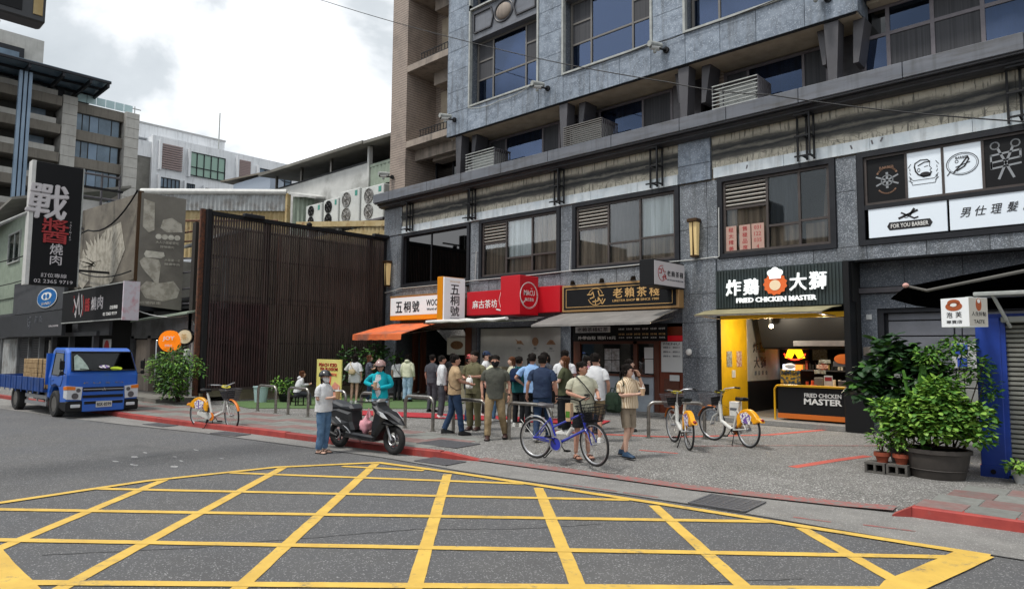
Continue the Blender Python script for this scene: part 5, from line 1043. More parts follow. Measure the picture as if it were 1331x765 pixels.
for x0, x1, mt in ((-30.3,-29.9,'grey_panel'),(-28.4,-28.1,'beige_plaster'),(-27.3,-26.9,'interior_wall'),(-26.0,-25.6,'beige_plaster'),(-24.4,-23.7,'corr_grey')): M().box(x0, x1, -7.3, -7.1, 0, 2.25).build('pier', mt, row)
M().box(-29.9,-28.4,-7.2,-7.12,0,2.2).build('door', 'beige_plaster', row); M().box(-26.9,-26.0,-7.1,-7.05,.1,2.1).build('glass_door', 'glass_dark', row)
mat('drape', '6b3a28', .8, col2='2e211c', sc_=8, lo=.45, hi=.55)
M().box(-28.1,-27.3,-7.05,-7.02,.2,2.2).build('printed_panel', 'drape', row); M().box(-25.6,-24.4,-7.1,-7.0,0,2.2).build('door', 'interior_wall', row)
M().loft([[(-30.2,-7.3,2.15),(-30.2,-7.3,2.8),(-30.2,-6.9,2.8),(-30.2,-6.9,2.15)],[(-23.65,-7.3,2.15),(-23.65,-7.3,3.05),(-23.65,-6.9,3.05),(-23.65,-6.9,2.15)]]).build('fascia', 'mid_panel', row)
M().loft([[(-29,-7.75,2.76),(-29,-7.75,2.82),(-29,-7.1,3.0),(-29,-7.1,2.94)],[(-23.6,-7.75,2.93),(-23.6,-7.75,2.99),(-23.6,-7.1,3.15),(-23.6,-7.1,3.09)]]).build('eave_sheet', 'corr_green', row)
M().box(-30.4, -23.6, -7.25, -6.2, 2.1, 2.15).build('ceiling', 'interior_dark', row)
for x in (-29.6,-28.3,-27.2): M().cyl((x,-6.9,2.095),(x,-6.9,2.08),.1,n=12).build('downlight', 'lamp_glow', row)
M().box(-30.5, -23.6, -8.6, -6.2, 0, .14).build('step', 'concrete_dark', row); M().box(-60, -30.5, -8.9, -6.6, 0, .02).build('apron', 'concrete_dark', row)
t = flat('hanging_poster', 'pale banner with a red round logo in the doorway of the left shop', 'banner', -31.3,-30.3,1.0,2.12,-8.0,'paper'); art(ellp(-30.8, 1.72, .32, .36), t, -8.01, 'sign_red'); txt('Coke', t, (-30.8,-8.02,1.72), .13, 'paper', w=.4, shear=.3, d=.004)
# signs
t = thing('shop_sign', 'long black restaurant sign with white and red calligraphy and phone number', 'shop sign', (-30, -8.9, 2.75))
M().bbx(-33.6,-26.1,-8.95,-8.6,2.76,4.08,.02).build('sign_board', 'panel_dark', t); m = M(); m.box(-33.6,-26.1,-8.965,-8.95,4.04,4.08); m.box(-33.6,-26.1,-8.965,-8.95,2.76,2.8); m.build('edge', 'trim_white', t)
mat('faded_print', 'c9c4cc', .6, col2='c08f98', sc_=4, lo=.5, hi=.7); M().box(-26.09,-26.0,-8.97,-8.45,2.74,4.1).build('sign_end', 'faded_print', t)
art(stroke([(-31.6,3.0),(-31.3,3.9),(-31.1,3.1)], .1)+stroke([(-31.9,3.7),(-31.5,3.3),(-31.7,3.1)], .09)+stroke([(-30.9,3.85),(-30.75,3.3),(-30.9,3.0)], .07), t, -8.96, 'sign_grey')
art(stroke([(-31.95,3.85),(-31.8,3.5),(-31.95,3.2)], .05)+stroke([(-30.7,3.8),(-30.55,3.4),(-30.7,3.05)], .05), t, -8.958, 'sign_red')
txt('醬', t, (-30.1,-8.96,3.42), .5, 'sign_red', w=.62, bold=.03); txt('燒', t, (-29.3,-8.96,3.44), .5, 'sign_grey', w=.6, bold=.03); txt('肉', t, (-28.55,-8.96,3.46), .5, 'sign_grey', w=.6, bold=.03)
txt('訂位專線', t, (-27.0,-8.96,3.22), .13, 'pure_white', w=.8); txt('02 2365 9719', t, (-27.4,-8.96,3.0), .11, 'pure_white', w=1.5)
t = thing('blade_sign', 'tall black vertical sign with huge white and red brush characters and white edge', 'blade sign', (-29, -10.4, 4))
M().bbx(-29.45,-29,-11.12,-9.6,4.0,8.45,.015).build('sign_case', 'panel_dark', t); M().box(-29.47,-28.99,-11.24,-11.12,3.99,8.46).build('white_edge', 'white_paint', t); M().box(-29.0,-28.985,-9.64,-9.6,4.0,8.45).build('side_line', 'trim_white', t)
txt('戰', t, (-28.97,-10.72,7.02), 1.25, 'sign_grey', U=(0,1,0), w=1.25, bold=.05, shear=.1, d=.12); txt('醬', t, (-28.97,-10.42,5.98), .9, 'sign_red', U=(0,1,0), w=.82, bold=.02, d=.05)
txt('燒', t, (-28.97,-10.35,5.32), .4, 'sign_grey', U=(0,1,0), w=.4, bold=.02); txt('肉', t, (-28.97,-10.35,4.93), .36, 'sign_grey', U=(0,1,0), w=.36, bold=.02)
for i, c in enumerate('YAKINIKU'): txt(c, t, (-28.97,-9.95,6.35-.09*i), .06, 'sign_grey', U=(0,1,0), d=.004)
txt('訂位專線', t, (-28.97,-10.38,4.36), .15, 'sign_grey', U=(0,1,0), w=.8); txt('02 2365 9719', t, (-28.97,-10.38,4.14), .13, 'sign_grey', U=(0,1,0), w=1.2)
for z in (4.6, 7.8): M().box(-29.3,-29.2,-9.6,-8.2,z,z+.08).build('arm', 'black_metal', t)
M().cyl((-29.3,-11.2,6.6),(-31,-12.0,6.1),.06).build('lamp_arm', 'trim_white', t)
t = thing('shop_sign', 'charcoal sign board with blue oval logo below the tall blade sign', 'shop sign', (-39, -8.6, 3.4)); M().box(-44.5,-34.9,-8.6,-8.45,3.45,5.1).build('sign_board', 'grey_panel', t)
mat('logo_blue', '1565a8', .4); art(ellp(-37.6,4.06,1.75,.46,28), t, -8.64, 'pure_white'); art(ellp(-37.6,4.06,1.66,.42,28), t, -8.65, 'logo_blue'); art(ellp(-37.6,4.14,.9,.18,16), t, -8.66, 'pure_white'); art(ellp(-37.9,4.13,.25,.12,12)+ellp(-37.3,4.13,.25,.12,12), t, -8.67, 'logo_blue'); txt('SHABU', t, (-37.6,-8.66,3.8), .12, 'sign_grey', w=1.6)
t = thing('shop_sign', 'dark lower sign board with thin grey characters at the left edge', 'shop sign', (-39, -8.9, 2.3)); M().loft([[(x,-8.9,2.28),(x,-8.75,2.28),(x,-8.75,3.36),(x,-8.9,3.36)] for x in (-46.5,-33.7)]).build('sign_board', 'dark_panel', t); txt('好', t, (-39.3,-8.91,2.95), .62, 'ink_grey', w=.7); txt('初', t, (-38.0,-8.91,3.05), .35, 'ink_grey', w=.5); txt('茶', t, (-37.2,-8.91,3.05), .35, 'ink_grey', w=.5); txt('TEA & HOUSE', t, (-35,-8.91,2.7), .08, 'sign_grey', w=1.6)
t = thing('shop_sign', 'narrow dark panel under the long restaurant sign', 'shop sign', (-31.8, -8.3, 2.3)); M().box(-34.3,-29.4,-8.36,-8.25,2.26,2.9).build('sign_board', 'grey_panel', t)
# big faded hoarding, two faces
mat('hoard_a', '645e55', .8, col2='7d776b', sc_=1.3, stretch=(.6, 1, 1), lo=.38, hi=.66, dirt='57524a', dsc=.7, dlo=.5, dhi=.62); mat('hoard_b', '77736a', .8, col2='6a665e', sc_=1.5, dirt='5a564f', dsc=.9); mat('faded_pic', 'b3aea1', .8, col2='928d80', sc_=4, lo=.42, hi=.6)
t = thing('hoarding', 'large faded two sided hoarding with washed out food pictures above the shops', 'hoarding', (-28, -8.3, 3.4))
M().loft([[(x,-8.5,z0),(x,-8.4,z0),(x,-8.4,z1),(x,-8.5,z1)] for x,z0,z1 in ((-33.8,4.3,7.62),(-26.35,4.2,7.33))]).build('left_face', 'hoard_a', t)
M().loft([[(x,y,z0),(x-.1,y,z0),(x-.1,y,z1),(x,y,z1)] for x,y,z0,z1 in ((-26.2,-8.5,3.3,7.33),(-25.8,-7.1,3.15,7.25))]).build('right_face', 'hoard_b', t)
M().box(-26.38,-26.2,-8.56,-8.42,3.2,7.38).build('corner_post', 'bronze', t)
art([[(-33.6,4.6),(-32.8,5.9),(-32.0,5.3),(-31.8,4.5),(-32.6,4.2)]], t, -8.515, 'faded_pic', 'faded_picture'); art([[(-31.6,4.3),(-31.2,5.9),(-29.9,6.4),(-28.2,6.5),(-27.6,5.4),(-28.8,4.3),(-30.2,4.0)]], t, -8.515, 'faded_pic', 'faded_picture')
def yzart(polys, x, mt, par, nm='faded_picture'):
    m = M()
    for P in polys: m.prism(P, (x, 0, 0), (0, 1, 0), (0, 0, 1), (.008, 0, 0))
    m.build(nm, mt, par)
mat('faded_white', 'c9c5b8', .8, col2='a8a496', sc_=6)
def sk(P): return P
m = M()
def hp(P): m.prism(P, (-26.19+.0, 0, 0), (0.27, .963, 0), (0, 0, 1), (.02, -.006, 0))
# pictures on the right face, measured along the board
for P in ([(-8.4,6.0),(-8.4,7.0),(-7.95,6.95),(-8.0,5.9)], [(-8.35,4.9),(-7.8,5.0),(-7.75,4.7),(-7.95,4.1),(-8.3,4.6)]): pass
def bp(u, z): return (u*1.45, z)
def bface(polys, mt, nm='faded_picture', off=.012):
    m = M(); O = V((-26.2, -8.5, 0)); U = V((.4, 1.4, 0)).normalized(); n = V((U.y, -U.x, 0))
    for P in polys: M().prism([bp(*p) for p in P], O+n*off, U, (0, 0, 1), n*-.008).build(nm, mt, t)
bface([[(.06,6.1),(.06,7.1),(.3,7.0),(.32,6.0),(.2,5.9)],[(.45,6.1),(.5,6.4),(.7,6.5),(.92,6.3),(.95,6.0),(.6,5.95)],[(.03,4.85),(.12,5.0),(.45,4.95),(.5,4.75),(.47,4.1),(.4,4.1),(.1,4.6)],[(.05,3.9),(.2,4.15),(.5,4.1),(.8,4.2),(.95,3.9),(.9,3.6),(.6,3.45),(.2,3.55)]], 'faded_pic')
bface([[(u+.0+.07*cos(a), 5.78+.1*sin(a)) for a in [i*pi/5 for i in range(10)]] for u in (.42,.56,.7,.84)]+[[(.12,5.12),(.16,5.25),(.55,5.22),(.58,5.08),(.5,5.0),(.16,5.0)]], 'faded_white', 'faded_lettering_blob')
Uh = V((.4, 1.4, 0)).normalized()
def bt(s, u, z, h, w):
    p = V((-26.2,-8.5,0))+Uh*u*1.45+V((Uh.y,-Uh.x,0))*.015; txt(s, t, (p.x,p.y,z), h, 'faded_white', U=tuple(Uh), w=w, d=.006, bold=.02)
bt('大人小孩都愛吃', .62, 5.58, .1, .75); bt('好味燒肉', .62, 5.42, .09, .45); bt('大里第一名', .75, 4.95, .09, .5); bt('精選牛肉', .75, 4.8, .09, .5); bt('期間限定', .3, 3.38, .1, .7)
for k in range(15):      # washed-out leafy picture on the left face: a fan of pale blades
    a_ = rad(8+11*k); L_ = 1.25+.5*random.random(); cx_, cz_ = -30.6+.12*random.random(), 5.0; ca, sa = cos(a_)*1.9, sin(a_)
    art([[(cx_+ca*.25-sa*.12, cz_+sa*.25+.05), (cx_+ca*L_*.6-sa*.22, cz_+sa*L_*.6+.1*ca), (cx_+ca*L_, cz_+sa*L_), (cx_+ca*L_*.6+sa*.22, cz_+sa*L_*.6-.1*ca), (cx_+ca*.25+sa*.12, cz_+sa*.25-.05)]], t, -8.52-.0015*k, 'faded_pic', 'faded_picture')
M().box(-26.1,-23.8,-7.1,-7.0,3.2,3.3).build('support_beam', 'black_metal', t)
cable([(-60,-9,7.4),(-29.3,-9.3,6.2),(-26.3,-8.6,7.4)], .03, 'black_metal', 'black wire sagging from the green shophouse to the hoarding corner', cat='wire', name='wire', sag=.5)
cable([(-60,-9.2,5.6),(-34.2,-8.7,5.3),(-26.4,-8.65,4.5)], .025, 'black_metal', 'black wire running behind the blade sign above the oval logo board', cat='wire', name='wire', sag=.35)
cable([(-26.3,-8.4,3.1),(-24.6,-7.2,2.95),(-23.4,-7.5,2.6)], .02, 'iv_white', 'loose pale cable under the eave beside the slatted screen', cat='cable', sag=.15)
# projecting round shop signs
t = thing('round_sign', 'orange oval hanging sign with white letters beside the slatted screen', 'round sign', (-24.4, -8, 2)); U_ = (.72, .69, 0); Nn = V((.69, -.72, 0))
def disc(c, rx, rz, th, mt, nm, par):
    c = V(c); U = V(U_).normalized(); m = M(); m.prism([(rx*cos(a), rz*sin(a)) for a in [i*pi/14 for i in range(28)]], c+Nn*th/2, U, (0, 0, 1), Nn*-th); m.build(nm, mt, par)
mat('joy_orange', 'ee7d12', .35, emit=.25); mat('bun_face', 'd9c7a5', .5, emit=.1)
disc((-24.4,-7.95,2.02), .37, .36, .12, 'joy_orange', 'sign_disc', t); txt('JOY', t, (-24.35,-8.02,2.1), .17, 'pure_white', U=U_, w=.4, bold=.04); txt('茶飲店', t, (-24.35,-8.02,1.87), .08, 'pure_white', U=U_, w=.26)
t2 = thing('round_sign', 'small beige round sign with dark rim beside the orange oval sign', 'round sign', (-24.2, -7.5, 2.1)); disc((-24.1,-7.55,2.17), .27, .27, .12, 'plastic_black', 'rim', t2); disc((-24.06,-7.59,2.17), .23, .23, .12, 'bun_face', 'sign_disc', t2); txt('茶', t2, (-24.0,-7.66,2.17), .2, 'gold', U=U_)
M().tube([(-24.1,-7.5,2.2),(-23.8,-7.4,2.25),(-23.6,-7.4,2.2)], .025, 6).build('arm', 'black_metal', t2)
t3 = thing('meter_pipe', 'grey electric meter and pipe on the rusty post below the round signs', 'meter', (-23.6, -7.6, 1.5)); M().bbx(-23.75,-23.55,-7.75,-7.6,1.3,1.75,.02).build('meter', 'iv_white', t3); M().tube([(-23.6,-7.6,1.9),(-23.6,-7.65,1.0),(-23.6,-7.6,.2)], .03, 6).build('pipe', 'grey_frame', t3)

# ------------------------------------------------------------------ sheds, roofs and air conditioners behind
def corr(t, a, b, z0, z1, mt, pitch=.22, nm='corrugated_sheet', zb=None):
    a, b = V((a[0], a[1], 0)), V((b[0], b[1], 0)); L_ = (b-a).length; d = (b-a)/L_; n = V((d.y, -d.x, 0)); k = int(L_/pitch)
    for s in range(0, k, 4):
        m = M(); P = []
        for i in range(s, min(k, s+4)+1):
            if i > k: break
            p = a+d*(pitch*i); P += [(p, 0), (p+d*pitch*.5, .05)] if i < min(k, s+4) else [(p, 0)]
        rg = [[q+n*o+V((0, 0, z0)), q+n*o+V((0, 0, z1))] for q, o in P]; m.loft(rg, cap=False).build(nm, mt, t)
t = thing('corrugated_shed', 'rusty cream and grey corrugated metal shed above the slatted screen', 'shed', (-34, -2, 6))
corr(t, (-38.5,-4.4), (-33.0,.7), 9.0, 9.95, 'corr_grey'); corr(t, (-38.6,-4.3), (-33.1,.8), 6.5, 9.02, 'corr_beige'); corr(t, (-32.7,.95), (-31.9,1.9), 7.5, 9.75, 'corr_green')
M().cyl((-38.6,-4.5,9.98),(-32.95,.72,9.98),.16,n=10).build('ridge_roll', 'white_paint', t); M().box(-32.95,-32.75,.65,.85,6.5,9.9).build('rust_post', 'corr_beige', t)
M().loft([[(-33,.6,9.9),(-33,.6,10.0),(-33.2,3,10.3),(-33.2,3,10.2)],[(-31.2,1.4,9.5),(-31.2,1.4,9.6),(-31.4,3,9.9),(-31.4,3,9.8)]]).build('roof_sheet', 'concrete', t)
M().tube([(-38.6,-4.6,8.4),(-33.2,.4,8.45)], .06, 6).build('pipe', 'rust', t)
t = thing('scaffold', 'messy struts and pipes between the hoarding and the slatted screen', 'scaffold', (-26, -6, 0))
mat('teal_sheet', '5c6668', .6, col2='48504f', sc_=2)
for z in (3.4,3.9,4.5,5.1,5.7,6.0): M().tube([(-26.5,-7.2,z),(-23.9,-6.6,z+random.uniform(-.2,.2))], .035, 6).build('strut', 'grey_frame' if z < 5.5 else 'rust', t)
M().box(-26.3,-23.8,-6.4,-6.3,3.2,5.6).build('sheet', 'teal_sheet', t); M().box(-26.0,-25.6,-6.5,-6.4,3.4,4.3).build('window_box', 'glass_dark', t)
M().loft([[(-26.6,-6.9,5.5),(-26.6,-6.9,5.6),(-26.6,-5.5,6.0),(-26.6,-5.5,5.9)],[(-23.8,-6.7,5.7),(-23.8,-6.7,5.8),(-23.8,-5.5,6.2),(-23.8,-5.5,6.1)]]).build('tin_roof', 'corr_grey', t)
t = thing('roof_shed', 'concrete rooftop with open steel shed behind the air conditioners', 'building', (-32, 3, 0))
M().loft([[(x,2,0),(x,9,0),(x,9,z),(x,2,z)] for x,z in ((-37.5,9.9),(-37.3,10.9),(-27.4,10.85))]).build('wall', 'concrete', t)
M().loft([[(x,1.97,z),(x,1.97,z+.08),(x,2.1,z+.08),(x,2.1,z)] for x,z in ((-37.3,10.9),(-27.4,10.84))]).build('coping', 'dark_frame', t)
M().loft([[(-37.6,1.4,11.75),(-37.6,1.4,11.9),(-38,9,12.5),(-38,9,12.35)],[(-27.2,1.4,11.6),(-27.2,1.4,11.75),(-27.2,9,12.5),(-27.2,9,12.35)]]).build('roof_sheet', 'concrete_dark', t)
M().loft([[(-27.1,1.4,11.55),(-27.1,1.4,11.7),(-27.1,9,12.4),(-27.1,9,12.3)],[(-23.5,1.6,11.55),(-23.5,1.6,11.7),(-23.5,9,12.4),(-23.5,9,12.3)]]).build('roof_sheet', 'concrete_dark', t)
for x in (-36.8,-34,-31,-27.5): M().box(x,x+.12,2.05,2.17,10.9,11.75).build('steel_post', 'steel', t)
M().box(-37.3,-24,7,7.1,10.8,12.3).build('inner_wall', 'interior_wall', t)
corr(t, (-27.3,2.0), (-23.6,2.0), 9.6, 10.6, 'corr_green', .3); M().box(-27.3,-23.6,1.95,2.05,10.55,10.68).build('rail', 'corr_green', t); M().box(-27.3,-23.5,2.1,9,7,9.55).build('lower_block', 'interior_wall', t)
M().box(-27.45,-27.3,1.9,2.1,7,11.6).build('corner_post', 'concrete', t)
M().loft([[(-40.8,1.4,9.0),(-42.5,3,9.0),(-42.5,3,11.9),(-40.8,1.4,11.8)],[(-39.1,2.9,9.0),(-41,4.8,9.0),(-41,4.8,12.6),(-39.1,2.9,12.5)]]).build('side_wall', 'pale_blue_wall', t)
M().loft([[(-41.3,.8,11.9),(-41.3,.8,12.0),(-43,3,12.4),(-43,3,12.3)],[(-38.8,3.0,12.6),(-38.8,3.0,12.7),(-40.5,5,13.1),(-40.5,5,13.0)]]).build('tin_roof', 'tin_brown', t)
t = thing('beam_parapet', 'cream corrugated parapet under the white air conditioners', 'parapet', (-27, .6, 6)); M().loft([[(x,.5,z),(x,.5,z+.25),(x,.9,z+.25),(x,.9,z)] for x,z in ((-31.5,7.95),(-23.6,7.05))]).build('coping', 'corr_beige', t); corr(t, (-30.5,.6), (-23.6,.6), 5.6, 7.25, 'corr_beige', .3)
mat('ac_white', 'c6c9c6', .5, col2='b9bcb9', sc_=2); mat('grille', '8f8f8d', .5, col2='6d6a66', sc_=8)
def acu(x0, x1, z0, z1, dark, label):
    t = thing('air_conditioner', label, 'air conditioner', (x0, 1.2, z0), 0, 'white outdoor air conditioning units')
    M().bbx(x0, x1, 1.2, 1.9, z0, z1, .03).build('casing', 'ac_white', t); w = x1-x0; cx = x0+w*.36; r = min(w*.3, (z1-z0)*.21)
    for k in (.27, .73):
        cz = z0+(z1-z0)*k
        M().cyl((cx, 1.19, cz), (cx, 1.195, cz), r, n=20).build('fan_opening', 'plastic_black' if dark else 'grille', t)
        m = M(); m.torus((cx, 1.17, cz), (0, 1, 0), r, .02, 20, 5); m.torus((cx, 1.165, cz), (0, 1, 0), r*.6, .012, 18, 4)
        for a in range(6): m.cyl((cx, 1.165, cz), (cx+r*cos(a*pi/3+.3), 1.165, cz+r*sin(a*pi/3+.3)), .012, n=4)
        m.sph((cx, 1.16, cz), r*.2, 8, 5); m.build('fan_guard', 'plastic_black' if dark else 'grille', t)
    M().box(x1-w*.22, x1-w*.1, 1.19, 1.2, z1-.35, z1-.1).build('label', mat('teal_label', '3f8a7c', .5) if 'teal_label' not in MT else 'teal_label', t)
    M().box(x0+.1, x0+.2, 1.3, 1.8, z0-.6, z0).build('stand', 'concrete', t); M().box(x1-.2, x1-.1, 1.3, 1.8, z0-.6, z0).build('stand', 'concrete', t)
acu(-31.8,-30.3,7.95,9.15,True,'twin fan air conditioner at the left end of the rooftop row, dark fans'); acu(-30.1,-28.8,7.8,9.2,True,'second twin fan air conditioner from the left, dark fans'); acu(-28.65,-27.0,7.76,9.4,False,'third twin fan air conditioner from the left, grey grilles'); acu(-26.85,-25.1,7.72,9.3,False,'twin fan air conditioner nearest the grey building, grey grilles')
M().box(-28.7,-25,1.1,1.3,7.62,7.72).build('shelf', 'grey_frame', t)
# green sided building at far left edge
t = thing('shophouse', 'pale green corrugated upper storey at the left edge behind the blade sign', 'building', (-47, -7, 3.6)); corr(t, (-53,-8.0), (-44.5,-8.0), 4.6, 9.2, 'corr_green', .45); M().box(-53,-44.5,-7.95,-3,3.6,9.2).build('body', 'corr_green', t)
M().loft([[(-56,-9.2,8.6),(-56,-9.2,8.75),(-56,-3,11.2),(-56,-3,11.05)],[(-45,-8.9,9.75),(-45,-8.9,9.9),(-45,-3,11.6),(-45,-3,11.45)]]).build('roof', 'concrete_dark', t); window(-49.5,-46.6,6.6,8.4,-8.12,[-48],None,'trim_white','glass',.08,par=t,back=None)
M().box(-41.5,-34.5,-8.2,-3,3.6,6.0).build('side_body', 'concrete_dark', t)
t = thing('pipe_scaffold', 'thin rusty scaffold frame standing above the shops behind the blade sign', 'scaffold', (-33, -8, 6)); m = M()
for z in (6.8, 8.2, 9.2): m.tube([(-33,-8.7,z),(-33,-7.2,z)], .05, 5)
for y in (-8.7,-7.9,-7.2): m.tube([(-33,y,5.5),(-33,y,9.3)], .05, 5)
m.build('frame', 'grey_frame', t); M().box(-33.3,-33.2,-8.7,-7.2,6.9,8.1).build('white_box', 'white_paint', t)

# ------------------------------------------------------------------ far apartment block
ap = thing('apartment_block', 'tall grey apartment block with deep balconies and blue steel column at far left', 'building', (-80, 0, 0))
mat('apt_slab', '79736a', .8, streak=.5, col2='6f6a61', sc_=1); mat('apt_stone', 'b3b1ab', .8, streak=.25, col2='a5a39d', sc_=1.2); mat('apt_dark', '34332f', .9); mat('apt_glass', '6c8192', .3, col2='4d5f6e', sc_=.5); mat('steel_blue', '7f93a6', .5, col2='6c8094', sc_=.5)
M().box(-90,-75,-30,5.9,0,24.6).build('core', 'apt_dark', ap)
for k in range(8):
    zt = 24.8-2.62*k; zb = zt-.98
    M().bbx(-75,-73,.55,4.7,zb,zt,.03).build('balcony_slab', 'apt_slab', ap)
    M().bbx(-75,-72.2,-9,-.7,zb,zt-.1,.03).build('balcony_slab', 'apt_slab', ap); M().bbx(-75,-72.2,-30,-9.3,zb,zt-.1,.03).build('balcony_slab', 'apt_slab', ap)
    f = M().box(-73.45,-73.35,.55,4.5,zt-2.62,zb).build('window', 'apt_dark', ap)
    for a, b, mt in ((.65,1.2,'apt_glass'),(1.3,1.8,'apt_glass'),(1.9,2.6,'steel_blue'),(2.65,3.7,'apt_glass'),(3.8,4.4,'apt_glass')): M().box(-73.35,-73.3,a,b,zt-2.55,zb-.05).build('pane', mt, f)
    M().box(-74.6,-74.5,-9,-.8,zt-2.62,zb).build('window', 'apt_dark', ap); M().box(-73.1,-72.6,-8,-1.0,zt-.1,zt+.5).build('planter', 'apt_stone', ap)
    M().box(-74.4,-74.3,-3,-1.5,zt-2.5,zb-.1).build('pane', 'apt_glass', ap)
M().bbx(-75,-72.4,-.6,.6,0,25.0,.03).build('pier', 'apt_stone', ap); M().bbx(-75,-72.4,4.7,5.95,0,24.8,.03).build('pier', 'apt_stone', ap)
for k in range(25): M().box(-72.4,-72.38,4.7,5.95,24.2-k*.98,24.23-k*.98).build('stone_joint', 'apt_slab', ap); M().box(-72.4,-72.38,-.6,.6,24.2-k*.98,24.23-k*.98).build('stone_joint', 'apt_slab', ap)
for y in (-4.35,-4.0,-3.65): M().box(-70.2,-69.8,y-.12,y+.12,0,25.4).build('steel_column', 'steel_blue', ap)
M().box(-70.35,-70.2,-4.4,-3.6,0,25.3).build('column_web', 'dark_frame', ap)
M().loft([[(x,y,z) for y,z in ((-14,25.4),(2.2,25.4),(2.2,25.7),(-14,25.7))] for x in (-76,-68.5)]).build('canopy_edge', 'dark_frame', ap) if 0 else None
for y in (-14,-11.5,-9,-6.5,-4,-1.5,.6,2.0): M().box(-76,-68.6,y-.1,y+.1,25.4,25.75).build('canopy_beam', 'dark_frame', ap)
for x in (-76,-73.5,-71,-68.6): M().box(x-.1,x+.1,-14,2.2,25.75,25.95).build('canopy_beam', 'dark_frame', ap)
M().box(-76,-68.6,-14,2.2,25.97,26.03).build('canopy_glass', 'apt_glass', ap); M().box(-73.2,-72.9,-1.0,-.4,24.8,25.7).build('steel_post', 'dark_frame', ap)
mat('rail_glass', 'a9c2c4', .2); 
for i in range(6): M().box(-72.9,-72.85,.65+.8*i,1.4+.8*i,24.85,25.6).build('glass_rail', 'rail_glass', ap)
M().box(-84,-77,-22,-1.4,24.6,31.2).build('penthouse', 'apt_stone', ap); M().box(-77,-76.6,-12,-3.0,27.4,29.8).build('window', 'dark_frame', ap); M().box(-76.7,-76.5,-12,-3.4,28,29.3).build('pane', 'apt_glass', ap)
M().cyl((-78,7.2,24),(-78,7.2,27.3),.05,n=5).build('antenna', 'trim_white', ap); M().box(-78.05,-77.95,6.6,7.8,27.0,27.08).build('antenna_bar', 'trim_white', ap)
# ------------------------------------------------------------------ white office block
wb = thing('white_block', 'white modern block with square loggias and rust louvres in the distance', 'building', (-90, 18, 0))
mat('white_tile', 'e0e2e4', .6, streak=.35, col2='d2d5d8', sc_=.4); mat('roof_grey', 'a8a8a8', .7); mat('louvre_brown', '8d7b78', .6); mat('green_glass', '87a596', .25)
M().box(-100,-86.5,12,45,0,27.2).build('body', 'white_tile', wb); M().box(-100,-88.5,8,21.5,27.2,28.9).build('rooftop', 'white_tile', wb); M().box(-100,-88.4,8,21.6,28.9,29.1).build('roof_edge', 'roof_grey', wb)
M().box(-96,-87,8.8,12,0,24.5).build('side_wing', 'concrete_dark', wb); M().box(-96,-86.9,8.8,12,24.5,26.4).build('side_wing_top', 'white_tile', wb)
def lg(y0, y1, z0, z1, kind):
    f = M().box(-86.5,-85.9,y0-.25,y0,z0-.25,z1+.25).build('loggia_frame', 'white_tile', wb)
    if kind == 'l':
        for k in range(11): z = z0+(z1-z0)*(k+.5)/11; M().box(-86.4,-86.2,y0,y1,z-.09,z+.09).build('louvre', 'louvre_brown', f)
    else:
        M().box(-86.45,-86.35,y0,y1,z0,z1).build('pane', 'green_glass' if kind == 'g' else 'apt_glass', f); n = 5
        for k in range(n+1): y = y0+(y1-y0)*k/n; M().box(-86.35,-86.25,y-.05,y+.05,z0,z1).build('mullion', 'dark_frame', f)
        for k in (.0,.35,.97): z = z0+(z1-z0)*k; M().box(-86.35,-86.24,y0,y1,z,z+.09).build('mullion', 'dark_frame', f)
lg(12.9,15.4,23.3,26.4,'l'); lg(16.3,20.7,23.1,26.1,'g'); lg(22.4,24.1,24.0,26.4,'l'); lg(12.9,15.2,20.3,22.2,'w'); lg(15.9,17.0,20.3,22.0,'w'); lg(18.2,20.2,20.3,21.8,'w'); lg(25.2,30,24,25.8,'w')
M().cyl((-88,20.5,27),(-88,20.5,32.5),.08,n=5).build('lightning_rod', 'trim_white', wb)
# signboard whose corner hangs into the top left of the picture
t = thing('hanging_sign', 'dark corner of a large overhead sign box at the top left of the picture', 'overhead sign', (-9.5, -14.3, 6))
M().bbx(-14.5,-14.1,-19,-14.15,7.5,9.6,.03).build('sign_case', 'dark_panel', t); M().box(-14.1,-14.08,-14.34,-14.2,7.62,9.5).build('pale_edge', 'corr_beige', t); M().box(-14.1,-14.085,-18.8,-14.5,7.62,9.5).build('sign_face', 'panel_dark', t)
M().box(-14.1,-14.07,-15.15,-14.95,7.86,7.95).build('white_mark', 'pure_white', t); M().cyl((-14.35,-16.5,7.42),(-14.35,-14.75,7.42),.02,n=8).build('lamp_tube', 'pure_white', t)
M().cyl((-14.3,-18.5,-.12),(-14.3,-18.5,9.6),.12).build('pole', 'grey_frame', t)
# buildings across the street behind the camera (seen in the window reflections, and shading the street as they do)
ob_ = thing('opposite_building', 'grey apartment buildings on the opposite side of the street behind the viewer', 'building', (-15, -36, 0))
for x0, x1, h, mt in ((-70,-42,13,'concrete_dark'),(-41.5,-16,10.5,'beige_plaster'),(-15.5,8,12,'concrete_dark'),(8.5,35,9.5,'beige_plaster')):
    M().box(x0, x1, -46, -36, -.12, h).build('block', mt, ob_); n = int((x1-x0)/3)
    for f_ in range(int((h-1)/3)):
        for i in range(n): M().box(x0+.6+3*i, x0+2.4+3*i, -35.98, -35.9, 1+3*f_, 2.6+3*f_).build('window', 'apt_dark' if (i+f_) % 3 else 'apt_glass', ob_)
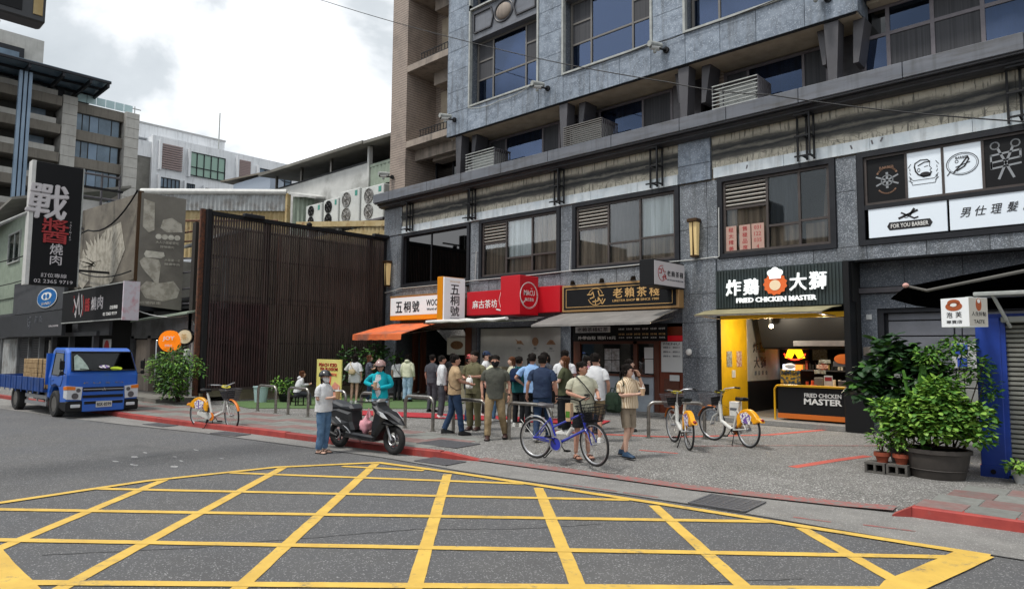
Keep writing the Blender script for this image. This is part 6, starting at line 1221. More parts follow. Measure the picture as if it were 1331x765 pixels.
# ------------------------------------------------------------------ plants
def leaves(blobs, n, ln, seed, w=.45, up=.25):
    """many small folded leaf blades scattered through ellipsoid clumps"""
    r = random.Random(seed); A = M(); B = M(); D = M(); tot = sum(b[3]*b[4]*b[5] for b in blobs)
    for b in blobs:
        k = int(n*b[3]*b[4]*b[5]/tot)+3
        for _ in range(k):
            u = V((r.gauss(0, 1), r.gauss(0, 1), r.gauss(0, 1))); u.normalize(); rr = r.random()**.42
            p = V((b[0]+u.x*b[3]*rr, b[1]+u.y*b[4]*rr, b[2]+u.z*b[5]*rr))
            d = V((u.x+r.uniform(-.8, .8), u.y+r.uniform(-.8, .8), r.uniform(-.6, .55)+up*u.z)); d.normalize(); s = d.cross(V((0, 0, 1)))
            if s.length < .1: continue
            s.normalize(); s = (s+V((0, 0, r.uniform(-.5, .5)))).normalized(); nn = s.cross(d); L_ = ln*r.uniform(.6, 1.25); q = L_*w*.5
            m = (A, B, D)[0 if r.random() < .5 else (1 if r.random() < .45 else 2)]
            m.add([p, p+d*L_*.35+s*q, p+d*L_*.75+s*q*.7-nn*L_*.08, p+d*L_-nn*L_*.2, p+d*L_*.75-s*q*.7-nn*L_*.08, p+d*L_*.35-s*q, p+d*L_*.5+nn*L_*.07], [(0, 1, 6), (1, 2, 6), (2, 3, 6), (3, 4, 6), (4, 5, 6), (5, 0, 6)])
    return A, B, D
def plant(name, label, cat, base, blobs, n, ln, seed, mats=('leaf', 'leaf_light', 'leaf_dark'), w=.45, stems=6, pot=None, group=None):
    t = thing(name, label, cat, base, 0, group); A = leaves(blobs, n, ln, seed, w)
    for m, mt in zip(A, mats):
        if m.v: m.build('foliage', mt, t, kind='stuff')
    r = random.Random(seed); m = M()
    for i in range(stems):
        b = blobs[i % len(blobs)]; m.tube([V(base)+V((r.uniform(-.06, .06), r.uniform(-.06, .06), .05)), V((b[0]*.5+base[0]*.5, b[1]*.5+base[1]*.5, base[2]*.5+b[2]*.5-.05)), (b[0]+r.uniform(-.1, .1), b[1], b[2]+b[5]*.5)], [.018, .013, .005], 5)
    m.build('stem', 'bark', t)
    if pot: pot(t)
    return t
mat('pot_brown', '3f3a36', .7, col2='332f2c', sc_=6); mat('terracotta', '9a4a30', .8, col2='7d3a26', sc_=8)
def potf(c, r0, r1, z0, z1, mt, ry=1, rim=.03):
    def f(t):
        P = [(r0*.97, z0), (r0, z0+.02), ((r0+r1)/2*1.03, (z0+z1)/2), (r1, z1-.06), (r1+rim, z1-.055), (r1+rim, z1), (r1-.02, z1), (r1-.03, z1-.06)]
        m = M(); m.loft([[(c[0]+r*cos(a), c[1]+r*ry*sin(a), z) for a in [2*pi*i/28 for i in range(28)]] for r, z in P]); m.build('pot', mt, t, smooth=True)
        m = M(); m.loft([[(c[0]+(r1-.03)*cos(a), c[1]+(r1-.03)*ry*sin(a), z) for a in [2*pi*i/20 for i in range(20)]] for z in (z1-.08, z1-.06)]); m.build('soil', 'soil', t)
    return f
def bigpot(t):
    potf((-2.43,-5.25), .35, .42, 0, .42, 'pot_brown', .85)(t)
    for z in (.13, .31): M().torus((-2.43,-5.25,z), (0,0,1), .40 if z > .2 else .385, .008, 32, 4).xf(lambda p: V((p.x, -5.25+(p.y+5.25)*.85, p.z))).build('hoop', 'pot_brown', t)
plant('potted_shrub', 'large leafy shrub in a wide dark brown tub by the blue post', 'potted plant', (-2.43,-5.25,.38),
      [(-2.75,-5.35,.85,.38,.3,.28),(-2.4,-5.3,1.0,.42,.35,.36),(-2.0,-5.2,.88,.3,.3,.25),(-2.9,-5.4,.68,.25,.25,.16),(-1.92,-5.3,.62,.24,.2,.13),(-2.45,-5.45,.75,.4,.25,.22),(-3.1,-5.3,.95,.22,.2,.18),(-2.35,-5.2,1.28,.3,.25,.2)], 4300, .095, 3, mats=('leaf_light','leaf','leaf'), pot=bigpot, w=.75, stems=9)
plant('rubber_plant', 'tall dark rubber plant with thick glossy leaves behind the leafy shrub', 'potted plant', (-2.95,-4.7,.0),
      [(-3.35,-4.8,1.5,.26,.25,.2),(-3.0,-4.7,1.75,.35,.3,.22),(-2.7,-4.7,1.45,.3,.3,.28),(-3.5,-4.9,1.25,.2,.2,.18),(-3.1,-4.7,1.2,.3,.25,.2),(-3.2,-4.7,1.95,.2,.2,.16)], 900, .18, 4, mats=('leaf_dark', 'leaf', 'leaf_dark'), w=.8, stems=7, pot=potf((-2.95,-4.7), .2, .26, 0, .35, 'plastic_black'))
plant('young_tree', 'loose light green bush rising above the tub plants', 'potted plant', (-2.35,-4.9,.0),
      [(-2.5,-4.9,1.75,.28,.25,.2),(-2.2,-4.8,1.9,.25,.22,.18),(-1.95,-4.8,1.6,.2,.2,.2),(-1.8,-4.85,1.3,.12,.15,.18),(-2.4,-4.8,1.45,.25,.2,.2),(-1.85,-4.9,1.05,.1,.1,.16)], 900, .10, 5, mats=('leaf', 'leaf_light', 'leaf'), w=.5, stems=6, pot=potf((-2.35,-4.75), .15, .2, 0, .3, 'plastic_black'))
# tall lobed cactus stem among the leaves
t = thing('cactus', 'ribbed green cactus column standing among the tub plants', 'cactus', (-2.62,-5.0,.3)); m = M()
m.loft([[(-2.62+(.055+.02*(i % 2))*s*cos(a), -5.0+(.055+.02*(i % 2))*s*sin(a), z) for i, a in enumerate([2*pi*k/10 for k in range(10)])] for z, s in ((.35,1),(.9,1.1),(1.4,1.05),(1.62,.6),(1.66,.1))]); m.build('column', 'leaf', t)
m = M(); m.tube([(-2.56,-5.02,.95),(-2.42,-5.05,1.1),(-2.40,-5.05,1.4)], [.035,.04,.02], 6); m.tube([(-2.68,-5.02,1.05),(-2.82,-5.05,1.2),(-2.88,-5.05,1.55)], [.035,.045,.02], 6); m.build('arm', 'leaf', t)
mat('blue_post_paint', '24418f', .5)
for (x, y, h, l, c2) in ((-3.12,-5.42,.36,'small bushy plant in a terracotta pot on the left concrete block','leaf'),(-2.86,-5.42,.33,'small drooping plant in a terracotta pot on the right concrete block','leaf_light')):
    plant('potted_plant', l, 'potted plant', (x,y,.17), [(x-.03,y,.52,.17,.15,.13),(x+.05,y,.44,.14,.14,.1)], 160, .08, int(-x*100), mats=(c2, 'leaf_light', 'leaf'), stems=4, pot=potf((x,y), .075, .105, .16, .31, 'terracotta', rim=.012))
mat('block_conc', '4c4a47', .9, col2='5c5954', sc_=12, bump=.3, bsc=60)
for k in range(2):
    x = -3.33+k*.3; t = thing('concrete_block', ['hollow concrete block under the left terracotta pot', 'hollow concrete block under the right terracotta pot, beside the tub'][k], 'concrete block', (x+.14,-5.45,0), 0, 'hollow concrete blocks'); m = M()
    m.box(x,x+.28,-5.58,-5.3,.0,.03); m.box(x,x+.28,-5.58,-5.3,.13,.16); m.box(x,x+.03,-5.58,-5.3,.03,.13); m.box(x+.25,x+.28,-5.58,-5.3,.03,.13); m.box(x+.03,x+.25,-5.32,-5.3,.03,.13); m.box(x+.125,x+.155,-5.58,-5.32,.03,.13); m.build('block', 'block_conc', t)
plant('potted_plant', 'small plant with yellow green leaves in a white pot by the roller shutter', 'potted plant', (-1.5,-4.95,.1), [(-1.5,-4.95,.24,.16,.15,.08),(-1.35,-4.9,.22,.12,.12,.07)], 150, .1, 77, mats=('leaf_light','leaf','leaf_light'), stems=3, pot=potf((-1.48,-4.93), .07, .1, 0, .17, 'iv_white', rim=.01))
plant('street_shrub', 'dense dark green shrub at the kerb between truck and slatted screen', 'shrub', (-23.3,-8.0,0),
      [(-23.2,-8.3,1.35,.75,.65,.35),(-22.6,-8.1,1.25,.5,.5,.35),(-23.5,-8.4,.95,.6,.55,.4),(-22.7,-8.3,.85,.6,.5,.35),(-23.1,-8.3,.5,.65,.5,.35),(-22.2,-7.9,1.1,.35,.35,.2),(-23.9,-8.5,1.2,.35,.4,.3),(-23.2,-8.2,1.68,.35,.35,.15)], 2000, .15, 8, w=.38, stems=9)
plant('wall_plant', 'dark leafy plant by the slatted screen behind the poster', 'plant', (-21.3,-2.5,0), [(-21.6,-2.6,1.55,.5,.5,.4),(-20.6,-2.2,1.75,.6,.5,.3),(-21.0,-2.4,1.2,.6,.5,.4),(-20.0,-1.9,1.5,.5,.5,.25),(-21.8,-2.6,1.0,.4,.4,.4)], 520, .2, 9, mats=('leaf_dark','leaf_dark','leaf'), w=.5, stems=7)
plant('ground_plant', 'small green plant on the turf between two bicycle racks', 'plant', (-21.6,-5.3,0), [(-21.6,-5.3,.55,.4,.35,.3),(-21.3,-5.1,.45,.35,.3,.25)], 300, .15, 10, stems=5, pot=potf((-21.5,-5.2), .2, .25, 0, .28, 'plastic_black'))
t = thing('bucket', 'pale blue white plastic bucket on the turf behind the rack', 'bucket', (-22.2,-6.0,0)); m = M(); m.loft([[(-21.9+r*cos(a), -5.9+r*sin(a), z) for a in [i*pi/8 for i in range(16)]] for r, z in ((.19,.02),(.24,.5),(.26,.5),(.26,.54),(.22,.54))]); m.build('body', mat('bucket_blue', 'a8c0c2', .5), t, smooth=True)
t = thing('drink_poster', 'yellow drink poster board with iced tea picture and red lettering', 'poster board', (-20.2,-4.3,0)); mat('poster_yellow', 'dfd687', .5, col2='d8cc74', sc_=2); mat('drink_red', 'cf4a36', .5, col2='e6886f', sc_=9); mat('peach', 'e2a18c', .5, col2='cf7f72', sc_=6)
PU = V((1.3,.0,0)).normalized(); 
M().box(-21.05,-19.55,-4.34,-4.3,.1,1.45).build('board', 'poster_yellow', t); M().box(-21.08,-19.52,-4.36,-4.34,.06,.12).build('foot', 'trim_white', t)
txt('PEACH ICED', t, (-20.35,-4.35,1.27), .11, 'sign_red', w=1.1, bold=.03); txt('TEA BLOSSOM', t, (-20.3,-4.35,1.13), .1, 'sign_red', w=1.1, bold=.03); txt('茶坊', t, (-19.95,-4.35,.95), .1, 'drink_red', w=.3)
art([[(-20.6,.35),(-20.2,.35),(-20.1,1.0),(-20.7,1.0)]], t, -4.35, 'drink_red', 'drink_picture'); art([[(-20.15,.12),(-19.6,.12),(-19.6,.6),(-19.9,.72),(-20.15,.5)],[(-21.0,.12),(-20.2,.12),(-20.2,.32),(-21.0,.3)]], t, -4.352, 'peach', 'peach_picture')

# ------------------------------------------------------------------ bicycle racks
def rack(a, b, label):
    a, b = V(a+(0,)), V(b+(0,)); d = (b-a); L_ = d.length; t = thing('bicycle_rack', label, 'bicycle rack', a, math.atan2(d.y, d.x), 'stainless steel hoop bicycle racks', local=True); h = .74; r = .14
    P = [(0,0,0),(0,0,h-r)]+[(r-r*cos(q), 0, h-r+r*sin(q)) for q in (.4,.8,1.2,1.57)]+[(L_-r+r*sin(q), 0, h-r+r*cos(q)) for q in (0,.4,.8,1.2)]+[(L_,0,h-r),(L_,0,0)]
    M().tube(P, .038, 10).build('hoop', 'steel', t, smooth=True, world=False); M().cyl((0,0,0),(0,0,.012),.07).build('base_plate', 'steel', t, world=False); M().cyl((L_,0,0),(L_,0,.012),.07).build('base_plate', 'steel', t, world=False)
rack((-19.0,-7.45),(-18.05,-7.4),'hoop rack in front of the pale bucket, leftmost of the racks'); rack((-17.45,-7.35),(-16.5,-7.3),'hoop rack the woman in the white hooded top leans on')
rack((-15.9,-7.25),(-14.9,-7.2),'hoop rack behind the woman in the white t-shirt and jeans'); rack((-14.3,-7.15),(-13.35,-7.05),'hoop rack half hidden behind the scooter seat'); rack((-12.75,-7.0),(-11.82,-6.95),'hoop rack just right of the scooter handlebar')
rack((-11.2,-6.9),(-10.3,-6.8),'hoop rack left of the man in khaki trousers'); rack((-9.68,-6.75),(-8.65,-6.65),'hoop rack behind the rear wheel of the blue bicycle'); rack((-7.85,-4.42),(-6.95,-3.7),'hoop rack behind the two parked share bicycles'); 

# ------------------------------------------------------------------ bicycles
mat('frame_blue', '2432a0', .3, coat=.4); mat('frame_white', 'c9c9c4', .35, coat=.3); mat('share_yellow', 'e8a012', .4); mat('share_orange', 'e07a1a', .45); mat('alu', 'b3b4b6', .35, .7); mat('tyre', '1b1b1c', .8); mat('tail_red', '8c1518', .3); mat('helmet_yellow', 'b9ad3c', .5); mat('sticker', '6a4a9a', .5, col2='e8e6e0', sc_=18, lo=.48, hi=.52)
def bike(label, loc, rz, share=True, steer=0, lean=0, lock=False, D=.69, wb=1.14):
    t = thing('share_bicycle' if share else 'city_bicycle', label, 'bicycle', loc, rz, 'white and yellow share bicycles' if share else None, local=True)
    if lean: t.rotation_euler = (lean, 0, rz)
    B = lambda m, n, mt, p=t, s=True: m.build(n, mt, p, smooth=s, world=False)
    R = D/2; hub_r, hub_f = V((0, 0, R)), V((wb, 0, R)); fm = 'frame_white' if share else 'frame_blue'
    fs = Matrix.Rotation(steer, 3, 'Z'); hp = V((wb-.2, 0, R+.36)); ax = V((-.28, 0, 1)).normalized(); RS = Matrix.Rotation(steer, 3, ax)
    S = lambda p: hp+RS@(V(p)-hp)
    def wheel(c, Rm):
        w = M(); w.torus(c, (0, 1, 0), R-.018, .019, 36, 8); 
        if Rm: w.xf(lambda p: S(p))
        o = B(w, 'tyre', 'tyre'); w = M(); w.torus(c, (0, 1, 0), R-.044, .013, 36, 6); w.torus(c, (0, 1, 0), R-.05, .008, 36, 4)
        if Rm: w.xf(lambda p: S(p))
        B(w, 'rim', 'alu', o); w = M(); n = 28
        for i in range(n):
            a = 2*pi*i/n; s = .025 if i % 2 else -.025; w.cyl(c+V((cos(a+.5)*.02, s, sin(a+.5)*.02)), c+V((cos(a)*(R-.05), 0, sin(a)*(R-.05))), .0016, n=3)
        if Rm: w.xf(lambda p: S(p))
        o2 = B(w, 'spokes', 'chrome', o); w = M(); w.cyl(c+V((0, -.05, 0)), c+V((0, .05, 0)), .022, n=10)
        if Rm: w.xf(lambda p: S(p))
        B(w, 'hub', 'alu', o)
    wheel(hub_r, False); wheel(hub_f, True)
    bb = V((.46, 0, R-.06)); st = V((.30, 0, R+.36)); hd0 = V((wb-.17, 0, R+.22)); hd1 = V((wb-.25, 0, R+.46))
    m = M()
    if share:
        m.tube([hd1+V((0,0,-.05)), hd0+V((-.12,0,-.14)), bb+V((.12,0,.03)), bb], [.034,.04,.038,.036], 10); m.tube([bb, st, st+V((-.05,0,.12))], [.032,.028,.026], 10)
        for s in (-1, 1): m.tube([bb+V((0,.03*s,0)), hub_r+V((0,.06*s,0))], .013, 6); m.tube([st+V((0,.02*s,-.03)), hub_r+V((0,.06*s,0))], .011, 6)
    else:
        m.tube([hd1, st+(bb-st)*.38], .017, 8); m.tube([hd0, bb], .021, 8); m.tube([bb, st], .017, 8)
        for s in (-1, 1): m.tube([bb+V((0,.03*s,0)), hub_r+V((0,.06*s,0))], .011, 6); m.tube([st+V((0,.02*s,-.03)), hub_r+V((0,.06*s,0))], .009, 6)
    m.cyl(hd0, hd1, .026); fr = B(m, 'frame', fm)
    m = M(); 
    for s in (-1, 1): m.tube([S(hd0+V((0,.02*s,0))), S(V((wb-.07,.045*s,R+.15))), S(hub_f+V((0,.055*s,0)))], [.02,.015,.01], 7)
    B(m, 'fork', 'frame_white' if share else 'frame_blue')
    m = M(); top = V((wb-.3, 0, R+.66)); m.cyl(S(hd1), S(top), .016); b0 = top
    P = [S(b0+V((-.22,-.3,.05))), S(b0+V((-.1,-.29,.06))), S(b0+V((.02,-.15,.05))), S(b0), S(b0+V((.02,.15,.05))), S(b0+V((-.1,.29,.06))), S(b0+V((-.22,.3,.05)))]
    m.tube(P, .012, 8); hb = B(m, 'handlebar', 'alu' if share else 'plastic_black')
    for s in (0, -1): m = M(); a, b = (P[0], P[1]) if s == 0 else (P[-1], P[-2]); m.cyl(a, b, .019); B(m, 'grip', 'plastic_black', hb)
    m = M(); m.tube([P[1]+V((.03,0,0)), S(b0+V((.06,-.05,-.04))), S(hd0+V((.05,-.03,.05))), S(hub_f+V((-.02,-.06,.08)))], .003, 4); m.tube([P[-2]+V((.03,0,0)), S(b0+V((.08,.05,-.02))), hd1+V((0,.03,-.02)), st+V((.02,.03,-.06)), hub_r+V((.05,.06,.08))], .003, 4); B(m, 'brake_cable', 'plastic_black')
    m = M(); sp = st+V((-.075, 0, .16)); m.cyl(st, sp, .014); B(m, 'seat_post', 'alu')
    m = M(); m.loft([[(sp.x+x, w*u, sp.z+z+v) for u, v in ((-1,0),(-.8,.03),(0,.04),(.8,.03),(1,0),(.7,-.03),(-.7,-.03))] for x, w, z in ((-.15,.07,.035),(-.12,.1,.04),(-.03,.09,.03),(.05,.045,.03),(.13,.025,.03),(.15,.015,.025))]); B(m, 'saddle', 'plastic_black' if share else 'grey_frame')
    m = M(); m.torus((.46,0,R-.06), (0,1,0), .085, .008, 20, 5); m.cyl((.46,-.05,R-.06), (.46,.05,R-.06), .03)
    for s in (-1, 1): m.tube([(.46,.06*s,R-.06), (.46+.1*s,.075*s,R-.06-.12*s), (.46+.1*s,.09*s,R-.06-.12*s)], .009, 5); m.box(.46+.1*s-.045,.46+.1*s+.045,.13*s-.04,.13*s+.04,R-.06-.12*s-.012,R-.06-.12*s+.012)
    cr = B(m, 'crank', 'plastic_black')
    m = M(); m.cyl((.46,-.056,R-.06), (.46,-.045,R-.06), .1, n=24); B(m, 'chain_disc', 'share_orange' if share else 'frame_blue', cr)
    m = M()
    if share: m.slab([(.0,R+.03),(.46,R+.035),(.5,R-.06),(.42,R-.14),(.0,R-.03)], .012, .003, -.06); B(m, 'chain_case', 'frame_white')
    else: m.slab([(.0,R+.03),(.44,R+.045),(.44,R+.025),(.0,R+.005)], .02, .004, -.06); B(m, 'chain_guard', 'frame_blue'); m = M(); m.torus((.46,-.06,R-.06), (0,1,0), .115, .012, 24, 5); B(m, 'guard_ring', 'alu')
    # mudguards
    def guard(c, a0, a1, wd, mt, S_=None, Rg=R+.03):
        m = M(); n = 12; rg = []
        for i in range(n+1): a = rad(a0+(a1-a0)*i/n); rg.append([c+V((cos(a)*(Rg+dz), y, sin(a)*(Rg+dz))) for y, dz in ((-wd,-.012),(0,.004),(wd,-.012),(0,-.002))])
        m.loft(rg)
        if S_: m.xf(lambda p: S(p))
        return B(m, 'mudguard', mt)
    if share:
        m = M(); c = hub_r; pts = [(c.x+(R+.035)*cos(rad(a)), c.z+(R+.035)*sin(rad(a))) for a in range(35, 165, 10)]+[(c.x-.36,c.z+.16),(c.x-.44,c.z+.2),(c.x-.36,c.z+.1)][:0]+[(c.x+(R-.13)*cos(rad(a)), c.z+(R-.13)*sin(rad(a))) for a in range(150, 20, -14)]
        m.slab(pts+[(c.x+.30,c.z+.0)], .045, .012); mg = B(m, 'mudguard', 'share_yellow', s=False); m = M(); m.slab([(c.x-.30,c.z+.24),(c.x-.42,c.z+.2),(c.x-.43,c.z+.16),(c.x-.3,c.z+.17)], .05, .012); B(m, 'mudguard_tip', 'share_yellow', mg)
        m = M(); m.sph((c.x-.40,0,c.z+.2), (.035,.04,.035), 8, 6); B(m, 'tail_light', 'tail_red', mg)
        for s in (-1, 1): m = M(); m.prism([(-.1,.1),(.14,.12),(.2,.28),(.0,.33),(-.15,.25)], (c.x,.047*s,c.z), (1,0,0), (0,0,1), (0,.002*s,0)); B(m, 'sticker', 'sticker', mg)
        guard(hub_f, 20, 110, .035, 'share_orange', True)
    else: guard(hub_r, -5, 130, .03, 'alu'); guard(hub_f, 20, 90, .0, 'alu', True) if 0 else None
    # basket with wire mesh
    bk = V((wb-.02, 0, R+.36)); m = M(); w0, w1, dp0, dp1, h = .13, .2, .11, .17, .25
    def pt(u, v, k): q = k/h; return S(bk+V((v*(dp0+(dp1-dp0)*q), u*(w0+(w1-w0)*q), k)))
    wr = .0028 if share else .0045
    for k in (0, .05, .1, .15, .2, h): rr_ = .007 if k == h else wr; m.tube([pt(-1,-1,k), pt(1,-1,k), pt(1,1,k), pt(-1,1,k)], rr_, 4, closed=True)
    for i in range(13):
        u = -1+2*i/12
        for v in (-1, 1): m.cyl(pt(u, v, 0), pt(u, v, h), wr, n=3); m.cyl(pt(v, u, 0), pt(v, u, h), wr, n=3)
        m.cyl(pt(u, -1, 0), pt(u, 1, 0), .0026, n=3); m.cyl(pt(-1, u, 0), pt(1, u, 0), .0026, n=3)
    bo = B(m, 'basket', 'plastic_black' if not share else 'grey_frame')
    if share:
        m = M(); m.loft([[pt(-1,-1,.02), pt(1,-1,.02), pt(1,-1,.2), pt(-1,-1,.2)], [pt(-1,-.96,.02), pt(1,-.96,.02), pt(1,-.96,.2), pt(-1,-.96,.2)]]); B(m, 'basket_panel', 'plastic_black', bo)
        m = M(); 
        for a in (0, 1, 2): m.torus(S(bk+V((-.24,0,.30))), (.3,.1*a-.1,1), .1-.015*a, .009, 20, 5)
        B(m, 'cable_lock', 'helmet_yellow')
        m = M(); m.sph(S(bk+V((-.06,0,-.06))), (.05,.035,.03), 10, 6); B(m, 'head_light', 'alu')
    else: m = M(); m.tube([S(bk+V((0,.1,0))), S(hub_f+V((0,.055,0)))], .006, 5); m.tube([S(bk+V((0,-.1,0))), S(hub_f+V((0,-.055,0)))], .006, 5); B(m, 'basket_stay', 'plastic_black', bo)
    m = M(); 
    for s in ((-1, 1) if share else (1,)): m.tube([(.40,.03*s,R-.1), (.34 if share else .1,.13*s,.01), (.30 if share else .06,.14*s,.01)], .01, 6)
    B(m, 'kickstand', 'plastic_black')
    if not share:
        m = M(); m.cyl((.66,.0,R+.10), (.76,.0,R+.22), .035, n=12); B(m, 'water_bottle', 'white_paint'); m = M(); m.tube([(-.02,0,R+.0),(-.33,.0,R+.28)], .004, 4); B(m, 'lock_cable', 'pure_white')
    return t
# share bike at the kerb, front wheel to the right
bike('yellow and white share bicycle parked alone in the gutter by the red kerb', (-17.0,-9.93,-.116), math.atan2(.33, 1.16), True, steer=rad(-14))
bike('share bicycle facing away beside the granite pillar, left of the parked pair', (-6.35,-5.45,0), math.atan2(4.44-5.45+2.02, -7.31+6.35), True, steer=rad(10))
bike('share bicycle with purple sticker on its mudguard, right of the parked pair', (-5.72,-4.32,0), math.atan2(.55, -1.0), True, steer=rad(16))
bike('blue city bicycle with black wire basket held by the person in black shorts', (-7.74,-8.14,-.01), math.atan2(.06, 1.26), False, steer=rad(-16), wb=1.2)

# ------------------------------------------------------------------ scooter
mat('scooter_black', '18191b', .35, coat=.3, col2='1f2023', sc_=4); mat('seat_vinyl', '303338', .5); mat('headlight', 'c9ccd0', .15); mat('pink_bag', 'dba3ad', .6, col2='c78590', sc_=12)
sc_t = thing('motor_scooter', 'black motor scooter parked at the kerb with grey highlights', 'scooter', (-11.8,-9.36,-.116), math.atan2(.17, 1.55), local=True); sc_t.scale = (1.09, 1.09, 1.09)
low = lambda p: V((p.x, p.y, p.z if p.z < .66 or p.x < .7 else .66+(p.z-.66)*.56))
B = lambda m, n, mt, p=sc_t, s=False: m.xf(low).build(n, mt, p, smooth=s, world=False)
for x, n in ((0, 'rear_wheel'), (1.42, 'front_wheel')):
    m = M(); R = .245; m.torus((x,0,R), (0,1,0), R-.055, .055, 32, 10); o = B(m, n, 'tyre', s=True); m = M(); m.torus((x,0,R), (0,1,0), .135, .014, 24, 6)
    for i in range(5): a = i*2*pi/5; m.tube([(x,0,R), (x+.13*cos(a),0,R+.13*sin(a))], [.025,.016], 6)
    m.cyl((x,-.06,R), (x,.06,R), .035); B(m, 'rim', 'grey_frame', o, True); m = M(); m.torus((x,-.05,R), (0,1,0), .08, .012, 20, 4); B(m, 'brake_disc', 'alu', o)
m = M(); m.slab([(-.28,.56),(-.2,.44),(.1,.38),(.32,.3),(.5,.28),(.55,.36),(.48,.5),(.45,.66),(.1,.72),(-.2,.70)], .16, .05, nar=lambda x, z: .6 if x < -.2 else 1); B(m, 'rear_body', 'scooter_black')
m = M(); m.slab([(-.32,.72),(-.22,.66),(.1,.69),(.44,.66),(.5,.72),(.42,.79),(.2,.78),(-.02,.83),(-.2,.84)], .14, .04); B(m, 'seat', 'seat_vinyl')
m = M(); m.slab([(.3,.22),(1.05,.2),(1.12,.3),(1.0,.3),(.5,.32),(.35,.34)], .17, .03); B(m, 'floor_board', 'scooter_black')
m = M(); m.slab([(.98,.28),(1.1,.26),(1.28,.5),(1.36,.62),(1.28,.74),(1.1,.92),(1.0,.96),(.98,.88),(1.06,.7),(1.0,.5)], .17, .05, nar=lambda x, z: .75 if x > 1.25 else 1); B(m, 'front_shield', 'scooter_black')
m = M(); m.slab([(1.22,.6),(1.5,.52),(1.66,.5),(1.58,.6),(1.38,.74),(1.2,.8)], .12, .04, nar=lambda x, z: .5 if x > 1.5 else 1); B(m, 'nose', 'scooter_black')
m = M(); m.slab([(1.1,.46),(1.3,.5),(1.5,.5),(1.3,.56),(1.15,.56)], .14, .03); B(m, 'fender', 'plastic_black')
for s in (-1, 1): m = M(); m.prism([(1.16,.78),(1.3,.72),(1.42,.6),(1.3,.62),(1.16,.7)], (0,.158*s,0), (1,0,0), (0,0,1), (0,.012*s,0)); B(m, 'head_light', 'headlight')
m = M(); m.slab([(.98,.9),(1.12,.9),(1.1,1.0),(1.0,1.06),(.94,1.0)], .14, .04); B(m, 'handlebar_cover', 'scooter_black'); m = M(); m.tube([(.9,-.34,1.04),(.97,-.2,1.03),(1.0,0,1.02),(.97,.2,1.03),(.9,.34,1.04)], .014, 8); hb = B(m, 'handlebar', 'plastic_black', s=True)
for s in (-1, 1):
    m = M(); m.cyl((.9,.24*s,1.04), (.88,.36*s,1.045), .02); B(m, 'grip', 'rubber', hb); m = M(); m.tube([(.98,.2*s,1.05),(1.0,.26*s,1.17)], .006, 5); m.ob((1.0,.30*s,1.22), (.02,.13,.08), Matrix.Rotation(.2*s, 3, 'Z')); B(m, 'mirror', 'plastic_black', hb)
    m = M(); m.tube([(1.28,.07*s,.55),(1.42,.075*s,.245)], [.022,.02], 8); B(m, 'fork', 'alu', s=True)
m = M(); m.slab([(.98,1.0),(1.1,1.02),(1.14,1.12),(1.08,1.1)], .07, .01); B(m, 'wind_deflector', 'headlight')
m = M(); m.tube([(-.3,-.19,.36),(-.05,-.2,.27),(.15,-.17,.22)], [.06,.065,.03], 10); B(m, 'exhaust', 'plastic_black', s=True); m = M(); m.slab([(-.26,.33),(-.02,.3),(.0,.36),(-.24,.42)], .01, .003, -.26); B(m, 'heat_shield', 'grey_frame')
m = M(); m.tube([(-.36,.0,.78),(-.3,.12,.79),(-.1,.14,.77)], .012, 6); m.tube([(-.36,.0,.78),(-.3,-.12,.79),(-.1,-.14,.77)], .012, 6); B(m, 'grab_rail', 'alu', s=True)
m = M(); m.slab([(-.3,.62),(-.4,.5),(-.46,.34),(-.42,.34),(-.33,.5),(-.22,.56)], .08, .01); B(m, 'rear_fender', 'plastic_black'); m = M(); m.box(-.47,-.45,-.09,.09,.36,.48); B(m, 'number_plate', 'white_paint'); m = M(); m.slab([(-.3,.64),(-.2,.7),(-.22,.6)], .1, .01); B(m, 'tail_light', 'tail_red')
m = M(); m.tube([(-.1,.18,.32),(-.18,.18,.62)], [.035,.03], 10); m.tube([(.05,-.13,.55),(.42,-.155,.36),(.5,-.165,.3)], [.012,.016,.01], 6); B(m, 'shock_absorber', 'alu', s=True)
m = M(); m.slab([(0,.18),(.34,.2),(.4,.34),(.1,.38),(-.06,.3)], .07, .02, .1); B(m, 'engine_case', 'grey_frame'); m = M(); m.tube([(.38,.12,.2),(.3,.28,.01)], .012, 6); B(m, 'side_stand', 'alu')
bg = thing('shopping_bag', 'pink and white plastic shopping bag on the scooter floor', 'bag', (-11.05,-9.3,.2)); r = random.Random(5)
M().sph((-11.03,-9.28,.36), (.14,.12,.15), 22, 14, lambda p: V((p.x*(1+.2*sin(19*p.z+24*p.y)), p.y*(1+.25*cos(p.x*42+p.z*20)), p.z*(1.0+.3*cos(p.x*38+p.y*25))))).build('bag_body', 'pink_bag', bg, smooth=True); M().tube([(-11.0,-9.28,.5),(-10.95,-9.28,.68),(-10.9,-9.28,.52)], [.03,.012,.03], 6).build('handle', 'pink_bag', bg)

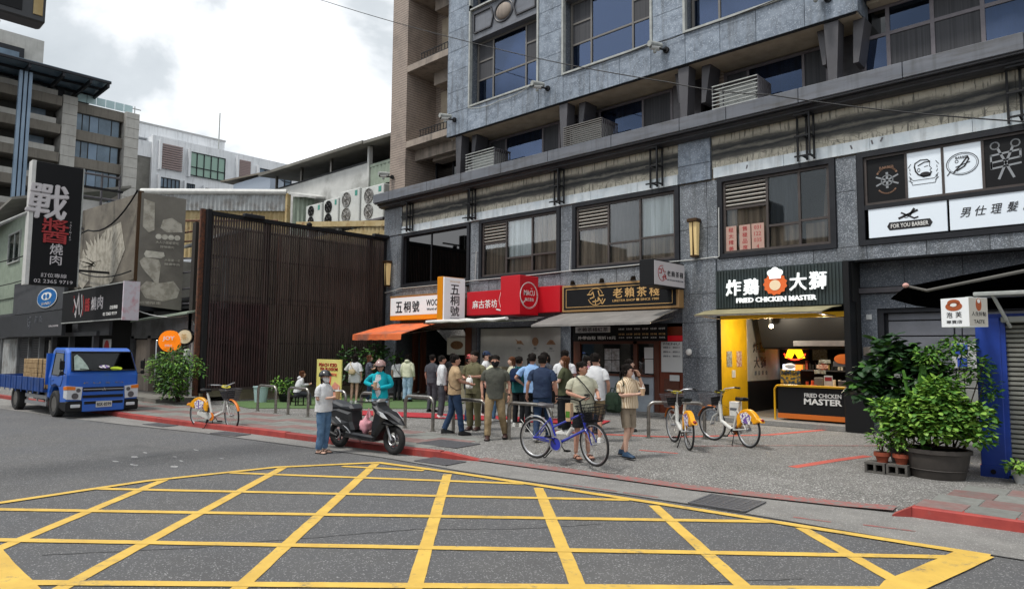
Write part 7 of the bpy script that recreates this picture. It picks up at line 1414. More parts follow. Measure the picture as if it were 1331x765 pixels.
# ------------------------------------------------------------------ blue flatbed truck
mat('truck_blue', '2260b8', .35, coat=.35, col2='1658bc', sc_=2, dirt='3a5f92', dsc=2.5, dlo=.6, dhi=.85); mat('truck_blue_faded', '1b4488', .5, col2='163a75', sc_=3, dirt='2b3c58', dsc=2, dlo=.55, dhi=.75); mat('tyre_dusty', '262626', .85); mat('amber', 'd9761c', .3)
T = thing('flatbed_truck', 'small blue flatbed truck with a white cloth in the windscreen', 'truck', (-21.38,-10.78,-.12), rad(4), local=True); T.scale = (1.07, 1.07, 1.07)
B = lambda m, n, mt, p=T, s=False, **k: m.build(n, mt, p, smooth=s, world=False, **k)
hw = .85
cab = [(0,.2),(.02,.4),(.015,1.08),(-.02,1.17),(-.16,1.45),(-.27,1.66),(-.38,1.74),(-.5,1.77),(-1.25,1.77),(-1.33,1.7),(-1.36,1.0),(-1.36,.45),(-1.18,.45),(-1.16,.6),(-1.05,.74),(-.9,.8),(-.72,.8),(-.56,.72),(-.45,.56),(-.42,.25),(-.1,.2)]
m = M(); m.slab(cab, hw, .045, nar=lambda x, z: 1-.10*max(0, (z-1.0)/.77)); cb = B(m, 'cab', 'truck_blue')
nr = lambda z: hw*(1-.10*max(0, (z-1.0)/.77))
ws = [(-.025,-nr(1.17)+.07,1.185),(-.025,nr(1.17)-.07,1.185),(-.265,nr(1.64)-.07,1.655),(-.265,-nr(1.64)+.07,1.655)]
m = M(); m.face(*[(x+.03,y,z+.01) for x,y,z in ws]); m.loft([[(x+.03,y,z+.01) for x,y,z in ws],[(x+.015,y,z) for x,y,z in ws]]); wsh = B(m, 'windscreen', 'glass_dark')
m = M(); m.tube([(x+.045,y,z+.01) for x,y,z in ws], .018, 6, closed=True); B(m, 'windscreen_seal', 'plastic_black', wsh)
mat('cloth_pale', '9fb0a8', .8, col2='7f9089', sc_=9)
m = M(); m.prism([(-.72,1.1),(-.38,1.1),(-.42,1.25),(-.52,1.45),(-.64,1.57),(-.7,1.5)], (.0,0,0), (0,1,0), (-.43,0,.9), (.006,0,0)); m.xf(lambda p: V((.032-(p.z-1.085)*.478+.02 if 0 else -.025+.045-(( (1.085+(p.z-.98)*1.0)-1.085)*.0), p.y, p.z)))
m = M(); Z = lambda z: .036-(z-1.195)*.5106
P = [(-.70,1.21),(-.36,1.21),(-.40,1.33),(-.5,1.5),(-.6,1.6),(-.67,1.55)]; m.loft([[(Z(z)+d, y, z) for y, z in P] for d in (.002, .006)]); B(m, 'cloth', 'cloth_pale', wsh)
for y, z, w, mt in ((.0,1.29,.13,'sticker'),(.28,1.24,.15,mat('lime', 'b8cf2a', .6))):
    m = M(); m.loft([[(Z(zz)+d, yy, zz) for yy, zz in [(y+w*cos(a), z+w*.32*sin(a)) for a in [i*pi/5 for i in range(10)]]] for d in (.002, .007)]); B(m, 'dashboard_item', mt if isinstance(mt, str) else 'lime', wsh)
m = M(); 
for y in (-.3, .35): m.tube([(Z(1.21)+.02,y,1.21),(Z(1.24)+.02,y-.28,1.24)], .008, 5)
m.cyl((.045,-.55,1.19),(.045,.55,1.19),.01); B(m, 'wiper', 'plastic_black', wsh)
for s in (-1, 1):
    m = M(); Q = [(-.30,1.18),(-.47,1.62),(-1.05,1.64),(-1.08,1.08),(-.6,1.06),(-.42,1.1)]; m.loft([[(x, s*(nr(z)+o), z) for x, z in Q] for o in (.004, .01)]); g_ = B(m, 'side_window', 'glass_dark')
    m = M(); m.tube([(x, s*(nr(z)+.01), z) for x, z in Q], .012, 5, closed=True); B(m, 'window_seal', 'plastic_black', g_)
    m = M(); m.tube([(x, s*(nr(z)+.003), z) for x, z in ((-.28,1.0),(-.5,1.68),(-1.1,1.69),(-1.13,1.0),(-1.1,.8),(-.4,.8))], .005, 4, closed=True); B(m, 'door_gap', 'plastic_black'); m = M(); m.ob((-1.0,s*.855,.94), (.13,.02,.03)); B(m, 'door_handle', 'truck_blue')
    m = M(); m.tube([(-.15,s*.82,1.1),(-.02,s*.98,1.12),(-.02,s*1.0,1.5)], .012, 6); m.bbx(-.06,.0,s*.96-.055,s*.96+.055,1.22,1.45,.02); m.bbx(-.06,.0,s*.96-.05,s*.96+.05,1.08,1.18,.02); B(m, 'mirror', 'plastic_black')
    m = M(); m.slab([(.04,.62),(.05,.84),(-.02,.85),(-.12,.83),(-.12,.66)], .01, 0, s*.855); 
    m = M(); m.loft([[(.035,s*.84,.48),(.035,s*.84,.82),(-.14,s*.862,.80),(-.14,s*.862,.52)],[(.05,s*.52,.46),(.05,s*.5,.78),(.0,s*.5,.78),(.0,s*.52,.46)]]); hl = B(m, 'head_light', 'headlight'); m = M(); m.cyl((.03,s*.66,.56),(.062,s*.66,.56),.075,n=16); m.cyl((.03,s*.59,.70),(.06,s*.59,.70),.05,n=14); B(m, 'reflector', 'grey_frame', hl)
    m = M(); m.loft([[(.045,s*.85,.72),(.045,s*.85,.81),(-.15,s*.868,.79),(-.15,s*.868,.71)],[(.055,s*.66,.71),(.055,s*.66,.79),(.0,s*.66,.79),(.0,s*.66,.71)]]); B(m, 'indicator', 'amber', hl)
    m = M(); m.bbx(.03,.088,min(s*.54,s*.76),max(s*.54,s*.76),.27,.35,.01); B(m, 'fog_light', 'headlight')
m = M(); m.slab([(.06,.16),(.075,.2),(.07,.42),(.0,.44),(-.4,.42),(-.42,.25),(-.3,.2)], hw+.01, .03); bp_ = B(m, 'bumper', 'plastic_black'); m = M(); m.bbx(.03,.085,-.5,.5,.16,.44,.015); B(m, 'bumper_centre', 'truck_blue', bp_)
for z0, z1, w in ((.66,.77,.48),(.50,.57,.48),(.34,.42,.46)): m = M(); m.bbx(.01,.045 if z0 > .45 else .09,-w,w,z0,z1,.008); B(m, 'grille', 'plastic_black')
m = M(); m.bbx(.03,.055,-.48,.48,.705,.725,.005); B(m, 'grille_bar', 'alu'); m = M(); m.prism([(0,.05),(.02,0),(.05,-.03),(.015,-.03),(0,-.005),(-.015,-.03),(-.05,-.03),(-.02,0)], (.05,0,.715), (0,1,0), (0,0,1), (.01,0,0)); B(m, 'emblem', 'chrome')
m = M(); m.bbx(.092,.104,-.19,.19,.26,.41,.004); npl = B(m, 'number_plate', 'white_paint')
txt('BSK·8599', npl, (.108,0,.335), .09, 'ink', U=(0,1,0), w=.33, bold=.03, d=.004); txt('F U S O', T, (.03,0,.88), .035, 'chrome', U=(0,1,0), w=.95, d=.006)
def twheel(x, s, dual=False):
    R = .335; y = s*.76; m = M(); rg = []
    for rr, yy in ((.2,.1),(.3,.11),(R,.08),(R,-.08),(.3,-.11),(.2,-.1)): rg.append([(x+rr*cos(a), y+yy, R+rr*sin(a)) for a in [2*pi*i/28 for i in range(28)]])
    m.loft(rg, cap=False, closed=True); o = B(m, 'wheel', 'tyre_dusty'); m = M()
    m.loft([[(x+rr*cos(a), y+s*yy, R+rr*sin(a)) for a in [2*pi*i/24 for i in range(24)]] for rr, yy in ((.205,.09),(.19,.04),(.11,.02),(.1,.08 if not dual else -.0),(.02,.09 if not dual else 0))]); B(m, 'rim', 'steel', o)
    m = M()
    for i in range(8): a = i*pi/4; m.cyl((x+.145*cos(a), y+s*.02, R+.145*sin(a)), (x+.145*cos(a), y+s*.05, R+.145*sin(a)), .022, n=6)
    B(m, 'wheel_nuts', 'grey_frame', o)
for s in (-1, 1): twheel(-.8, s); twheel(-3.9, s, True)
m = M(); m.box(-5.2,-1.3,-.35,-.27,.45,.6); m.box(-5.2,-1.3,.27,.35,.45,.6); m.box(-1.9,-1.5,-.75,-.4,.35,.62); m.cyl((-2.3,-.6,.5),(-2.9,-.6,.5),.16); B(m, 'chassis', 'plastic_black')
m = M(); 
for z in (.24,.42): m.box(-3.1,-1.4,-.84,-.8,z,z+.09)
for x in (-3.0,-2.2,-1.5): m.box(x,x+.05,-.83,-.8,.24,.6)
B(m, 'side_guard', 'alu')
m = M(); m.box(-5.3,-1.42,-.9,.9,.6,.66); B(m, 'bed_floor', 'truck_blue_faded')
for s in (-1, 1):
    for i in range(8): x = -5.3+i*.485; m = M(); m.bbx(x,x+.47,min(s*.9,s*.93),max(s*.9,s*.93),.6,.97,.01); pb = B(m, 'side_board', 'truck_blue_faded'); m = M(); m.box(x+.2,x+.24,min(s*.93,s*.945),max(s*.93,s*.945),.55,.97); B(m, 'board_rib', 'truck_blue_faded', pb)
m = M(); m.box(-1.46,-1.40,-.88,.88,.8,1.62); 
B(m, 'head_board', 'truck_blue'); m = M(); m.box(-5.35,-5.3,-.9,.9,.6,.97); B(m, 'tail_board', 'truck_blue_faded')
mat('brick_buff', 'a98f6a', .85, col2='8c7350', sc_=8)
pal = thing('brick_stack', 'tied stack of buff bricks on the truck bed behind the cab', 'brick stack', (-21.38,-10.78,-.12), rad(4), local=True); pal.scale = (1.07, 1.07, 1.07)
bm = None
for ix in range(18):
    for iy in range(4):
        for iz in range(6):
            if bm is None: m = M(); m.bbx(-.055,.055,-.16,.16,0,.125,.008); o = m.build('brick', 'brick_buff', pal, world=False); bm = o.data
            else: o = bpy.data.objects.new('brick', bm); C.objects.link(o); o.parent = pal
            o.location = (-3.62+ix*.12+random.uniform(-.006,.006), -.6+iy*.335, .67+iz*.131)
m = M(); 
for x in (-2.45,-2.1,-1.75): m.box(x-.012,x+.012,-.77,.5,1.455,1.46); m.box(x-.012,x+.012,-.775,-.77,.67,1.46)
m.build('strap', 'plastic_black', pal, world=False)
# ------------------------------------------------------------------ people
def head_fn(p):
    x, y, z = p; k = z/.118
    if k < 0: x *= 1+.30*k*abs(k)+.06*k; y = y*(1+.10*k) - (.012*(-k) if y < 0 else -.0)
    if y > 0: y *= 1.10
    if y < -.02 and k > .2: y *= .95
    return V((x, y, z))
def tubep(m, P, R, n=10, fold=0, seed=0, cap=True):
    """tapered limb or sleeve through points with soft folds"""
    Q, S_ = [], []; P = [V(p) for p in P]
    for i in range(len(P)-1):
        k = 4
        for j in range(k): t = j/k; Q.append(P[i].lerp(P[i+1], t)); S_.append(R[i]+(R[i+1]-R[i])*t)
    Q.append(P[-1]); S_.append(R[-1])
    if len(P) > 2:
        Q2 = [Q[0]]+[(Q[i-1]+Q[i]*2+Q[i+1])/4 for i in range(1, len(Q)-1)]+[Q[-1]]; Q = Q2
    rr = random.Random(seed); S2 = [s*(1+(rr.uniform(-fold, fold) if 0 < i < len(S_)-1 else 0)) for i, s in enumerate(S_)]
    m.tube(Q, S2, n, cap)
def person(label, loc, face, H=1.65, top=('tee', 'white_paint'), bot=('trousers', 'denim'), hair=('short', 'hair'), shoes=('shoe', 'plastic_black'), skin='skin', arms=None, legs=None, lean=(0, 0), wide=1.0, head_turn=0, head_tilt=0, extra=(), group=None, seat=0):
    seed = int(abs(loc[0]*100+loc[1]*37)); rr = random.Random(seed)
    t = thing('person', label, 'person', loc, rad(face+90), group, local=True); k = H/1.65
    B = lambda m, n, mt, p=t: m.xf(lambda q: q*k).build(n, mt, p, smooth=True, world=False)
    def LN(p): p = V(p); z = max(0, p.z-.92); return V((p.x+lean[0]*z, p.y+lean[1]*z, p.z))
    sh = {s: LN((s*.165*wide, 0.01, 1.345)) for s in (-1, 1)}
    A = {s: [V(q) for q in ((s*.225*wide, .03, 1.09), (s*.225*wide, -.04, .86))] for s in (-1, 1)}
    if arms:
        for s in arms: A[s] = [V(q) for q in arms[s]]
    Lg = {s: [V((s*.085, 0, .87)), V((s*.09, -.015, .47)), V((s*.09, .03, .075))] for s in (-1, 1)}
    if legs:
        for s in legs: Lg[s] = [V(q) for q in legs[s]]
    hc = LN((0, -.012, 1.53))
    RH = Matrix.Rotation(rad(head_turn), 3, 'Z')@Matrix.Rotation(rad(head_tilt), 3, 'X')
    HD = lambda p: hc+RH@V(p)
    # continuous body skeleton for the skin surface
    vs, rad_, ed = [], [], []
    def av(p, r): vs.append(V(p)*k); rad_.append(r*k); return len(vs)-1
    pel = av((0, 0, .92+seat), .105); sp = av(LN((0, 0, 1.1+seat*0)), .10); ch = av(LN((0, 0, 1.28)), .105); nk = av(LN((0, .005, 1.40)), .05); nk2 = av(LN((0, -.002, 1.47)), .047)
    ed += [(pel, sp), (sp, ch), (ch, nk), (nk, nk2)]
    for s in (-1, 1):
        a = av(sh[s]+V((-s*.02, 0, -.025)), .034); b = av(A[s][0], .038); c = av(A[s][0].lerp(A[s][1], .35), .037); d = av(A[s][1], .023); ed += [(ch, a), (a, b), (b, c), (c, d)]
        h = av(Lg[s][0], .08); kn = av(Lg[s][1], .052); cf = av(Lg[s][1].lerp(Lg[s][2], .3)+V((0, .015, 0)), .052); an = av(Lg[s][2], .033); ed += [(pel, h), (h, kn), (kn, cf), (cf, an)]
    app = M()
    n0 = len(app.v); app.sph((0, 0, 0), (.076, .094, .118), 18, 14, head_fn)
    # nose, brow, chin, ears
    app.loft([[(u*.010, -.086, .030) for u in (-1, 1)]+[(.0, -.089, .034)], [(u*.016, -.093, -.012) for u in (-1, 1)]+[(0, -.115, -.010)], [(u*.012, -.088, -.024) for u in (-1, 1)]+[(0, -.098, -.022)]])
    for s in (-1, 1): app.sph((s*.077, .008, -.002), (.010, .02, .03), 8, 6)
    app.sph((0, -.088, -.055), (.022, .010, .007), 8, 5)
    app.v = app.v[:n0]+[tuple(HD(p)*k) for p in app.v[n0:]]
    # hands: palm, four unequal bent fingers and a thumb from the side of the palm
    for s in (-1, 1):
        w = A[s][1]; d = (A[s][1]-A[s][0]).normalized(); up_ = V((0, -1, 0)) if abs(d.z) > .7 else V((0, 0, 1)); sd = d.cross(up_).normalized(); pn = sd.cross(d).normalized()
        if abs(d.z) > .7: sd, pn = pn, V((-s, 0, 0))-d*(V((-s, 0, 0)).dot(d)); pn.normalize(); sd = V((0, -1, 0))-d*(V((0, -1, 0)).dot(d)); sd.normalize()
        a0 = len(app.v); app.tube([w-d*.02, w+d*.03, w+d*.075, w+d*.085], [(.022, .018), (.033, .016), (.036, .014), (.03, .01)] if abs(d.z) > .7 else [.02, .028, .03, .02], 8)
        for i, (off, ln) in enumerate(((-.027, .062), (-.009, .07), (.009, .066), (.026, .052))):
            b = w+d*.078+sd*off; q = .25+.1*i; p1 = b+d*ln*.42+pn*ln*.10; p2 = p1+(d*.8+pn*.6).normalized()*ln*.34; p3 = p2+(d*.4+pn*.9).normalized()*ln*.28
            app.tube([b, p1, p2, p3], [.0092, .0088, .0078, .0055], 6)
        b = w+d*.025-sd*.03*(-1 if s > 0 else -1)*1; b = w+d*.022+sd*.028; app.tube([b, b+(d*.6+sd*.6+pn*.25).normalized()*.035, b+(d*.9+sd*.35+pn*.35).normalized()*.062], [.012, .0105, .007], 6)
        app.v = app.v[:a0]+[tuple(V(p)*k) for p in app.v[a0:]]
    # bare feet are part of the body
    for s in (-1, 1):
        an = Lg[s][2]; a0 = len(app.v); fz = an.z-.075
        app.loft([[(an.x+u*w_, y, fz+z0+h*v) for u, v in ((-1, .1), (-.8, .8), (0, 1), (.8, .8), (1, .1), (.6, 0), (-.6, 0))] for y, w_, h, z0 in ((an.y+.05, .02, .04, .012), (an.y+.02, .032, .07, .01), (an.y-.06, .036, .058, .01), (an.y-.13, .043, .03, .01), (an.y-.17, .036, .018, .01))])
        app.v = app.v[:a0]+[tuple(V(p)*k) for p in app.v[a0:]]
    PEND_BODY.append((t, vs, rad_, ed, app, skin))
    # face
    m = M(); 
    for s in (-1, 1): m.sph((s*.029, -.083, .012), (.011, .006, .0055), 8, 5); m.ob((s*.03, -.088, .034), (.03, .006, .005))
    B(m.xf(HD), 'eyes', 'hair'); m = M(); m.sph((0, -.093, -.050), (.021, .005, .006), 8, 5); B(m.xf(HD), 'lips', 'lip')
    # hair
    hs, hm = hair; m = M()
    def hf(p):
        x, y, z = p; q = 1
        if y < -.03 and z < .045 - .3*abs(x): q = .78
        elif z < -.02 and y < .02: q = .8
        elif z < -.055: q = .82
        return V((x*q, y*q+.010, z*q+.008))
    m.sph((0, 0, 0), (.088, .108, .124), 20, 16, hf)
    for i in range(26):
        a = rr.uniform(0, 2*pi); x, y = .055*cos(a), .06*sin(a)+.02; m.tube([(x, y, .105), (x*1.45, y*1.35, .085), (x*1.7, y*1.5+.005, .045)], [.012, .014, .004], 5)
    if hs in ('long', 'bob', 'tail'):
        L_ = {'long': .26, 'bob': .14, 'tail': .1}[hs]
        m.loft([[(x*w_, y0+dy, z) for x, dy in ((-1, -.02), (-.7, .035), (0, .05), (.7, .035), (1, -.02), (.6, .0), (-.6, .0))] for z, w_, y0 in ((.06, .085, .04), (-.02, .093, .045), (-L_*.6, .09, .05), (-L_, .055, .055))])
        for s in (-1, 1): m.tube([(s*.08, -.01, .05), (s*.088, -.005, -.02), (s*.08, .01, -L_*.75)], [.018, .022, .008], 6)
    if hs == 'tail': m.tube([(0, .11, .0), (0, .15, -.06), (.0, .12, -.22)], [.028, .034, .01], 8)
    if hs == 'ponyfront': m.tube([(.05, .06, -.03), (.09, -.0, -.14), (.09, -.07, -.27)], [.03, .03, .01], 8); m.tube([(-.06, .05, -.03), (-.09, .0, -.12), (-.08, -.04, -.2)], [.025, .02, .008], 8)
    if hs == 'bun': m.sph((0, .115, .04), (.045, .04, .045), 10, 8)
    B(m.xf(HD), 'hair', hm)
    # top
    kind, tm = top[:2]; fit = top[2] if len(top) > 2 else 1.0; hem = top[3] if len(top) > 3 else .82
    m = M(); rings = []
    Z = [(hem, .162*fit, .118*fit), (hem+.10, .158*fit, .116*fit), (1.0, .152*fit, .112*fit), (1.10, .158*fit, .118*fit), (1.2, .17*wide*(1+(fit-1)*.6), .125*(1+(fit-1)*.6)), (1.29, .178*wide, .12), (1.345, .165*wide, .095), (1.385, .115*wide, .078), (1.415, .062, .06)]
    if seat: Z[0] = (max(hem, .9), .17*fit, .13*fit); Z[1] = (.96, .165*fit, .125*fit)
    for i, (z, rx, ry) in enumerate(Z):
        ring = []
        for j in range(24):
            a = 2*pi*j/24; f = 1+(.03*sin(3*a+seed+z*11)+.028*sin(6*a+z*31+seed))*(1 if i < 6 else .2)
            c = LN((0, .0, z)); ring.append((c.x+rx*f*math.copysign(abs(cos(a))**.85, cos(a)), c.y+ry*f*math.copysign(abs(sin(a))**.9, sin(a)), z+.006*sin(2*a+seed)*(i == 0)))
        rings.append(ring)
    m.loft(rings)
    for s in (-1, 1):
        S0 = sh[s]+V((-s*.06, 0, -.035)); E_, W_ = A[s]
        if kind in ('tee', 'shirt', 'open', 'oversize', 'polo'):
            kk = .62 if kind != 'oversize' else .95; e = S0.lerp(E_, kk+.1); tubep(m, [S0, sh[s].lerp(E_, .12)+V((-s*.012,0,-.012)), sh[s].lerp(E_, .35), e], [.055, .064, .066, .069*(1.15 if kind == 'oversize' else 1)], 12, .06, seed+s)
        else: tubep(m, [S0, sh[s].lerp(E_, .12)+V((-s*.012,0,-.012)), sh[s].lerp(E_, .35), E_, W_-(W_-E_)*.08], [.055, .063, .064, .056, .042], 12, .03, seed+s)
    tp = B(m, {'tee': 't_shirt', 'shirt': 'shirt', 'open': 'shirt', 'oversize': 't_shirt', 'polo': 'shirt', 'jacket': 'jacket', 'long': 'jumper', 'hood': 'hooded_top'}.get(kind, 'top'), tm)
    if kind == 'hood': m = M(); m.sph((0, .07, 1.41), (.10, .07, .06), 12, 8); B(m.xf(LN), 'hood', tm, tp)
    if kind in ('polo', 'open', 'jacket', 'shirt'): m = M(); m.tube([LN(p) for p in ((-.06, .035, 1.415), (-.065, -.02, 1.42), (-.03, -.07, 1.39), (0, -.08, 1.37), (.03, -.07, 1.39), (.065, -.02, 1.42), (.06, .035, 1.415))], [.014]*7, 6); B(m, 'collar', tm, tp)
    if kind == 'jacket' and len(top) > 4: 
        m = M(); m.loft([[LN((x, y, z)) for x, y in ((-.07*w_, -.122), (.0, -.137), (.07*w_, -.122), (.0, -.10))] for z, w_ in ((.86, .8), (1.1, .95), (1.25, 1.0), (1.36, .7))]); B(m, 'inner_top', top[4], t)
    # bottoms
    bk, bm_ = bot[:2]; bw = bot[2] if len(bot) > 2 else 1.0; m = M(); zp = .92+seat
    m.loft([[(rx*cos(a), ry*sin(a)+oy, z) for a in [2*pi*j/20 for j in range(20)]] for z, rx, ry, oy in ((zp-.16 if not seat else zp-.1, .135, .09, 0), (zp-.08, .158, .115, 0), (zp+.0, .155, .112, 0), (zp+.07, .146, .106, 0))])
    for s in (-1, 1):
        h, kn, an = Lg[s]
        if bk == 'trousers': tubep(m, [h+V((0, 0, .04)), h.lerp(kn, .4), kn, kn.lerp(an, .55), an+V((0, 0, .015))], [.092, .088*bw, .068*bw, .062*bw, .058*bw], 12, .085, seed+s)
        elif bk == 'shorts': tubep(m, [h+V((0, 0, .04)), h.lerp(kn, .45), h.lerp(kn, .88)], [.093, .086*bw, .08*bw], 12, .03, seed+s)
        elif bk == 'short_shorts': tubep(m, [h+V((0, 0, .04)), h.lerp(kn, .3)], [.095, .095], 12, .02, seed+s)
    B(m, 'trousers' if bk == 'trousers' else 'shorts', bm_)
    # shoes
    sk, sm = shoes[:2]
    for s in (-1, 1):
        an = Lg[s][2]; fz = an.z-.075; m = M()
        if sk in ('shoe', 'boot'):
            m.loft([[(an.x+u*w_, y, fz+h*v) for u, v in ((-1, .12), (-.92, .55), (-.6, .95), (0, 1.05), (.6, .95), (.92, .55), (1, .12), (.7, 0), (-.7, 0))] for y, w_, h in ((an.y+.062, .03, .07), (an.y+.045, .042, .09), (an.y-.03, .044, .10), (an.y-.08, .047, .072), (an.y-.14, .052, .056), (an.y-.185, .042, .042), (an.y-.2, .022, .025))])
            if sk == 'boot': m.cyl((an.x, an.y, fz+.05), (an.x, an.y+.01, fz+.18), .052, .056, 12)
            so = B(m, 'shoe', sm); m = M(); m.loft([[(an.x+u*w_, y, fz+z) for u, z in ((-1, 0), (-1, .02), (1, .02), (1, 0))] for y, w_ in ((an.y+.066, .034), (an.y+.03, .046), (an.y-.08, .05), (an.y-.15, .055), (an.y-.203, .03))]); B(m, 'sole', shoes[2] if len(shoes) > 2 else 'plastic_black', so)
        else:
            m.loft([[(an.x+u*w_, y, fz+z) for u, z in ((-1, -.004), (-1, .014), (1, .014), (1, -.004))] for y, w_ in ((an.y+.06, .035), (an.y-.05, .04), (an.y-.14, .05), (an.y-.19, .035))]); so = B(m, 'sandal', sm); m = M(); m.tube([(an.x-.042, an.y-.06, fz+.02), (an.x-.03, an.y-.10, fz+.06), (an.x, an.y-.13, fz+.055), (an.x+.03, an.y-.10, fz+.06), (an.x+.042, an.y-.06, fz+.02)], .008, 5); B(m, 'strap', sm, so)
    for ex in extra:
        n, mt = ex[0], ex[1]; m = M()
        if n == 'helmet':
            def cf_(p): return V((p.x, p.y+.008, max(p.z, -.012+.10*max(0, -p.y-.03)*3)+.022))
            m.sph((0, 0, 0), (.122, .142, .13), 22, 14, cf_); h_ = B(m.xf(HD), 'helmet', mt); m = M(); m.loft([[(u*.1, -.11+.03*u*u*1.2, .05), (u*.1, -.165+.045*u*u*1.2, .035), (u*.1, -.165+.045*u*u*1.2, .028), (u*.1, -.11+.03*u*u*1.2, .040)] for u in (-1, -.6, -.2, .2, .6, 1)]); B(m.xf(HD), 'visor', 'plastic_black', h_)
            m = M(); m.tube([(-.085, 0, .0), (-.07, -.03, -.09), (0, -.05, -.122), (.07, -.03, -.09), (.085, 0, .0)], .006, 5); B(m.xf(HD), 'chin_strap', 'plastic_black', h_)
        elif n == 'cap':
            m.sph((0, 0, 0), (.097, .112, .105), 20, 12, lambda p: V((p.x, p.y+.005, max(p.z, .0)+.04))); m.loft([[(u*.07, -.09+.03*u*u, .05), (u*.07, -.165+.05*u*u, .04), (u*.07, -.165+.05*u*u, .034), (u*.07, -.09+.03*u*u, .043)] for u in (-1, -.5, 0, .5, 1)]); B(m.xf(HD), 'cap', mt)
        elif n == 'mask':
            m.loft([[(sin(a)*.083, -cos(a)*.103+.004, z) for a in [rad(q) for q in (-78, -50, -25, 0, 25, 50, 78)]]+[(sin(a)*.07, -cos(a)*.088, z) for a in [rad(q) for q in (78, 50, 25, 0, -25, -50, -78)]] for z in (-.0, -.03)]+[[(sin(a)*.07, -cos(a)*.106-.004, -.07) for a in [rad(q) for q in (-78, -50, -25, 0, 25, 50, 78)]]+[(sin(a)*.06, -cos(a)*.08, -.07) for a in [rad(q) for q in (78, 50, 25, 0, -25, -50, -78)]]]+[[(sin(a)*.045, -cos(a)*.085-.01, -.105) for a in [rad(q) for q in (-78, -50, -25, 0, 25, 50, 78)]]+[(sin(a)*.03, -cos(a)*.06, -.105) for a in [rad(q) for q in (78, 50, 25, 0, -25, -50, -78)]]]); B(m.xf(HD), 'face_mask', mt)
        elif n == 'glasses':
            for s in (-1, 1): m.torus((s*.032, -.104, .012), (0, 1, 0), .024, .0035, 14, 4); m.tube([(s*.056, -.1, .014), (s*.08, .0, .012)], .0028, 4)
            m.tube([(-.01, -.106, .014), (.01, -.106, .014)], .003, 4); g_ = B(m.xf(HD), 'glasses', mt)
            if len(ex) > 2: m = M(); [m.sph((s*.032, -.104, .012), (.023, .003, .021), 10, 6) for s in (-1, 1)]; B(m.xf(HD), 'lens', ex[2], g_)
        elif n == 'strap':
            s = ex[2]; P = [LN((s*.1, .06, 1.40)), LN((s*.11, -.05, 1.395)), LN((s*.04, -.135, 1.25)), LN((-s*.07, -.14, 1.08)), (-s*.15, -.09, .95), (-s*.17, .0, .93), (-s*.13, .1, 1.0), LN((-s*.02, .14, 1.15)), LN((s*.08, .12, 1.32))]
            P = [V((q_[0]*(1+(fit-1)*.8), q_[1]*(1.06+(fit-1)*.9), q_[2])) for q_ in P]; m.tube(P, [(.011, .004)]*9, 6, closed=True); B(m, 'bag_strap', mt)
        elif n == 'watch': s = ex[2]; w = A[s][1]; d = (A[s][1]-A[s][0]).normalized(); m.cyl(w-d*.03, w+d*.0, .028); B(m, 'wrist_watch', mt)
    def world(p): q = Matrix.Rotation(rad(face+90), 3, 'Z')@(V(p)*k); return q+V(loc)
    return t, world, A
def flush_bodies():
    tmp = []
    for (t, vs, rd, ed, app, skin) in PEND_BODY:
        me = bpy.data.meshes.new('b'); me.from_pydata([tuple(v) for v in vs], ed, []); o = bpy.data.objects.new('b', me); C.objects.link(o)
        sm = o.modifiers.new('s', 'SKIN'); sm.use_smooth_shade = True
        if not me.skin_vertices: me.attributes
        for i, d in enumerate(me.skin_vertices[0].data): d.radius = (rd[i], rd[i]*(.82 if i < 3 else 1)); d.use_root = (i == 0)
        ss = o.modifiers.new('u', 'SUBSURF'); ss.levels = 1; tmp.append(o)
    bpy.context.view_layer.update(); dg = bpy.context.evaluated_depsgraph_get()
    for o, (t, vs, rd, ed, app, skin) in zip(tmp, PEND_BODY):
        me = bpy.data.meshes.new_from_object(o.evaluated_get(dg)); n = len(me.vertices)
        m = M(); m.v = [tuple(v.co) for v in me.vertices]; m.f = [tuple(p.vertices) for p in me.polygons]; m.add(app.v, app.f)
        m.build('body', skin, t, smooth=True, world=False); bpy.data.meshes.remove(me)
    for o in tmp: d = o.data; bpy.data.objects.remove(o); bpy.data.meshes.remove(d)
def cloth(n, a, b=None, s=9, **k): return mat(n, a, .85, col2=b or a, sc_=s, bump=.9, bsc=11, obj=True, det=3, spec=.2, **k)
mat('lip', '9a5a4c', .5)
cloth('denim', '45607e', '5f7c99', 7); cloth('denim_dark', '263750', '30435f', 7); cloth('denim_light', '8aa6bd', 'a0b9cc', 7); cloth('khaki', '9a8769', '857356', 6); cloth('olive_grey', '56574f', '4a4b45', 5); cloth('beige_tee', 'b9b8a4', 'a9a894', 5)
cloth('tan_tee', 'b59c7c', 'a38b6c', 5); cloth('olive_shirt', '6a664e', '5a573f', 5); cloth('white_cloth', 'd2d3d4', 'bfc1c4', 5); cloth('black_cloth', '17181b', '202226', 5); cloth('navy', '2e3b52', '26314a', 5); cloth('light_blue', '8fb0d8', '7d9fca', 5); cloth('teal', '1e5a5c', '184a4d', 5)
cloth('teal_bright', '18a8b4', '1394a2', 5); cloth('cream_cloth', 'd4d6bd', 'c3c6ab', 5); cloth('grey_cloth', '4a4c52', '3f4147', 5); cloth('taupe', '8f8272', '7f7363', 6); cloth('pink_cloth', 'cf9fc0', 'c08fb2', 5); cloth('olive_tee', '4c503c', '42462f', 5); cloth('backpack_blue', '1f2e4c', '18253f', 8); cloth('green_bag', '27372a', '1d2a20', 8); cloth('beige_bag', 'b3a484', 'a39373', 8)
mat('helmet_black', '1a1b1e', .25, coat=.5); mat('helmet_pink', 'b9948e', .3, coat=.5, col2='8a6f6c', sc_=3); mat('lens_red', '7a3028', .15); mat('boot_brown', '3a211c', .5); mat('sneaker_blue', '22405c', .6); mat('sneaker_white', 'c9c9c6', .6)
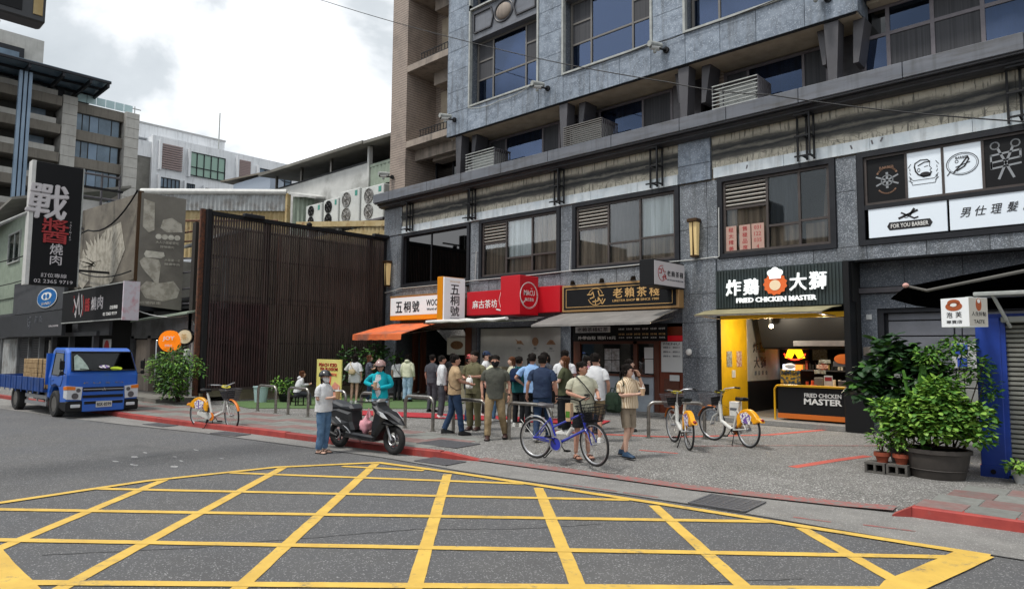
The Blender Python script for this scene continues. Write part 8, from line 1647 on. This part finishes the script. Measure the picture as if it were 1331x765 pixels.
def stripes():
    m = mat('striped_shirt', 'd8c6a8', .85); t = m.node_tree; nd = t.nodes; lk = t.links; g = nd.new('ShaderNodeTexCoord'); w = nd.new('ShaderNodeTexWave'); w.bands_direction = 'X'; w.inputs['Scale'].default_value = 9; lk.new(g.outputs['Object'], w.inputs[0])
    r = nd.new('ShaderNodeValToRGB'); r.color_ramp.elements[0].position = .35; r.color_ramp.elements[1].position = .6; r.color_ramp.elements[0].color = hx('a98f70')+(1,); r.color_ramp.elements[1].color = hx('dccdb2')+(1,); lk.new(w.outputs[0], r.inputs[0]); lk.new(r.outputs[0], nd['Principled BSDF'].inputs['Base Color'])
stripes(); cloth('plaid', '2a2f3c', '5c5f6a', 14)
WALK = {-1: [(-.085, 0, .87), (-.09, -.09, .48), (-.09, -.14, .085)], 1: [(.085, 0, .87), (.09, .04, .48), (.09, .19, .11)]}
# foreground
_, w1, A1 = person('person in white t-shirt, blue jeans and black helmet standing behind the scooter', (-11.35,-10.0,-.116), 20, 1.5, ('tee','white_cloth',1.25,.84), ('trousers','denim',1.1), ('ponyfront','hair'), ('sandal','plastic_black'), 'skin_pale',
    arms={1: [(.24,.03,1.08),(.12,-.22,1.10)], -1: [(-.21,.02,1.09),(-.02,-.2,1.12)]}, head_turn=-12, extra=(('helmet','helmet_black'),('mask','white_cloth')))
_, w2, A2 = person('person in turquoise jacket and pale pink helmet standing beyond the scooter', (-11.75,-8.45,0), -58, 1.56, ('jacket','teal_bright',1.12,.84,'white_cloth'), ('short_shorts','denim_light'), ('long','hair'), ('shoe','plastic_black'), 'skin',
    arms={-1: [(-.36,.04,1.17),(-.10,-.18,1.12)], 1: [(.27,.02,1.12),(.06,-.22,1.06)]}, head_turn=14, head_tilt=12, extra=(('helmet','helmet_pink'),))
_, w3, A3 = person('person in grey-green t-shirt, khaki trousers and black face mask walking', (-9.89,-6.95,0), -50, 1.70, ('tee','olive_grey',1.15,.80), ('trousers','khaki',1.08), ('short','hair'), ('boot','boot_brown'), 'skin',
    arms={-1: [(-.27,.04,1.09),(-.25,-.02,.86)], 1: [(.28,.05,1.09),(.28,-.03,.86)]}, legs={-1: [(-.095,0,.87),(-.12,-.10,.49),(-.13,-.12,.08)], 1: [(.095,0,.87),(.14,-.02,.48),(.20,.14,.10)]}, wide=1.12, extra=(('mask','black_cloth'),('watch','plastic_black',1)))
_, w4, A4 = person('person in a beige t-shirt and black shorts with crossbody strap holding the blue bicycle', (-7.15,-7.62,0), -25, 1.62, ('tee','beige_tee',1.35,.80), ('shorts','black_cloth',1.15), ('short','hair'), ('sandal','boot_brown'), 'skin',
    arms={-1: [(-.29,.02,1.12),(-.14,-.26,1.05)], 1: [(.28,-.02,1.13),(.12,-.36,1.05)]}, legs={1: [(.085,0,.87),(.10,-.01,.48),(.13,.03,.075)], -1: [(-.085,0,.87),(-.10,-.01,.48),(-.11,.03,.075)]}, wide=1.12, head_turn=30, extra=(('strap','plastic_black',-1),('glasses','lens_red')))
_, w5, A5 = person('person in cream striped shirt and taupe shorts touching reddish sunglasses', (-6.65,-7.0,0), -8, 1.58, ('open','striped_shirt',1.28,.88), ('shorts','taupe',1.0), ('tail','hair'), ('shoe','sneaker_blue'), 'skin_pale',
    arms={1: [(.27,-.16,1.16),(.11,-.17,1.45)], -1: [(-.24,-.02,1.10),(-.02,-.24,1.13)]}, legs={-1: [(-.085,0,.87),(-.085,-.06,.49),(-.08,-.02,.09)], 1: [(.085,0,.87),(.08,-.02,.48),(.06,.20,.10)]}, wide=1.06, head_turn=18, extra=(('glasses','boot_brown','lens_red'),('watch','bronze',1)))
person('person in navy polo shirt and blue jeans from behind beside the blue bicycle saddle', (-9.0,-6.5,0), 118, 1.72, ('polo','navy',1.15,.84), ('trousers','denim_dark',1.0), ('short','hair'), ('shoe','sneaker_white'), 'skin', legs=WALK, wide=1.1, arms={-1: [(-.27,.04,1.09),(-.27,-.02,.86)], 1: [(.28,.04,1.09),(.31,-.02,.88)]}, extra=(('watch','plastic_black',-1),))
person('person in a light blue shirt with hand on hip behind the navy polo', (-10.25,-5.4,0), 120, 1.74, ('shirt','light_blue',1.12,.82), ('trousers','black_cloth',1.0), ('short','hair'), ('shoe','plastic_black'), 'skin', arms={1: [(.36,.06,1.13),(.2,-.06,.98)]})
_, w8, _a = person('person in a dark teal top and black trousers carrying a small blue backpack', (-11.2,-4.8,0), 105, 1.66, ('long','teal',1.1,.80), ('trousers','black_cloth',1.0), ('bun','hair'), ('shoe','sneaker_white','pure_white'), 'skin')
person('person in a white t-shirt and blue baseball cap behind the man in khaki trousers', (-13.5,-3.65,0), 30, 1.76, ('tee','white_cloth',1.1,.84), ('trousers','black_cloth',.95), ('short','hair'), ('shoe','sneaker_white','pure_white'), 'skin_pale', extra=(('cap','navy'),))
_, w10, A10 = person('person in tan t-shirt and dark jeans with a crossbody strap facing the queue', (-10.95,-7.1,0), 60, 1.70, ('tee','tan_tee',1.12,.84), ('trousers','denim_dark',1.0), ('short','hair'), ('shoe','plastic_black'), 'skin', arms={-1: [(-.24,-.06,1.12),(-.1,-.30,1.05)], 1: [(.26,.0,1.10),(.14,-.26,1.06)]}, wide=1.08, legs=WALK, extra=(('strap','boot_brown',1),))
_, w11, A11 = person('person in open olive shirt holding a white bag, talking to the tan t-shirt', (-11.35,-6.15,0), -70, 1.78, ('shirt','olive_shirt',1.18,.76), ('trousers','olive_shirt',1.2), ('short','hair'), ('shoe','boot_brown'), 'skin', arms={1: [(.28,.0,1.12),(.1,-.24,1.12)], -1: [(-.27,.02,1.10),(-.1,-.24,1.08)]}, head_turn=-20)
person('person in a white shirt and grey trousers waiting left of the man in tan', (-13.9,-4.9,0), 60, 1.65, ('long','white_cloth',1.05,.88), ('trousers','grey_cloth',1.05), ('short','hair'), ('shoe','sneaker_white','pure_white'), 'skin')
person('person in dark grey shirt and grey trousers in the shade of the leftmost tea shop', (-15.47,-3.9,0), 100, 1.66, ('tee','grey_cloth',1.1,.84), ('trousers','grey_cloth',1.0), ('short','hair'), ('shoe','plastic_black'), 'skin')
person('person in pale cream hooded jacket and wide light blue jeans', (-18.9,-2.1,.02), 115, 1.62, ('hood','cream_cloth',1.22,.86), ('trousers','denim_light',1.3), ('bob','hair'), ('shoe','plastic_black'), 'skin')
person('person in a white top with black shoulder bag strap left of the cream jacket', (-19.6,-2.0,.02), 120, 1.52, ('tee','white_cloth',1.05,.88), ('trousers','black_cloth',1.1), ('long','hair'), ('shoe','plastic_black'), 'skin_pale', extra=(('strap','plastic_black',1),))
_, w16, _a = person('person in oversized white t-shirt with bare legs beside the yellow poster', (-19.5,-3.85,.02), 125, 1.6, ('oversize','white_cloth',1.35,.70), ('short_shorts','black_cloth'), ('long','hair'), ('shoe','sneaker_white','pure_white'), 'skin_pale', arms={1: [(.3,.0,1.12),(.2,-.18,1.15)]}, extra=(('strap','beige_bag',1),))
person('person in dark checked shirt raising one arm beside the oversized white t-shirt', (-19.75,-3.1,.02), 60, 1.58, ('shirt','plaid',1.15,.80), ('trousers','denim_dark',1.0), ('long','hair_brown'), ('shoe','sneaker_white','pure_white'), 'skin_pale', arms={1: [(.25,-.18,1.25),(.1,-.3,1.42)], -1: [(-.24,-.08,1.14),(-.1,-.3,1.25)]})
_, w18, _a = person('person in white hooded top sitting behind the hoop racks', (-19.9,-5.7,-.40), 70, 1.5, ('hood','white_cloth',1.15,.92), ('trousers','grey_cloth',1.0), ('bob','hair_brown'), ('shoe','plastic_black'), 'skin_pale', arms={-1: [(-.2,-.12,1.15),(-.06,-.36,1.18)], 1: [(.2,-.12,1.15),(.06,-.36,1.16)]}, lean=(0, -.25), legs={-1: [(-.09,0,.87),(-.1,-.40,.86),(-.1,-.42,.47)], 1: [(.09,0,.87),(.1,-.40,.86),(.1,-.42,.47)]})
person('person in a plain white t-shirt and khaki shorts seen from behind at the kiosk', (-8.25,-5.75,0), 112, 1.76, ('tee','white_cloth',1.2,.78), ('shorts','khaki',1.1), ('short','hair'), ('shoe','sneaker_white','pure_white'), 'skin', arms={1: [(.26,.03,1.09),(.24,-.04,.87)], -1: [(-.26,.03,1.09),(-.22,-.10,.88)]})
person('person in a white collared shirt standing tall in the queue behind the beige t-shirt', (-10.2,-4.3,0), 118, 1.82, ('shirt','white_cloth',1.1,.84), ('trousers','black_cloth',1.0), ('short','hair'), ('shoe','plastic_black'), 'skin')
person('person in an olive t-shirt turned towards the navy polo with bent arm', (-9.55,-5.1,0), 195, 1.68, ('tee','olive_tee',1.15,.82), ('trousers','black_cloth',1.0), ('long','hair_brown'), ('shoe','sneaker_white','pure_white'), 'skin_pale', arms={1: [(.27,-.02,1.12),(.1,-.22,1.08)]}, head_turn=25)
person('person in a pink shirt behind the white t-shirt at the kiosk', (-9.6,-4.2,0), 40, 1.68, ('shirt','pink_cloth',1.08,.84), ('trousers','black_cloth',1.0), ('short','hair'), ('shoe','plastic_black'), 'skin_pale', extra=(('strap','plastic_black',1),))
person('person with black hair and dark top at the service counter under the dish pictures', (-12.2,-2.6,0), 100, 1.7, ('tee','black_cloth',1.1,.84), ('trousers','black_cloth',1.0), ('long','hair'), ('shoe','plastic_black'), 'skin')
person('person with black hair between the teal top and the light blue shirt', (-11.6,-3.4,0), 110, 1.76, ('tee','grey_cloth',1.1,.84), ('trousers','black_cloth',1.0), ('short','hair'), ('shoe','plastic_black'), 'skin')
person('person in a burgundy cap and dark top half hidden behind the tan t-shirt', (-12.3,-5.4,0), 30, 1.68, ('tee','black_cloth',1.1,.84), ('trousers','denim_dark',1.0), ('short','hair'), ('shoe','sneaker_white'), 'skin', extra=(('cap','sign_red'),))
person('person in a pale grey top bending over the service counter under the dish pictures', (-13.3,-2.2,0), 95, 1.6, ('long','grey_cloth',1.1,.84), ('trousers','black_cloth',1.0), ('bob','hair'), ('shoe','plastic_black'), 'skin_pale', lean=(0, -.3))
person('person with long dark hair between the navy polo and the beige t-shirt', (-9.1,-4.6,0), 20, 1.62, ('long','plaid',1.1,.84), ('trousers','denim_dark',1.0), ('long','hair'), ('shoe','plastic_black'), 'skin_pale')
person('person in dark clothes deep in the shade of the orange awning', (-17.6,-1.2,.03), 120, 1.66, ('tee','black_cloth',1.1,.84), ('trousers','grey_cloth',1.0), ('short','hair'), ('shoe','plastic_black'), 'skin')
person('person in a pale shirt waiting behind the person in the blue cap', (-12.4,-4.5,0), 80, 1.66, ('shirt','cream_cloth',1.08,.84), ('trousers','denim',1.0), ('short','hair'), ('shoe','sneaker_white'), 'skin_pale')
person('person in a white top with long hair turned sideways near the kiosk window', (-8.8,-3.7,0), 30, 1.62, ('tee','white_cloth',1.08,.84), ('trousers','black_cloth',1.0), ('long','hair'), ('shoe','plastic_black'), 'skin_pale')
person('person in a beige t-shirt seen between the teal top and the grey-green t-shirt', (-11.9,-4.3,0), 240, 1.64, ('tee','beige_tee',1.08,.84), ('trousers','taupe',1.0), ('bob','hair_brown'), ('shoe','sneaker_white'), 'skin_pale')
# things they hold or wear
def bagbox(name, label, c, d, rz, mt, cat='bag'):
    t = thing(name, label, cat, c, rad(rz), local=True); m = M()
    m.loft([[(x*d[0]/2*w_, y*d[1]/2*w_, z*d[2]) for x, y in ((-1,-.6),(-.6,-1),(.6,-1),(1,-.6),(1,.6),(.6,1),(-.6,1),(-1,.6))] for z, w_ in ((0,.7),(.08,.95),(.5,1),(.85,.92),(1,.6))]); m.build('bag_body', mt, t, smooth=True, world=False)
    m = M(); m.tube([(-d[0]*.3,0,d[2]*.9),(-d[0]*.15,0,d[2]*1.2),(d[0]*.15,0,d[2]*1.2),(d[0]*.3,0,d[2]*.9)], .008, 5); m.build('handle', mt, t, world=False); m = M(); m.box(-d[0]*.35,d[0]*.35,-d[1]*.56,-d[1]*.44,d[2]*.15,d[2]*.5); m.build('pocket', mt, t, world=False); return t
p = w5((-.27,.10,.80)); bagbox('shoulder_bag', 'dark green shoulder bag of the person in the striped shirt', tuple(p), (.30,.14,.34), -8, 'green_bag'); 
m = M(); m.tube([w5(q) for q in ((-.27,.1,1.13),(-.20,.09,1.3),(-.13,.02,1.41),(-.18,-.08,1.3),(-.27,.02,1.13))], .011, 6); tag(m.build('bag_strap', 'green_bag'), 'dark strap over the shoulder of the person in the striped shirt', 'strap')
p = w8((0,.19,1.05)); bagbox('backpack', 'small blue backpack on the back of the person in the dark teal top', tuple(p), (.26,.16,.32), 15, 'backpack_blue', 'backpack')
p = w16((0.02,.21,.98)); bagbox('crossbody_bag', 'small beige crossbody bag on the back of the oversized white t-shirt', tuple(p), (.22,.1,.17), 35, 'beige_bag')
p = w11((.06,-.34,.88)); bagbox('carrier_bag', 'white carrier bag held by the person in the olive shirt', tuple(p), (.16,.1,.24), 0, 'pure_white')
def cup(label, c, mt='kraft', r=.042, h=.12):
    t = thing('drink_cup', label, 'cup', c, local=True); m = M(); m.cyl((0,0,0),(0,0,h),r*.75,r,14); m.build('cup_body', mt, t, smooth=True, world=False); m = M(); m.cyl((0,0,h),(0,0,h+.012),r*1.05,r,14); m.build('lid', 'pure_white', t, world=False); m = M(); m.cyl((0,0,h),(.01,0,h+.07),.005,n=6); m.build('straw', 'pure_white', t, world=False)
mat('kraft', 'a5845c', .7); mat('milk_tea', 'c4a484', .3)
cup('brown paper cup held by the person in jeans and black helmet', tuple(w1((.05,-.30,1.10))), r=.05, h=.14)
cup('milk tea cup held by the person in the striped shirt', tuple(w5((.02,-.33,1.11))), 'milk_tea'); cup('iced drink held by the person in the turquoise jacket', tuple(w2((.0,-.28,1.08))), 'milk_tea')
t = thing('drink_carrier', 'paper drink pouch hanging from the blue bicycle handlebar', 'drink pouch', (-7.05,-8.1,.7)); M().loft([[(-7.05+x*w_,-8.1+y,z) for x, y in ((-.05,-.04),(.05,-.04),(.05,.04),(-.05,.04))] for z, w_ in ((.66,.8),(.82,1.1),(.95,1))]).build('pouch', 'milk_tea', t); M().box(-7.09,-7.01,-8.145,-8.14,.72,.82).build('pouch_label', 'leaf', t)
t = thing('stool', 'low dark stool under the sitting person in the white hooded top', 'stool', (-19.9,-5.7,.02)); M().bbx(-20.12,-19.68,-5.9,-5.5,.28,.33,.01).build('seat', 'plastic_black', t)
for x in (-20.08,-19.76):
    for y in (-5.85,-5.58): M().box(x,x+.03,y,y+.03,.02,.28).build('leg', 'plastic_black', t)
flush_bodies()
flush_text()
